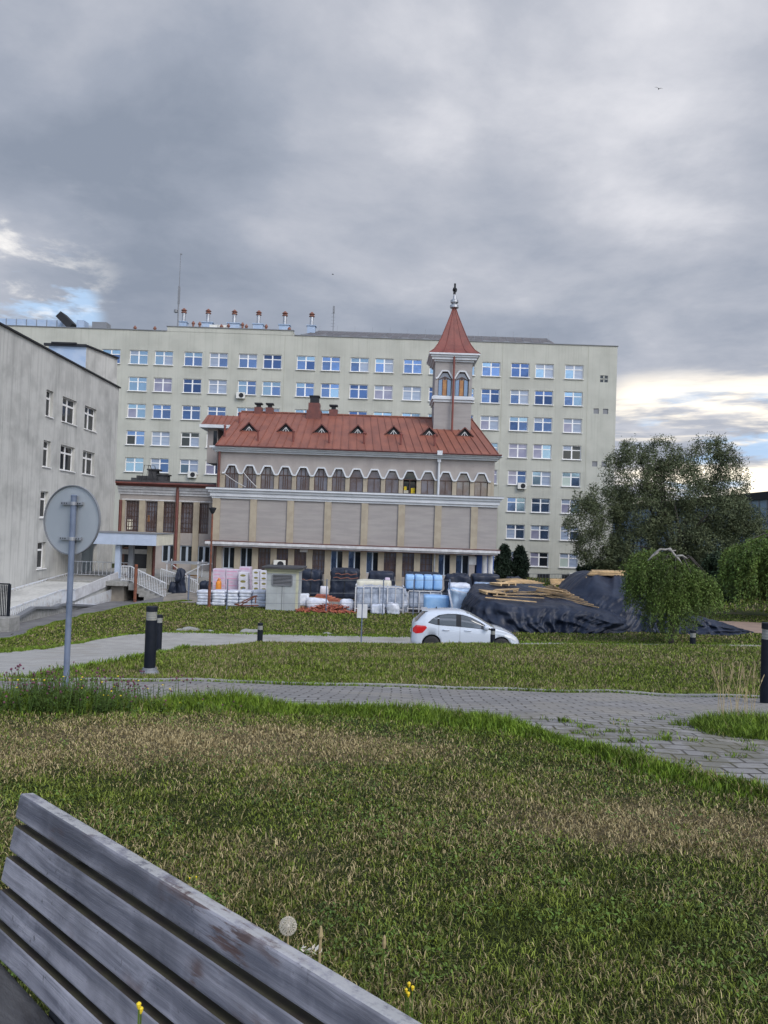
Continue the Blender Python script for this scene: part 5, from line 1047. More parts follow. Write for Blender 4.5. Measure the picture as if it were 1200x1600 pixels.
# goods to the right of the housing
load('sack_stack', 'small stack of white and blue sacks right of the grey housing', 'sack stack', 467, 482, 928, 43.2, .8, 'sack', 7, .05, .05)
load('wrapped_roll', 'long white wrapped roll lying on the broken roof tiles', 'roll', 478, 513, 935, 43, .5, 'whitewrap', 8, .05, .03, pal=False, rnd=.2)
load('wrapped_roll', 'short fat white roll standing at the right end of the tile heap', 'roll', 530, 554, 936, 42.5, .6, 'whitewrap', 8, .05, .05, pal=False, rnd=.25)
load('paper_sack', 'white paper sack with pink marks standing before the first black tarp stack', 'sack', 500, 513, 916, 45.5, .3, 'carton', 5, .02, pal=False)
q = MB()
for _ in range(330):
    px = random.gauss(512, 24); px = min(562, max(466, px)); D = random.uniform(41.3, 43.2); x = P(px, 940, D).x; h = .55*math.exp(-((px-520)/30)**2)*(1-abs(D-42.3)); z = zg(x, D)+random.uniform(.03, max(.08, h)); a = random.uniform(0, 3.14); b = random.uniform(-.5, .5); L = random.uniform(.07, .2); dv = Vector((math.cos(a), math.sin(a), b)).normalized()*L; q.bar(Vector((x, D, z))-dv, Vector((x, D, z))+dv, random.uniform(.05, .14), .03, 0, (random.random()*.6, .3, 1))
tag(build('broken_tile_rubble', q, 'brick', None), 'heap of broken red clay tiles along the yard edge', 'rubble', kind='stuff')
q = MB()
for j in range(5):
    D = 44.3; x0, x1, z1 = span(488, 534, 926, D); q.box((x0+j*.05, D, z1-.5+.07*j), (x1-j*.2, D+.9, z1-.5+.07*j+.055))
tag(build('tile_stack', q, 'brick', None, loc=(x0, D, z1-.5)), 'low stack of flat red tiles behind the broken tile heap', 'tile stack')
q = MB(); a = [P(x_, y_, 42.2) for x_, y_ in ((366, 944), (384, 941), (400, 931), (399, 943), (376, 946), (404, 946), (398, 931), (377, 941))]
for i, j in ((0, 1), (1, 2), (2, 3), (0, 4), (4, 5), (6, 7), (1, 4)): q.bar(a[i], a[j], .06, .06, 0, (0, 1, 0))
q.bar(a[2]+Vector((0, .4, -.05)), a[2], .05, .05); q.bar(a[1]+Vector((0, .4, -.05)), a[1], .05, .05); tag(build('red_steel_frame', q, 'rust', None, loc=tuple(a[4])), 'bent red steel frame leaning on the fourth sack pallet', 'frame')
load('tarp_covered_stack', 'black tarp covered stack just right of the grey metal housing', 'covered stack', 470, 503, 891, 50, 1.4, 'tarp', 12, .08, .10, 'black tarp covered stacks by the chapel wall', straps=1, rnd=.2)
load('tarp_covered_stack', 'tallest black tarp covered stack with orange straps, behind the tile heap', 'covered stack', 516, 562, 889.5, 49, 1.6, 'tarp', 14, .09, .06, 'black tarp covered stacks by the chapel wall', straps=1, rnd=.2)
load('tarp_covered_stack', 'black tarp covered stack behind the film wrapped window frames', 'covered stack', 575, 618, 893.5, 50, 1.4, 'tarp', 12, .07, .08, 'black tarp covered stacks by the chapel wall', rnd=.2)
load('tarp_covered_stack', 'black tarp covered stack mostly hidden behind the light blue boards', 'covered stack', 633, 690, 895, 51, 1.4, 'tarp', 12, .07, .05, 'black tarp covered stacks by the chapel wall', rnd=.2)
load('tarp_covered_stack', 'sagging black tarp covered stack right of the light blue boards', 'covered stack', 697, 738, 899, 47, 1.6, 'tarp', 12, .16, .10, 'black tarp covered stacks by the chapel wall', rnd=.25)
load('tarp_covered_stack', 'long low black tarp covered stack in front of the porch columns', 'covered stack', 738, 783, 898.5, 48, 1.6, 'tarp', 12, .06, .03, 'black tarp covered stacks by the chapel wall', rnd=.15)
q = MB()
for (a, b, y_, D) in ((521, 560, 903, 48.85), (470, 500, 906, 49.85), (524, 558, 897, 48.87)):
    x0, x1, z_ = span(a, b, y_, D); 
    for i in range(7): t0, t1 = i/7, (i+1)/7; q.bar((x0+(x1-x0)*t0, D-.1, z_+.05*math.sin(i*2.1)), (x0+(x1-x0)*t1, D-.1, z_+.05*math.sin((i+1)*2.1)), .02, .05)
tag(build('orange_tape', q, 'cap', None), 'torn orange barrier tape strung across the black covered stacks', 'tape')
# film wrapped frames, blue boards, blue boxes
def film_frames(a, b, yt, D, dep, label, n_=5, group=None):
    x0, x1, z1 = span(a, b, yt, D); z0 = zg((x0+x1)/2, D)+.03; t = thing('film_wrapped_crate', label, 'crate', ((x0+x1)/2, D+dep/2, z0), group)
    build('film', crumple(x0+.04, x1-.04, D+.05, D+dep-.05, z0+.25, z1-.06, 9, .06, a, .0, .1), 'clearfilm', t, smooth=True); q = MB()
    for i in range(n_+1):
        xx = x0+(x1-x0)*i/n_; q.box((xx-.03, D-.03, z0), (xx+.03, D+.03, z1)); q.box((xx-.03, D+dep-.03, z0), (xx+.03, D+dep+.03, z1))
    for z_ in (z0+.2, z1-.03): q.box((x0-.032, D-.032, z_-.03), (x1+.032, D+.032, z_+.03)); 
    for xx in (x0, x1): q.box((xx-.032, D-.032, z1-.06), (xx+.032, D+dep+.032, z1+.002))
    build('timber_frame', q, 'dirtytrim', t); return t
film_frames(556, 631, 916, 42.2, 1.5, 'film wrapped crate of window frames behind the small white board sign', 6)
load('film_bundle', 'pile of cream boards topping the film wrapped window frames', 'boards', 557, 612, 907, 44.4, .9, 'cream', 7, .04, .02)
load('film_bundle', 'loose crumpled clear film spilling between the two crates', 'plastic film', 612, 640, 918, 43, .8, 'clearfilm', 10, .2, .25, pal=False, rnd=.2)
load('white_parcel', 'flat white parcel lying at the foot of the window frame crate', 'parcel', 581, 601, 944, 41.6, .5, 'whitewrap', 6, .07, .1, pal=False)
load('white_parcel', 'white parcel leaning beside the fence post near the crate', 'parcel', 604, 625, 942, 41.6, .5, 'whitewrap', 7, .1, .3, pal=False)
load('carton_pile', 'small pile of pink and white cartons behind the cream boards', 'cartons', 601, 610, 903, 46.5, .6, 'pinkcarton', 4, .01, pal=False)
film_frames(638, 690, 923, 43.2, 1.5, 'timber framed crate with clear film under the light blue boards', 3)
zt_ = span(634, 692, 921.5, 43.2)[2]
for i, (a, b) in enumerate(((634.5, 648), (648.8, 662.6), (663.2, 677), (677.6, 691.8))):
    load('blue_board_pack', 'pack of light blue boards, %s of the four lying on the film crate' % ('first', 'second', 'third', 'fourth')[i], 'board pack', a, b, 898.5+i*.3, 43.1, 1.3, 'bluepanel', 6, .015, 0, 'packs of light blue boards in a row', zb=zt_+.01, pal=False, rnd=.08)
load('blue_box', 'bright blue wrapped box standing just behind the car roof', 'box', 663, 702, 931, 41.2, 1.0, 'bluepanel', 6, .015, 0, rnd=.04)
load('film_wrapped_pallet', 'big pallet of blue bags in clear film left of the tarp heap', 'wrapped pallet', 706, 752, 921, 40.6, 1.4, 'bluefilm', 12, .07, -.06, straps=0, rnd=.12)
load('film_wrapped_pallet', 'pallet of pale wrapped goods behind the black tarp heap corner', 'wrapped pallet', 745, 786, 912, 42.8, 1.4, 'bluefilm', 10, .04, 0, rnd=.1)
load('film_wrapped_pallet', 'pallet of white goods with red print beside the blue boards', 'wrapped pallet', 703, 735, 912, 43.6, 1.2, 'whitewrap', 8, .05, 0, rnd=.1)
q = MB(); a, b, c, d = P(701, 921, 40.4), P(708, 955, 40.4), P(704, 921, 40.4), P(752, 932, 40.4); q.bar(a, b, .09, .06, 0, (0, 1, 0)); q.bar(c, d, .05, .08, 0, (0, 1, 0)); tag(build('white_batten', q, 'whitewrap', None, loc=tuple(b)), 'white battens forming an angle on the big film wrapped pallet', 'batten')
q = MB(); x0, x1, z1 = span(745, 772, 862, LY+3); q.box((x0, LY+3, -4.9), (x1, LY+5, P(760, 874, LY+3).z+.3)); 
for i in range(12): q.box((x0+.02+i*(x1-x0)/12, LY+2.97, -4.8), (x0+.06+i*(x1-x0)/12, LY+3, P(760, 874, LY+3).z+.25))
tag(build('blue_container', q, 'container', None, loc=((x0+x1)/2, LY+4, -4.9)), 'deep blue ribbed container seen behind the porch columns', 'container')
# small debris around the sheds at the right of the chapel
load('covered_machine', 'dark covered machine with timber frame behind the tarp heap', 'machine', 792, 820, 903, 52, 1.6, 'tarp', 10, .15, .15, rnd=.2)
load('covered_machine', 'low dark covered stack left of the far timber pile', 'covered stack', 822, 852, 912, 50, 1.4, 'stone_dark', 8, .1, .1, rnd=.2)
# fencing in the yard: steel posts with wires between
fn = thing('wire_fence', 'thin wire fence with steel posts along the front of the yard', 'fence', (0, 41.5, -4.6)); fp = []
for px in (356, 511, 599.5, 647, 703): a = P(px, 905, 41.4); fp.append(a); q = MB(); q.tube([(a.x, 41.4, a.z), (a.x, 41.4, zg(a.x, 41.4)-.05)], .035, 6); build('fence_post', q, 'galv', fn)
q = MB(); 
for dz_ in (.05, .75, 1.3):
    for i in range(len(fp)-1): q.bar(fp[i]-Vector((0, 0, dz_)), fp[i+1]-Vector((0, 0, dz_+.0)), .018, .018)
build('wire', q, 'midgrey', fn)
for px, y0_, y1_, D, lab in ((295.5, 899, 943, 45.5, 'plain grey steel post standing between scaffold and lamp post'), (380.3, 920, 935, 44.5, 'short dark peg standing between the carton stacks')):
    a, b = P(px, y0_, D), P(px, y1_, D); q = MB(); q.tube([(a.x, D, a.z), (a.x, D, zg(a.x, D)-.05)], .05, 7); q.lathe((a.x, D, a.z), [(.07, 0), (.07, .05)], 8); tag(build('steel_post', q, 'galv', None, loc=(a.x, D, b.z)), lab, 'post')
# ================================================================== TARP HEAP AND TIMBER
def lump(name, label, outline, ztop, folds, seed, skirt=.35, center=None, nseg=420, mk='tarp', nv=26, rad=.16):
    ol = resample(list(outline)+[outline[0]], nseg+1)[:-1]; cx_, cy_ = center or ol.mean(0); per = np.r_[0, np.cumsum(np.hypot(*np.diff(ol, axis=0).T))]; vs = []; rings = []
    nr = 16
    for r_ in range(1, nr+1):
        t = r_/nr; ring = []
        for i, (x, y) in enumerate(ol):
            X_, Y_ = cx_+(x-cx_)*t, cy_+(y-cy_)*t; z = ztop(X_, Y_)+.07*mnoise.noise(Vector((X_*1.3, Y_*1.3, seed)))+.06*(1-abs(mnoise.noise(Vector((X_*2.2+Y_, Y_*1.1, seed+3))))*3)*(.6 if r_ < nr else .2)+rad*(1-2.4*abs(mnoise.noise(Vector((math.cos(math.atan2(y-cy_, x-cx_))*3, math.sin(math.atan2(y-cy_, x-cx_))*3, seed)))))*t*(1.1-t)
            ring.append((X_, Y_, z-(.05 if r_ == nr else 0)))
        rings.append(ring)
    nx, ny = np.gradient(ol[:, 1]), -np.gradient(ol[:, 0]); l_ = np.hypot(nx, ny)+1e-9; nx /= l_; ny /= l_
    if ((ol[:, 0]-cx_)*nx+(ol[:, 1]-cy_)*ny).mean() < 0: nx, ny = -nx, -ny
    top = rings[-1]
    for j in range(1, nv+1):
        v_ = j/nv; ring = []
        for i, (x, y) in enumerate(ol):
            s_ = per[i]; zb = zg(x, y)+.035; H = top[i][2]-zb
            sw = s_*1.5+1.1*math.sin(s_*.9+seed)*v_*v_+.8*mnoise.noise(Vector((s_*.5, v_*1.5, seed)))
            f1 = 1-2.2*abs(mnoise.noise(Vector((sw, v_*.35, seed+1)))); f2 = 1-2*abs(mnoise.noise(Vector((sw*2.7+3*v_, v_*.9, seed+5)))); f3 = mnoise.noise(Vector((s_*5, v_*6, seed+2)))
            swag = 1-2*abs(mnoise.noise(Vector((s_*.45+seed, (v_-.25*math.cos(s_*.9))*2.6, 7.0))))
            o_ = skirt*v_**1.5+folds*(f1*v_**.7*.50+f2*.26*v_**.5+f3*.08+.42*swag*math.sin(math.pi*v_)); ring.append((x+nx[i]*o_, y+ny[i]*o_, top[i][2]-H*v_+(0 if j < nv else 0)+.04*f2*(1-v_)))
        rings.append(ring)
    n = nseg
    for r_ in rings: vs += r_
    fs = [(a*n+i, a*n+(i+1) % n, (a+1)*n+(i+1) % n, (a+1)*n+i) for a in range(len(rings)-1) for i in range(n)]
    vs.append((cx_, cy_, ztop(cx_, cy_))); fs += [(len(vs)-1, (i+1) % n, i) for i in range(n)]
    q = MB(); q.add(vs, fs); o = build(name, q, mk, None, smooth=True, loc=(cx_, cy_, zg(cx_, cy_))); return tag(o, label, 'covered heap', 'tarp covered heaps of building material')
def rr(x0, x1, y0, y1, w_=.25):
    return [(x0+w_, y0), (x1-w_, y0), (x1, y0+w_), (x1, y1-w_), (x1-w_, y1), (x0+w_, y1), (x0, y1-w_), (x0, y0+w_)]
def ZL(x, y): return -3.26+.105*(y-36)-.07*math.sin(x*1.1)-.15*max(0, x-8.5)
lump('tarp_heap', 'long low black tarp heap with timber on top, right behind the car', [(4.75, 36.4), (5.6, 35.7), (8.2, 35.45), (10.6, 35.2), (11.0, 35.6), (11.2, 37), (10.3, 40.2), (7.5, 41.4), (4.9, 40.8), (4.5, 38.4)], ZL, .5, 3.0)
lump('tarp_heap', 'tallest black tarp heap with timber bundle on its peak, left of weeping tree', [(8.9, 38.6), (9.9, 37.3), (11.2, 36.5), (13.2, 36.2), (14.4, 37.0), (14.6, 40), (13.6, 41.6), (10.4, 41.8), (9.2, 40.6)],
     lambda x, y: -2.0-.40*ss(abs(x-11.3)/2.4-.35)-.75*ss((10.5-x)/1.6)-.75*ss((38.1-y)/1.5)-.12*abs(math.sin((x-9)*1.9))*ss((38.6-y)/1.2), .55, 11.0, .8, rad=.42)
lump('tarp_heap', 'small low black tarp heap under the right side of the weeping tree', [(13.2, 35.6), (14.6, 35.0), (15.7, 34.9), (16.5, 35.6), (16.2, 37.4), (14.6, 38.2), (13.2, 37.6)], lambda x, y: -3.35-.22*(x-13.5), .45, 21.0, .5, nseg=260)
lump('tarp_heap', 'black tarp heap set back between the long heap and the far timber', [(5.5, 43.2), (8.0, 42.6), (10.5, 42.4), (12.2, 43), (12, 45), (8, 45.6), (5.6, 45)], lambda x, y: -2.95-.04*(x-6), .35, 31.0, .4, nseg=260)
def board(a, b, label, w_=.10, t_=.035, group='loose boards on the long tarp heap'):
    q = MB(); q.bar(a, b, w_, t_); a = Vector(a); return tag(build('timber_board', q, 'plank', None, loc=tuple((a+Vector(b))/2)), label, 'board', group)
# fan of boards lying over the low heap (endpoints measured on its top surface)
for i in range(11):
    a = Vector((7.4+.16*i+random.uniform(-.15, .1), 38.6+.10*i, 0)); b = Vector((10.1-.15*i+random.uniform(-.15, .1), 35.9+.27*i, 0)); a.z = ZL(7.5, a.y)+.12+.03*i; b.z = ZL(b.x, b.y)+.12+.04*i
    board(a, b, 'long sawn board in the fan of boards on the long tarp heap', .06, .04)
for i in range(3):
    a, b = P(826+i*3, 928+i*2, 38.4+i*.1), P(878+i*6, 941-i, 37.3); a.z = ZL(a.x, a.y)+.45-i*.03; b.z = ZL(b.x, b.y)+.42-i*.05; board(a, b, ('first', 'second', 'third')[i]+' of three longer boards crossing over the fan of boards', .11, .04, 'crossing boards on the tarp heap')
for i in (0, 2, 4, 6):
    a, b = P(758+i*6, 941-i*1.2, 36.3+i*.35), P(838+i*6, 947-i*2.2, 36.1+i*.42); a.z = ZL(a.x, a.y)+.10; b.z = ZL(b.x, b.y)+.13+.01*i; board(a, b, 'board lying lengthwise near the front edge of the tarp heap', .12, .04, 'lengthwise boards on the tarp heap')
def pallet_on(px, py, D, z, rz, label, s=1.0):
    c = P(px, py, D); t = thing('wooden_pallet', label, 'pallet', (0, 0, 0), 'wooden pallets thrown on the tarp heap'); q = MB()
    for i in range(7): q.box((-.6*s, -.4*s+i*.125*s, .10), (.6*s, -.4*s+i*.125*s+.08, .122))
    build('deck_board', q, 'plank', t); t.children[-1]['kind'] = 'stuff'; q = MB()
    for xx in (-.55, 0, .47): q.box((xx*s, -.4*s, 0), (xx*s+.08, .44*s, .098))
    build('stringer', q, 'plank', t); t.location = (c.x, D, z); t.rotation_euler = (random.uniform(-.12, .12), random.uniform(-.1, .1), rz); return t
pallet_on(770, 932, 37.6, ZL(5.6, 37.6)+.08, .3, 'wooden pallet lying at the left front of the tarp heap'); pallet_on(790, 931, 38.3, ZL(6.4, 38.3)+.14, -.4, 'second wooden pallet overlapping the first on the tarp heap'); pallet_on(786, 921, 40.3, ZL(6.4, 40.3)+.12, .6, 'wooden pallet tilted at the back of the tarp heap'); pallet_on(795, 918, 43.6, -2.75, .1, 'wooden pallet on the set back tarp heap', 1.1)
for i in range(8):
    a, b = P(783+i*2, 921+i*.6, 41.5+i*.1), P(850-i*5, 919+i*.8, 42.2+i*.12); a.z = ZL(a.x, min(a.y, 40.5))+.14+.02*i; b.z = ZL(b.x, 40.5)+.14+.02*i; board(a, b, 'board in the loose pile at the back of the tarp heap', .10, .04, 'boards at the back of the tarp heap')
for i in range(7):
    a, b = P(860+i*.5, 919-i*.6, 46), P(903-i, 917.5-i*.4, 46.4); z = -2.98+i*.045; a.z = z; b.z = z; a.y += i*.13; b.y += i*.13; board(a, b, 'board in the neat yellow pile behind the heap', .12, .04, 'boards in the neat pile behind the heap')
tb = thing('timber_bundle', 'bundle of sawn laths lying on the peak of the tallest tarp heap', 'timber bundle', (12.1, 38.8, -1.95))
for r_ in range(4):
    for c_ in range(6):
        q = MB(); z = -1.93+r_*.062; y = 38.0+c_*.22; a = P(918+r_*2+random.uniform(-1, 1), 905, y); b = P(972+random.uniform(-4, 12), 905, y); q.bar((a.x, y, z), (b.x, y+.25, z+random.uniform(-.01, .02)), .12, .04); build('lath', q, 'plank', tb)
q = MB()
for i in range(5): y = 38.1+i*.25; q.bar(P(916, 901, y)*1.0, P(924, 915, y-.2)*1.0, .1, .035)
build('lath', q, 'plank', tb); tb.children[-1]['kind'] = 'stuff'
# ================================================================== POSTS, SIGNS, LAMP
def bollard(px, D, label, h=1.0, base=False):
    c = P(px, 1000, D); x = c.x; z = zg(x, D); t = thing('path_bollard', label, 'bollard', (0, 0, 0), 'black bollard lights with pale bands along the paths')
    q = MB(); q.lathe((0, 0, -.1), [(.083, 0), (.083, .1+h*.80)], 24); build('bollard_body', q, 'black', t, smooth=False)
    q = MB(); q.lathe((0, 0, h*.80), [(.076, 0.0), (.076, h*.125)], 24); 
    for k_2 in range(1): pass
    build('light_band', q, 'lens', t); q = MB(); q.lathe((0, 0, h*.925), [(.083, 0), (.083, h*.065), (.078, h*.075)], 24); build('bollard_cap', q, 'black', t)
    for k2 in range(3): q = MB(); q.lathe((0, 0, h*(.825+.035*k2)), [(.0785, 0), (.0785, .006)], 24); build('light_fin', q, 'midgrey', t)
    if base: q = MB(); q.lathe((0, 0, -.03), [(.15, 0), (.15, .04), (.11, .09), (.10, .13)], 16); build('foot_collar', q, 'midgrey', t)
    t.location = (x, D, z); return t
def bx_(px, py, D): return P(px, py, D).x
for px, py, D, lab, ba in ((233.5, 1050, 11.4, 'black bollard nearest the round sign, largest on the left', True), (247, 1021, 20, 'black bollard half hidden right behind the largest left bollard', False), (405.5, 1015, 23.5, 'black bollard standing alone at the road edge below the housing', False), (769.5, 1010, 26.5, 'black bollard in front of the white car bonnet', False), (1082, 1020, 22, 'black bollard at the foot of the weeping tree', False), (1198, 1118, 9.75, 'black bollard cut by the right edge, beside the long grass tuft', False)):
    c = bollard(px, D, lab, 1.0 if D != 9.75 else 1.03, ba); c.location.x = P(px, py, D).x
# round sign seen from the back
sgn = thing('round_road_sign', 'round road sign seen from behind on a galvanised pole', 'road sign', (0, 0, 0)); SD = 8.5
bt, tpz = P(106.5, 1078, SD), P(119, 776, SD); pz0 = zg(bt.x, SD); Rd = .385; zc_ = (P(109, 758, SD).z+P(109, 867, SD).z)/2; px_, pz_ = P(114, 812, SD).x, zc_
q = MB(); q.tube([(px_, SD, pz0-.1), (px_, SD, tpz.z)], .032, 14); q.lathe((px_, SD, tpz.z), [(.034, 0), (.034, .012), (.02, .02)], 14); build('pole', q, 'galv', sgn, smooth=False)
yaw = R(20); dn = Vector((math.sin(yaw), math.cos(yaw), 0)); ds = Vector((math.cos(yaw), -math.sin(yaw), 0)); cd_ = Vector((P(109.5, 812, SD).x, SD+.055, zc_))
def disc(mb, r0, r1, o0, o1, n=56, mi=0):
    vs = []
    for r_, o_ in ((r0, o0), (r1, o0), (r1, o1), (r0, o1)):
        for k2 in range(n): a_ = 2*math.pi*k2/n; vs.append(cd_+ds*math.cos(a_)*r_+Vector((0, 0, math.sin(a_)*r_))+dn*o_)
    fs = [(j*n+i, j*n+(i+1) % n, ((j+1) % 4)*n+(i+1) % n, ((j+1) % 4)*n+i) for j in range(4) for i in range(n)]; mb.add(vs, fs, mi)
q = MB(); disc(q, .0005, Rd, 0.0, .004); build('sign_plate', q, 'signback', sgn); q = MB(); disc(q, Rd-.006, Rd+.004, -.018, .008); build('rim', q, 'midgrey', sgn)
q = MB(); disc(q, .0005, Rd-.03, .0045, .006); build('sign_face', q, 'trim', sgn)
for dz_ in (.185, -.205):
    q = MB(); c = cd_+Vector((0, 0, dz_)); a_, b_ = c-ds*.14-dn*.02, c+ds*.155-dn*.02; q.bar(a_, b_, .028, .034); build('clamp_channel', q, 'metal', sgn); q = MB(); q.lathe((px_, SD, c.z-.02), [(.040, 0), (.040, .038)], 14)
    for s_ in (-.12, -.085, -.055, .10, .13): q.lathe(tuple(c+ds*s_-dn*.036), [(.007, -.002), (.007, .004)], 8, 1, 'y')
    build('clamp_band', q, ['metal', 'darkgrey'], sgn)
sp = thing('small_board_sign', 'small plain pale rectangular board on a thin post by the road', 'sign', (0, 0, 0)); D = 25.6; x0, x1, z1 = span(558.2, 574.3, 944, D); z0_ = P(566, 965.5, D).z; xm = (x0+x1)/2
q = MB(); q.tube([(xm, D+.02, zg(xm, D)-.1), (xm, D+.02, z1+.02)], .022, 8); build('post', q, 'galv', sp); q = MB(); q.box((x0, D-.012, z0_), (x1, D-.004, z1)); build('board', q, 'dirtytrim', sp, bevel=.002); q = MB(); q.box((xm-.016, D-.016, z0_+.0), (xm+.016, D-.0125, z1-.0)); build('clamp_channel', q, 'galv', sp)
lp = thing('lamp_post', 'rusty brown lamp post with a cup shaped head before the cartons', 'street lamp', (0, 0, 0)); D = 42.3; a, b = P(333, 803, D), P(325.5, 946, D); x = (P(333, 803, D).x+P(325.5, 946, D).x)/2
q = MB(); q.tube([(x, D, zg(x, D)-.1), (x, D, zg(x, D)+1.2)], .085, 10); q.tube([(x, D, zg(x, D)+1.2), (x, D, a.z)], [.062, .045], 10); build('pole', q, 'rust', lp); q = MB(); q.lathe((x, D, a.z), [(.04, 0), (.11, .08), (.20, .28), (.21, .34), (.05, .37)], 14); build('lamp_head', q, 'darkgrey', lp)
# ================================================================== WHITE CAR
car = thing('parked_car', 'white five door hatchback parked on the road behind the lawn', 'car', (0, 0, 0))
roof_ = [(0, .42), (.02, .62), (.03, .86), (.10, 1.06), (.2, 1.12), (.36, 1.30), (.52, 1.455), (.75, 1.49), (1.1, 1.518), (1.45, 1.52), (1.75, 1.505), (2.1, 1.42), (2.45, 1.25), (2.75, 1.08), (2.98, .965), (3.15, .92), (3.35, .87), (3.6, .765), (3.78, .66), (3.88, .55), (3.93, .42), (3.94, .34)]
belt_ = [(0, .60), (.1, .98), (.6, .99), (1.0, .95), (2.0, .90), (2.6, .86), (2.95, .84), (3.3, .78), (3.6, .68), (3.85, .52), (3.94, .36)]
wid_ = [(0, .60), (.06, .70), (.2, .79), (.5, .845), (1.0, .86), (2.6, .86), (3.2, .835), (3.55, .77), (3.75, .68), (3.87, .54), (3.94, .38)]
I_ = lambda pts, x: float(np.interp(x, [p_[0] for p_ in pts], [p_[1] for p_ in pts]))
WR, WF, WZ, AR = .74, 3.23, .30, .355
def zbot(x):
    z = .20+.12*max(0, (x-3.6)/.34)+.10*max(0, (.25-x)/.25)
    for c in (WR, WF):
        d = abs(x-c)
        if d < AR: z = max(z, WZ+math.sqrt(AR*AR-d*d))
    return z
def csec(x):
    zr, zbl, wv = I_(roof_, x), I_(belt_, x), I_(wid_, x); zbl = min(zbl, zr-.02); zb2 = min(zbot(x), zbl-.03)
    gh = max(0, zr-zbl); inn = .30*gh/.6 if gh > .15 else 0.08*gh/.15; wr = wv-inn*.80
    zs = .5*(zbl+.35)
    return [(0, zr), (wr*.55, zr-.008), (wr*.86, zr-.03-.02*gh), (wr, zr-.075*min(1, gh/.3)), (wv*.5+wr*.5+.012, zr*.5+zbl*.5), (wv-.02, zbl+.015), (wv, max(zb2, zbl-.05)), (wv+.018, max(zb2, .62)) if zbl > .66 else (wv, max(zb2, zbl-.08)), (wv+.012, max(zb2, .42)), (wv-.01, max(zb2, .26)), (wv-.05, zb2), (wv-.22, zb2+.0), (0, zb2)]
xs_ = sorted(set([round(v_, 4) for v_ in list(np.linspace(0, 3.94, 80))+[WR-AR, WR+AR, WF-AR, WF+AR, WR-AR+.01, WR+AR-.01, WF-AR+.01, WF+AR-.01]+[.004, .015, .03, 3.935, 3.92, 3.9]]))
q = MB(); rg = []
for x in xs_: c = csec(x); rg.append([(x, -y, z) for y, z in c]+[(x, y, z) for y, z in c[-2:0:-1]])
n = len(rg[0]); q.add([p_ for r_ in rg for p_ in r_], [(i*n+k2, i*n+(k2+1) % n, (i+1)*n+(k2+1) % n, (i+1)*n+k2) for i in range(len(rg)-1) for k2 in range(n)]+[tuple(range(n)), tuple((len(rg)-1)*n+k2 for k2 in range(n))[::-1]])
body = build('car_body', q, 'carpaint', car, smooth=True)
def side_y(x, z):
    c = csec(x); zs = [p_[1] for p_ in c[2:11]][::-1]; ys = [p_[0] for p_ in c[2:11]][::-1]; return float(np.interp(z, zs, ys))
def side_patch(top, bot, x0, x1, mk, name, par, off=.006, sides=(-1, 1), n_=24, nz=5):
    for s_ in sides:
        q = MB(); vs = []
        for i in range(n_+1):
            x = x0+(x1-x0)*i/n_; zt_, zb2 = I_(top, x), I_(bot, x)
            for j in range(nz+1): z = zb2+(zt_-zb2)*j/nz; vs.append((x, s_*(side_y(x, z)+off), z))
        q.add(vs, [(i*(nz+1)+j, (i+1)*(nz+1)+j, (i+1)*(nz+1)+j+1, i*(nz+1)+j+1) for i in range(n_) for j in range(nz)]); build(name, q, mk, par, smooth=True)
wt = [(.60, 1.075), (.75, 1.21), (.98, 1.34), (1.3, 1.392), (1.6, 1.395), (1.85, 1.37), (2.15, 1.29), (2.45, 1.15), (2.7, 1.01), (2.93, .875)]
wbm = [(.60, 1.06), (.85, 1.0), (1.0, .985), (1.6, .96), (2.2, .925), (2.93, .865)]
side_patch(wt, wbm, .60, 2.93, 'darkgrey', 'window_surround', car, .004, n_=40)
side_patch([(a_, b_-.02) for a_, b_ in wt], [(a_, b_+.012) for a_, b_ in wbm], 1.0, 1.60, 'carglass', 'side_window', car, .009)
side_patch([(a_, b_-.02) for a_, b_ in wt], [(a_, b_+.012) for a_, b_ in wbm], 1.78, 2.50, 'carglass', 'side_window', car, .009)
side_patch([(a_, b_-.02) for a_, b_ in wt], [(a_, b_+.012) for a_, b_ in wbm], 2.55, 2.84, 'carglass', 'quarter_window', car, .009)
side_patch([(a_, b_-.02) for a_, b_ in wt], [(a_, b_+.012) for a_, b_ in wbm], .66, .93, 'carglass', 'quarter_window', car, .009)
for xd in (.98, 1.74, 2.98):
    zt_ = I_(wbm, xd) if xd < 2.9 else .80; side_patch([(xd-.1, zt_), (xd+.1, zt_)], [(xd-.1, .30 if xd > 1.2 else .62), (xd+.1, .30 if xd > 1.2 else .62)], xd-.005, xd+.005, 'midgrey', 'door_gap', car, .003, n_=1, nz=10)
for xd in (1.12, 1.90):
    for s_ in (-1, 1): y = side_y(xd, .82); q = MB(); q.tube([(xd, s_*(y+.0), .83), (xd+.05, s_*(y+.04), .835), (xd+.19, s_*(y+.04), .83), (xd+.24, s_*y, .825)], .016, 6); build('door_handle', q, 'carpaint', car, smooth=True)
side_patch([(.02, .80), (.16, .96), (.5, .955), (.56, .90)], [(.02, .74), (.16, .66), (.4, .70), (.56, .88)], .05, .55, 'redlamp', 'tail_light', car, .010)
side_patch([(3.3, .70), (3.45, .75), (3.62, .70), (3.85, .52)], [(3.3, .69), (3.5, .62), (3.7, .52), (3.85, .48)], 3.33, 3.80, 'clearlamp', 'headlight', car, .010)
for s_ in (-1, 1):
    q = crumple(2.58, 2.76, s_*.92-.09, s_*.92+.09, .90, 1.05, 5, 0, 0, .1, .06); build('wing_mirror', q, 'carpaint', car, smooth=True); q = MB(); q.bar((2.68, s_*.80, .90), (2.66, s_*.90, .92), .06, .05); build('mirror_arm', q, 'darkgrey', car)
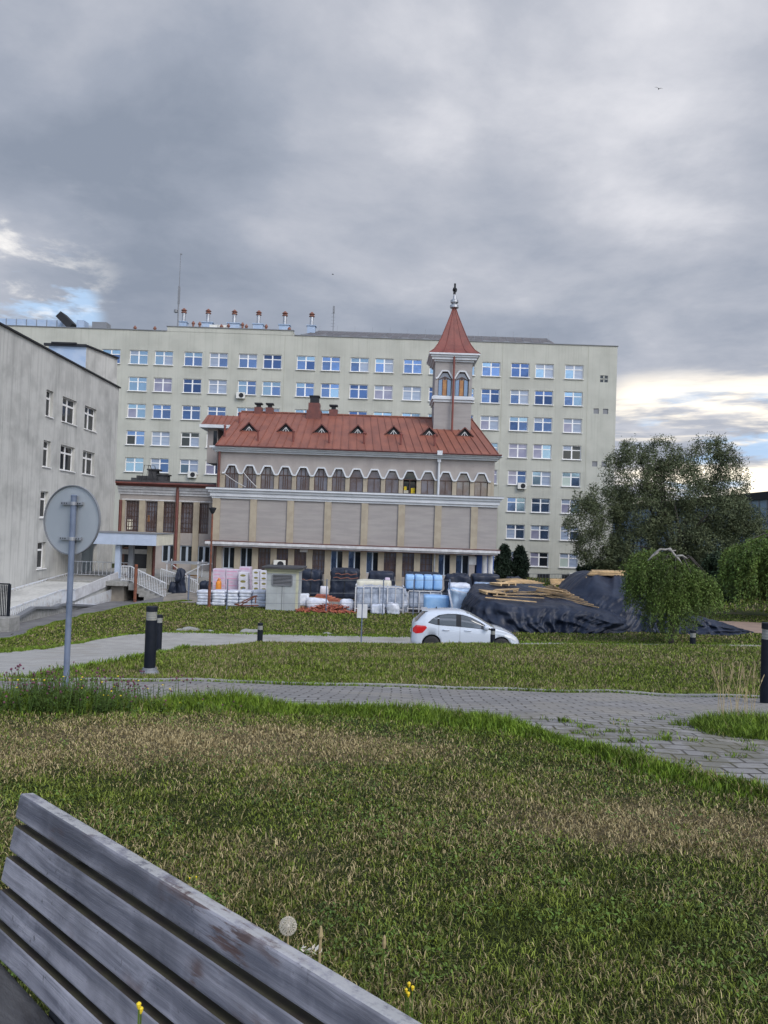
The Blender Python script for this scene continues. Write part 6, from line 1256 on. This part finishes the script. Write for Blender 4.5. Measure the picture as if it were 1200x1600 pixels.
def roof_patch(x0, x1, inset, mk, name, off=.006):
    q = MB(); vs = []; n_ = 14
    for i in range(n_+1):
        x = x0+(x1-x0)*i/n_; c = csec(x)[:4]; pts_ = [(-y*inset, z) for y, z in c[::-1]]+[(y*inset, z) for y, z in c[1:]]
        for y, z in pts_: vs.append((x+(off if x0 > 1 else -off), y, z+off))
    m_ = 7; q.add(vs, [(i*m_+j, i*m_+j+1, (i+1)*m_+j+1, (i+1)*m_+j) for i in range(n_) for j in range(m_-1)]); build(name, q, mk, car, smooth=True)
roof_patch(1.98, 2.98, .93, 'carglass', 'windscreen'); roof_patch(.14, .48, .88, 'carglass', 'rear_window')
q = MB(); q.box((.36, -.55, 1.452), (.60, .55, 1.482)); build('roof_spoiler', q, 'carpaint', car, bevel=.01); q = MB(); q.lathe((.92, 0, 1.5), [(.03, 0), (.02, .05), (.005, .07)], 8); build('aerial_stub', q, 'black', car)
q = MB(); q.box((3.925, -.35, .36), (3.95, .35, .46)); build('grille', q, 'darkgrey', car); q = MB(); q.box((-.012, -.26, .62), (-.003, .26, .73)); build('number_plate', q, 'trim', car)
for c in (WR, WF):
    for s_ in (-1, 1):
        y = s_*.76; q = MB(); q.lathe((c, y, WZ), [(.19, -.095), (.27, -.10), (.298, -.07), (.30, 0), (.298, .07), (.27, .10), (.19, .095)], 28, 0, 'y'); w_ = build('wheel', q, 'rubber', car, smooth=True)
        q = MB(); q.lathe((c, y+s_*.06, WZ), [(.195, -.02), (.20, .0), (.185, .012)], 24, 0, 'y')
        for k2 in range(9): a_ = k2*2*math.pi/9; q.bar((c+math.cos(a_)*.05, y+s_*.083, WZ+math.sin(a_)*.05), (c+math.cos(a_)*.185, y+s_*.078, WZ+math.sin(a_)*.185), .04, .012, 0, (0, 1, 0))
        q.lathe((c, y+s_*.085, WZ), [(.05, -.01), (.045, .012)], 14, 0, 'y'); build('rim', q, 'rim', w_)
        q = MB(); q.lathe((c, s_*.62, WZ+.02), [(AR-.02, 0), (AR-.02, .02)], 20, 0, 'y'); build('wheel_arch_liner', q, 'black', car)
cx0 = P(643.5, 980, 27.6); car.location = (cx0.x, 28.45, zg(cx0.x+2, 28.2)+.03); car.rotation_euler.z = R(-1.0)
# ================================================================== BENCH
def wood_mat(name, c1, c2, brown):
    m = bpy.data.materials.new(name); m.use_nodes = True; t = NT(m.node_tree); b = m.node_tree.nodes['Principled BSDF']; o = t.obj()
    oi = t.new('ShaderNodeObjectInfo').outputs['Random']; cb_ = t.new('ShaderNodeCombineXYZ'); t.set(cb_, 0, t.math('MULTIPLY', oi, 7.0)); t.set(cb_, 1, t.math('MULTIPLY', oi, 3.0)); o = t.vm('ADD', o, cb_.outputs[0])
    warp = t.vm('ADD', o, t.vm('SCALE', t.noise(t.mapping(o, (2, 5, 5)), 1.5, 2, out=1), .03))
    gr = t.noise(t.mapping(warp, (2.5, 90, 90)), 1.0, 6, .7); gr2 = t.noise(t.mapping(warp, (.9, 26, 26)), 1.0, 5, .6); bl = t.noise(o, 5.5, 5, .6, .4)
    c = t.mix(t.mr(gr2, .35, .65), c1, c2); c = t.mix(t.mr(gr, .5, .75, 0, .55), c, tuple(x*.4 for x in c2)); c = t.mix(t.mr(bl, .42, .70, 0, .65), c, tuple(x*.55 for x in c2)); c = t.mix(t.mr(bl, .30, .44, .35, 0), c, tuple(min(1, x*1.5) for x in c1))
    br_ = t.math('MULTIPLY', t.mr(t.noise(t.vm('ADD', o, (3, 1, 2)), 3.2, 4, .6), .54, .66), t.mr(t.noise(t.mapping(o, (6, 50, 50)), 1.0, 5, .7), .46, .56)); c = t.mix(t.math('MULTIPLY', br_, .85), c, brown)
    sp_ = t.mr(t.noise(o, 55, 4, .7), .60, .68, 0, .7); c = t.mix(t.math('MULTIPLY', sp_, t.mr(t.noise(o, 6, 3), .45, .6)), c, (.035, .035, .04))
    n_ = t.new('ShaderNodeNewGeometry').outputs['Normal']; sn = t.new('ShaderNodeSeparateXYZ'); t.set(sn, 0, n_)
    li = t.math('MULTIPLY', t.mr(sn.outputs[2], .5, .8), t.mr(t.noise(o, 21, 6, .75), .40, .56)); c = t.mix(t.math('MULTIPLY', li, .75), c, (.42, .42, .41))
    t.l.new(c, b.inputs['Base Color']); b.inputs['Roughness'].default_value = .62; b.inputs['Specular IOR Level'].default_value = .35
    bp = t.new('ShaderNodeBump'); bp.inputs['Strength'].default_value = .55; bp.inputs['Distance'].default_value = .004; t.set(bp, 'Height', t.math('ADD', gr, t.math('MULTIPLY', bl, .5))); t.l.new(bp.outputs[0], b.inputs['Normal']); return m
M['oldwood'] = wood_mat('weathered_bench_wood', (.30, .295, .33), (.115, .118, .145), (.085, .045, .035))
M['darkedge'] = mat('dark_edge_wood', (.045, .04, .02), (.03, .022, .016), 20, .9)  # darker brown for the top and bottom edges of the lower slats
A0 = P(31, 1239, 1.8); dB = P(624, 1601, 1.0); DB = A0.z/dB.z; B0 = dB*DB; ld = Vector((B0.x-A0.x, B0.y-A0.y, 0)); ang = math.atan2(ld.y, ld.x); ux = ld.normalized(); nn = Vector((ux.y, -ux.x, 0))
if nn.dot(Vector((-A0.x, -A0.y, 0))) < 0: nn = -nn          # towards the sitter
bench = thing('park_bench', 'weathered grey slatted wooden bench back in the lower left corner', 'bench', (0, 0, 0)); LL = 1.85; sgn_ = -1 if Vector((-ux.y, ux.x, 0)).dot(nn) < 0 else 1
dv, dsn = .0685, .013; sl = Vector((0, sgn_*dsn, -dv)).normalized(); nrm = Vector((0, sgn_*dv, dsn)).normalized()      # local frame: x along, y across, z up
def slat(c0, wdir, w_, th, name='slat', mk='oldwood', x0=0.0, x1=LL, par=bench, bev=.005, dark_edges=False):
    q = MB(); a_ = Vector(c0); nd = Vector((1, 0, 0)).cross(wdir).normalized()*th; vs = []
    for x in (x0, x1):
        for k2 in ((0, 0), (1, 0), (1, 1), (0, 1)): vs.append(Vector((x, 0, 0))+a_+wdir*w_*k2[0]+(-nd if nd.dot(Vector((0, sgn_, 0))) > 0 else nd)*k2[1])
    q.add(vs, [(0, 1, 2, 3), (7, 6, 5, 4), (0, 4, 5, 1), (1, 5, 6, 2), (2, 6, 7, 3), (3, 7, 4, 0)]); q.m = [0, 0, 0, 1 if dark_edges else 0, 0, 1 if dark_edges else 0]; return build(name, q, [mk, 'darkedge'], par, bevel=bev)
pt0 = Vector((0, 0, 0))
for i in range(5):
    slat(pt0+sl*.0697*i, sl, .0555, .034 if i == 0 else .040, x0=.0+.006*(i % 2), x1=LL-.01*(i % 3), dark_edges=i > 0)
zse = -1.055-A0.z
yb0 = (sl*(zse/sl.z)).y
for i in range(5): y = yb0+sgn_*(.035+.085*i); q = MB(); q.box((0, min(y, y+sgn_*.07), zse-.028), (LL, max(y, y+sgn_*.07), zse)); build('seat_slat', q, 'oldwood', bench, bevel=.005)
for xx in (.30, LL-.30):
    q = MB(); q.bar(Vector((xx, 0, 0))+nrm*-.036+sl*.01, Vector((xx, 0, 0))-nrm*.036+sl*.42, .05, .012, 0, (0, 1, 0)); q.bar((xx, yb0-.03*sgn_, zse-.035), (xx, yb0+sgn_*.46, zse-.035), .05, .012); q.bar((xx, yb0-.02*sgn_, zse-.03), (xx, yb0-.08*sgn_, -1.52-A0.z), .05, .03); q.bar((xx, yb0+sgn_*.42, zse-.04), (xx, yb0+sgn_*.45, -1.52-A0.z), .05, .03); build('leg_frame', q, 'darkgrey', bench)
M['darkwood'] = mat('dark_mossy_bench_wood', (.075, .075, .08), (.03, .03, .034), 14, .85, .5, 40, stretch=(.3, 1, 1))
inv = Matrix.Rotation(-ang, 3, 'Z'); c1, c2 = P(-75, 1475, 1.78)-A0, P(70, 1645, 1.50)-A0; q = MB(); q.bar(inv @ c1, inv @ c2, .085, .03); build('side_board', q, 'darkwood', bench, bevel=.004)
bench.location = A0; bench.rotation_euler.z = ang
# ================================================================== SMALL FLOWERS IN THE NEAR GRASS
def gpt(px, py, up=0.0):
    x, y = G(px, py, .6, 20); return Vector((x, y, zg(x, y)))
def clock(px, py, D, r_, label):
    c = P(px, py, D); g = zg(c.x, D); t = thing('dandelion_clock', label, 'dandelion', (c.x, D, g)); q = MB(); q.tube([(c.x+.02, D, g), (c.x+.008, D, (g+c.z)/2), (c.x, D, c.z)], .0022, 6); build('stem', q, 'seed', t)
    q = MB()
    for i in range(110):
        a_ = i*2.39996; zz_ = 1-2*(i+.5)/110; rr_ = math.sqrt(1-zz_*zz_); dv_ = Vector((math.cos(a_)*rr_, math.sin(a_)*rr_, zz_)); q.bar(c+dv_*.004, c+dv_*r_*.8, .00035, .00035)
        u_ = dv_.orthogonal().normalized()
        for k2 in range(5): w_ = Matrix.Rotation(k2*1.2566, 3, dv_) @ u_; q.bar(c+dv_*r_*.8, c+dv_*r_*1.0+w_*r_*.17, .00035, .00035)
    q.lathe(tuple(c), [(.002, -.004), (.005, 0), (.002, .004)], 6); build('seed_head', q, 'fluff', t); return t
clock(450, 1447, 1.62, .0185, 'round white dandelion seed head beside the bench top rail')
def scrap():
    c = P(484, 1486, 1.5); q = MB()
    for k2 in range(26):
        e = Vector((c.x+random.gauss(0, .009), 1.5+random.gauss(0, .004), c.z+random.gauss(0, .004))); a2 = Vector((random.gauss(0, 1), random.gauss(0, 1), random.gauss(0, .6))).normalized()*random.uniform(.004, .009); b2 = a2.cross(Vector((.3, .5, 1))).normalized()*random.uniform(.002, .005); q.add([e-a2, e+b2, e+a2, e-b2], [(0, 1, 2, 3)])
    t = thing('paper_scrap', 'torn white fluffy scrap caught on a stalk by the bench', 'scrap', (c.x, 1.5, zg(c.x, 1.5))); build('scrap_body', q, 'fluff', t, smooth=True); q = MB(); g = zg(c.x, 1.5); q.tube([(c.x+.01, 1.5, g), (c.x+.02, 1.5, c.z+.03)], [.0015, .003], 5); q.lathe((c.x+.02, 1.5, c.z+.02), [(.002, 0), (.005, .01), (.002, .028)], 6); build('stalk', q, 'seed', t)
scrap()
def buttercup(px, py, label, n_=3, hgt=.10, gy=None):
    if gy: D = gy; c = P(px, py, D)
    else:
        b = gpt(px, py+18); D = b.y; c = P(px, py, D)
    g = zg(c.x, D); t = thing('yellow_wildflower', label, 'wildflower', (c.x, D, g)); q = MB(); h = MB()
    for i in range(n_):
        e = c+Vector((random.uniform(-.014, .014) if n_ > 1 else 0, random.uniform(-.01, .01), random.uniform(-.02, .01))); q.tube([(c.x, D, min(g, c.z-.04)), ((c.x+e.x)/2+.004, D, (g+e.z)/2), tuple(e)], .0013, 5); h.lathe(tuple(e), [(.001, -.004), (.0028, 0), (.0034, .004), (.001, .006)], 7)
    build('stem', q, 'weed', t); build('flower', h, 'yellow', t)
buttercup(302, 1368, 'small yellow flower in the grass above the bench middle', 2); buttercup(640, 1550, 'cluster of yellow buds at the right end of the bench rail', 4, gy=1.38); buttercup(223, 1580, 'yellow flower poking up between the lower bench slats', 2, gy=1.05); buttercup(518, 1253, 'tiny yellow flower far up the lawn', 1)
c = P(600, 1480, 1.55); g = zg(c.x, 1.55); q = MB(); q.tube([(c.x-.012, 1.55, g), (c.x-.004, 1.55, (g+c.z)/2), (c.x, 1.55, c.z)], .002, 6); q.lathe(tuple(c), [(.003, -.002), (.0045, .008), (.003, .02), (.001, .024)], 7, 1); tag(build('closed_bud_stem', q, ['weed', 'seed'], None, loc=(c.x, 1.55, g)), 'single closed flower bud on a tall green stem near the bench', 'bud')

for i, (px, py, r_) in enumerate(((283, 986, .22), (298, 985, .30), (326, 988, .20), (391, 989, .38), (512, 992, .22), (93, 951, .3), (55, 966, .25))):
    x, y = G(px, py); q = crumple(x-r_*1.3, x+r_*1.3, y-r_*.5, y+r_*.5, zg(x, y)-.03, zg(x, y)+r_*.35, 4, .05, i*3.1, .2, .08)
    tag(build('pale_stone', q, 'kerb', None, smooth=True, loc=(x, y, zg(x, y))), 'flat pale stone lying at the %s' % ('far road edge, second from the left', 'far road edge below the cartons', 'far road edge below the rusty lamp post', 'far road edge left of the lone bollard top', 'far road edge left of the small board', 'verge of the asphalt footpath', 'ramp foot near the stone block')[i], 'stone', 'pale stones by the road and path')
# ================================================================== TREES
def leaf_arrays(C, n_, L, wd, droop=0.0):
    C = np.asarray(C); a = rng.normal(0, 1, (n_, 3)); a[:, 2] -= droop; a /= np.linalg.norm(a, axis=1)[:, None]; b = np.cross(a, rng.normal(0, 1, (n_, 3))); b /= np.linalg.norm(b, axis=1)[:, None]
    l_ = L*rng.uniform(.6, 1.3, (n_, 1)); w_ = wd*rng.uniform(.6, 1.3, (n_, 1)); V = np.stack([C, C+a*l_*.5+b*w_*.5, C+a*l_, C+a*l_*.5-b*w_*.5], 1).reshape(-1, 3); return V, np.arange(n_*4).reshape(-1, 4)
def branches(mb, base, tips, r0, mi=0):
    for tp_, rad in tips:
        b, t = Vector(base), Vector(tp_); mid = b.lerp(t, .45)+Vector((random.gauss(0, .25), random.gauss(0, .25), .5)); mid2 = b.lerp(t, .75)+Vector((random.gauss(0, .3), random.gauss(0, .3), .35)); mb.tube([b, mid, mid2, t], [rad, rad*.65, rad*.38, rad*.12], 6)
# big willow-like tree: several upright domed masses on forked limbs
def puffs(specs, D, per, L, wd, edge=.8, droop=.3):
    C = []
    for px, py, rx, ry, dd, den in specs:
        c = P(px, py, D+dd); sc_ = (D+dd)/F; n_ = int(per*den*rx*ry)
        k_sub = max(10, int(rx*ry/9)); sub = rng.normal(0, 1, (k_sub, 3)); sub /= np.linalg.norm(sub, axis=1)[:, None]; sub *= rng.uniform(.35, 1, (k_sub, 1))**.5
        pick = rng.integers(0, k_sub, n_); pts = sub[pick]+rng.normal(0, 1, (n_, 3))*np.array([.075, .12, .12])
        C.append(np.array([c.x, c.y, c.z])+pts*np.array([rx*sc_, rx*sc_*.85, ry*sc_]))
    C = np.concatenate(C); return leaf_arrays(C, len(C), L, wd, droop)
TD = 74.0; will = thing('broad_tree', 'large loose grey green tree with many domed masses right of hospital', 'tree', (P(1062, 905, TD).x, TD, -5.1))
V, Fc = puffs([(985, 745, 42, 52, 0, 1), (1030, 715, 34, 34, 1, .9), (945, 790, 38, 34, 0, .85), (915, 815, 34, 38, -1, .7), (935, 855, 42, 34, 0, .9), (1000, 800, 50, 44, 0, 1.1), (1060, 760, 44, 48, 0, 1.1), (1105, 730, 40, 48, 2, .8), (1140, 750, 32, 44, 1, .6), (1120, 800, 50, 34, 0, 1.1), (1060, 830, 52, 40, 0, 1.1), (990, 855, 42, 34, 0, 1.1), (1150, 815, 44, 34, 0, .9), (1110, 860, 50, 34, 0, 1.1), (1170, 850, 40, 44, 0, .9), (1040, 870, 30, 24, 0, .8), (1125, 702, 20, 18, 1, .7), (985, 700, 16, 14, 1, .5), (905, 780, 14, 16, 0, .4), (965, 875, 40, 24, 0, 1.0)], TD, 5.0, .27, .075)
raw('crown', V, Fc, 4, 'willow', will, loc=tuple(will.location))
q = MB(); b0 = P(1062, 905, TD); b0.z = -5.3; fork = P(1060, 873, TD)
q.tube([b0, fork], [.55, .42], 10)
limbs = []
for px, py, r_ in ((1080, 830, .30), (1112, 790, .2), (1050, 800, .3), (1042, 770, .16), (1030, 745, .14), (990, 760, .2), (1105, 735, .14), (1140, 790, .14), (940, 820, .16), (1010, 740, .1), (985, 715, .08), (1130, 715, .08), (925, 850, .12), (1165, 820, .12)):
    limbs.append((P(px, py, TD+random.uniform(-2, 2)), r_))
branches(q, fork, limbs, .4)
for px in (1027, 1033, 1040): a_ = P(px, 805, TD-1); q.tube([a_, P(px+random.uniform(-3, 3), 740, TD)], [.09, .03], 5)
build('trunk', q, 'bark', will, smooth=True)
# weeping trees
def weeping(name, label, px0, px1, ytop, ybot, D, mk, strands, prof, n_, seed, trunk_px, Lf=.13, ragged=1.0, density=1.0):
    r2 = random.Random(seed); c0, c1 = P(px0, (ytop+ybot)/2, D), P(px1, (ytop+ybot)/2, D); cx_ = (c0.x+c1.x)/2; rx = (c1.x-c0.x)/2; zt_ = P((px0+px1)/2, ytop, D).z; tr = P(trunk_px, ybot, D); g = zg(tr.x, D)
    t = thing(name, label, 'tree', (tr.x, D, g)); pts = []; q = MB()
    for i in range(strands):
        a = r2.uniform(0, 2*math.pi); rr_ = math.sqrt(r2.uniform(0.0, 1)); x = cx_+rx*.97*rr_*math.cos(a); y = D+rx*.85*rr_*math.sin(a); u = (x-c0.x)/(c1.x-c0.x)
        zh = float(np.interp(u, [p_[0] for p_ in prof], [P(px0+p_[0]*(px1-px0), p_[1], D).z for p_ in prof])); zl_ = float(np.interp(u, [p_[0] for p_ in prof], [P(px0+p_[0]*(px1-px0), p_[2], D).z for p_ in prof]))
        z0 = zh-(1-math.sqrt(max(0, 1-((y-D)/(rx*.95))**2)))*(zh-zl_)*.35-r2.uniform(0, .25)-(0 if r2.random() < .35 else r2.uniform(0, .75)*(zh-zl_)*.7)
        zl_ += .22*math.sin(x*5.1+seed)*ragged+.15*math.sin(x*11.7+y*3); ln = max(.25, min(z0-zl_+r2.gauss(0, .22)*ragged, r2.uniform(.4, 1.7))); m_ = int(ln*n_*density); dx_, dy_ = r2.gauss(0, .16)+(x-cx_)/rx*.18, r2.gauss(0, .12)
        for j in range(m_): s_ = j/m_; pts.append((x+dx_*(s_**.6)+r2.gauss(0, .045), y+dy_*(s_**.6)+r2.gauss(0, .045), z0-ln*s_+r2.gauss(0, .02)+.18*math.sin(math.pi*min(1, s_*3))*.3))
        if i % 6 == 0: q.tube([(x, y, z0), (x+dx_*.6, y+dy_*.6, z0-ln*.4), (x+dx_, y+dy_, z0-ln)], [.010, .006, .003], 3)
    V, Fc = leaf_arrays(pts, len(pts), Lf, Lf*.42, 1.1); raw('crown', V, Fc, 4, mk, t, loc=tuple(t.location))
    top = Vector((tr.x+.1, D, zt_-.5)); q.tube([(tr.x, D, g-.2), (tr.x+.08, D, g+1.4), top], [.13, .11, .08], 8)
    for i in range(14): a = i*2*math.pi/14; e = Vector((cx_+rx*.7*math.cos(a), D+rx*.6*math.sin(a), zt_-.9-.3*r2.random())); m1 = top.lerp(e, .5)+Vector((0, 0, .35)); q.tube([top-Vector((0, 0, .15)), m1, e], [.05, .03, .012], 5)
    build('trunk', q, 'bark', t, smooth=True); return t
wp = weeping('weeping_tree', 'dense bright green weeping tree with bare twisted branch on top', 977, 1122, 853, 1003, 31.0, 'weep', 820, [(0, 900, 912), (.04, 876, 930), (.12, 862, 938), (.2, 856, 955), (.27, 856, 985), (.38, 858, 1006), (.52, 866, 1004), (.63, 872, 996), (.70, 880, 960), (.8, 890, 950), (.9, 905, 948), (1, 930, 946)], 52, 4, 1048, .105, 1.3)
q = MB()
for ch in ([(1022, 866), (1032, 858), (1040, 859), (1047, 857), (1053, 866), (1060, 873), (1066, 882)], [(1028, 862), (1020, 868), (1012, 876)], [(1056, 869), (1066, 868), (1074, 873)], [(1044, 858), (1050, 861), (1056, 860)]):
    ps = [P(x_, y_, 30.0) for x_, y_ in ch]; q.tube(ps, [.055]+[.045]*(len(ps)-2)+[.02], 6)
build('bare_branch', q, 'palebark', wp, smooth=True)
weeping('weeping_tree', 'larger light green weeping tree cut by the right edge of view', 1130, 1300, 822, 962, 41.0, 'weep2', 1300, [(0, 880, 915), (.06, 862, 935), (.15, 850, 948), (.3, 838, 956), (.5, 822, 960), (.7, 830, 960), (1, 870, 930)], 40, 9, 1225, .15, 1.5)
# conifers by the hospital wall
def conifer(px, py, ytop, D, rpx, label, seed, grp='dark columnar conifers by the hospital wall'):
    r3 = np.random.default_rng(seed); c = P(px, py, D); zt_ = P(px, ytop, D).z; rx = rpx*D/F; z0 = zg(c.x, D); n_ = 9000; u = r3.uniform(0, 1, n_)**.8; a = r3.uniform(0, 2*np.pi, n_)
    w_ = (np.sin(np.pi*np.clip(u*.86+.12, 0, 1))**.6)*(1+.22*np.sin(a*3+seed)+.14*np.sin(u*17+a*2))*rx; rr_ = w_*r3.uniform(.55, 1.05, n_); C = np.stack([c.x+rr_*np.cos(a)+.12*np.sin(u*5+seed), D+rr_*np.sin(a), z0+u*(zt_-z0)+.35*r3.random(n_)*(r3.random(n_) > .6)], 1)
    t = thing('conifer', label, 'conifer', (c.x, D, z0), grp); V, Fc = leaf_arrays(C, n_, .26, .10, -.9); raw('crown', V, Fc, 4, 'thuja', t, loc=tuple(t.location)); q = MB(); q.tube([(c.x, D, z0-.1), (c.x, D, zt_-.8)], [.14, .03], 7); build('trunk', q, 'bark', t)
conifer(786, 900, 856, 78, 13, 'dark columnar conifer nearest the chapel corner', 2); conifer(812, 900, 858, 78, 12, 'dark columnar conifer standing right of its twin by the hospital', 5)
# shrubs and trees behind on the right
def bush(name, label, cat, specs, D, per, L, mk, trunk=None, grp=None, droop=.2):
    V, Fc = puffs(specs, D, per, L, L*.5, droop=droop); x_ = P(specs[0][0], 900, D).x; t = thing(name, label, cat, (x_, D, zg(x_, D)), grp); raw('crown', V, Fc, 4, mk, t, loc=tuple(t.location)); q = MB()
    for px, py, rx, ry, dd, den in specs: e = P(px, py, D+dd); q.tube([(x_+(e.x-x_)*.4, D, zg(x_, D)-.1), ((x_+e.x)/2, D+dd*.5, (e.z+zg(x_, D))/2), tuple(e)], [.14, .09, .03], 6)
    build('trunk', q, 'bark', t); return t
bush('dark_shrub', 'dark shrub mass between the two weeping trees', 'shrub', [(1138, 915, 20, 34, 0, 1.2), (1120, 890, 22, 26, 1, 1), (1150, 885, 24, 24, 1, 1)], 52, 7, .22, 'darkleaf')
bush('dark_shrub', 'dark low shrub under the left side of the big tree', 'shrub', [(950, 893, 34, 16, 0, 1.2), (985, 893, 26, 16, 0, 1.2), (915, 893, 16, 12, 0, 1.0)], 80, 5, .3, 'darkleaf')
bush('dark_shrub', 'dark shrub mass behind the larger right weeping tree', 'shrub', [(1195, 900, 40, 44, 0, 1.1), (1240, 880, 40, 50, 0, 1)], 58, 5, .24, 'darkleaf')
bush('background_tree', 'dark green tree filling behind the big tree foot', 'tree', [(1060, 895, 50, 30, 0, 1.3), (1110, 890, 40, 34, 0, 1.3)], 86, 4, .36, 'darkleaf')
# rust red fence and small wall behind the heap
q = MB(); a, b = P(912, 880, 84), P(972, 905, 84); zt_ = P(940, 884, 84).z
for i in range(20): x = a.x+(b.x-a.x)*i/20; q.box((x, 84, -5.6), (x+.2, 84.04, zt_))
q.bar((a.x, 84.06, zt_-.2), (b.x, 84.06, zt_-.2), .05, .08); tag(build('red_brown_fence', q, 'brownred', None, loc=(a.x, 84, -5.4)), 'low red brown board fence in the shade below the big tree', 'fence')
q = MB(); a, b = P(905, 890, 88), P(925, 905, 88); q.box((a.x, 88, -5.6), (b.x, 89.5, a.z)); q.box((a.x-.1, 87.9, a.z), (b.x+.1, 89.6, a.z+.12)); tag(build('low_white_box', q, 'dirtytrim', None, loc=(a.x, 88, -5.4)), 'low pale plinth box at the hospital corner', 'plinth')
hr = thing('garden_railing', 'thin dark railing running along the foot of the hospital', 'railing', (20, 90, -5.3)); p0, p1 = P(776, 897, 80), P(905, 900, 86)
railing((p0.x, 80, -5.25), (p1.x, 86, -5.35), 26, 1.0, 'railing_section', hr, .05, 'midgrey')
# ================================================================== BIRDS
def bird(px, py, D, s_, label, rz, dip):
    c = P(px, py, D); t = thing('bird', label, 'bird', tuple(c)); q = MB(); q.tube([(-.16*s_, 0, 0), (-.08*s_, 0, .01), (.03*s_, 0, .012), (.12*s_, 0, .0), (.17*s_, 0, -.005)], [.006*s_, .03*s_, .045*s_, .03*s_, .008*s_], 8)
    q.add([(-.14*s_, 0, 0), (-.26*s_, .05*s_, 0), (-.22*s_, 0, .004), (-.26*s_, -.05*s_, 0)], [(0, 1, 2, 3)])
    for k2 in (-1, 1): q.add([(.07*s_, 0, .02), (-.05*s_, 0, .02), (-.08*s_, k2*.2*s_, .10*s_), (.05*s_, k2*.2*s_, .11*s_), (-.16*s_, k2*.42*s_, .02*s_*dip), (.06*s_, k2*.2*s_, .12*s_)], [(0, 1, 2, 3), (3, 2, 4)])
    o = build('bird_body', q, 'birdblack', None); bpy.data.objects.remove(t); o.name = 'bird'; o.location = c; o.rotation_euler = (R(20), R(-10), rz); tag(o, label, 'bird')
bird(1029, 139, 38, .55, 'small dark bird flying high at the upper right', 1.2, 1); bird(520, 429, 55, .5, 'tiny dark bird flying above the hospital roof centre', .3, 4)
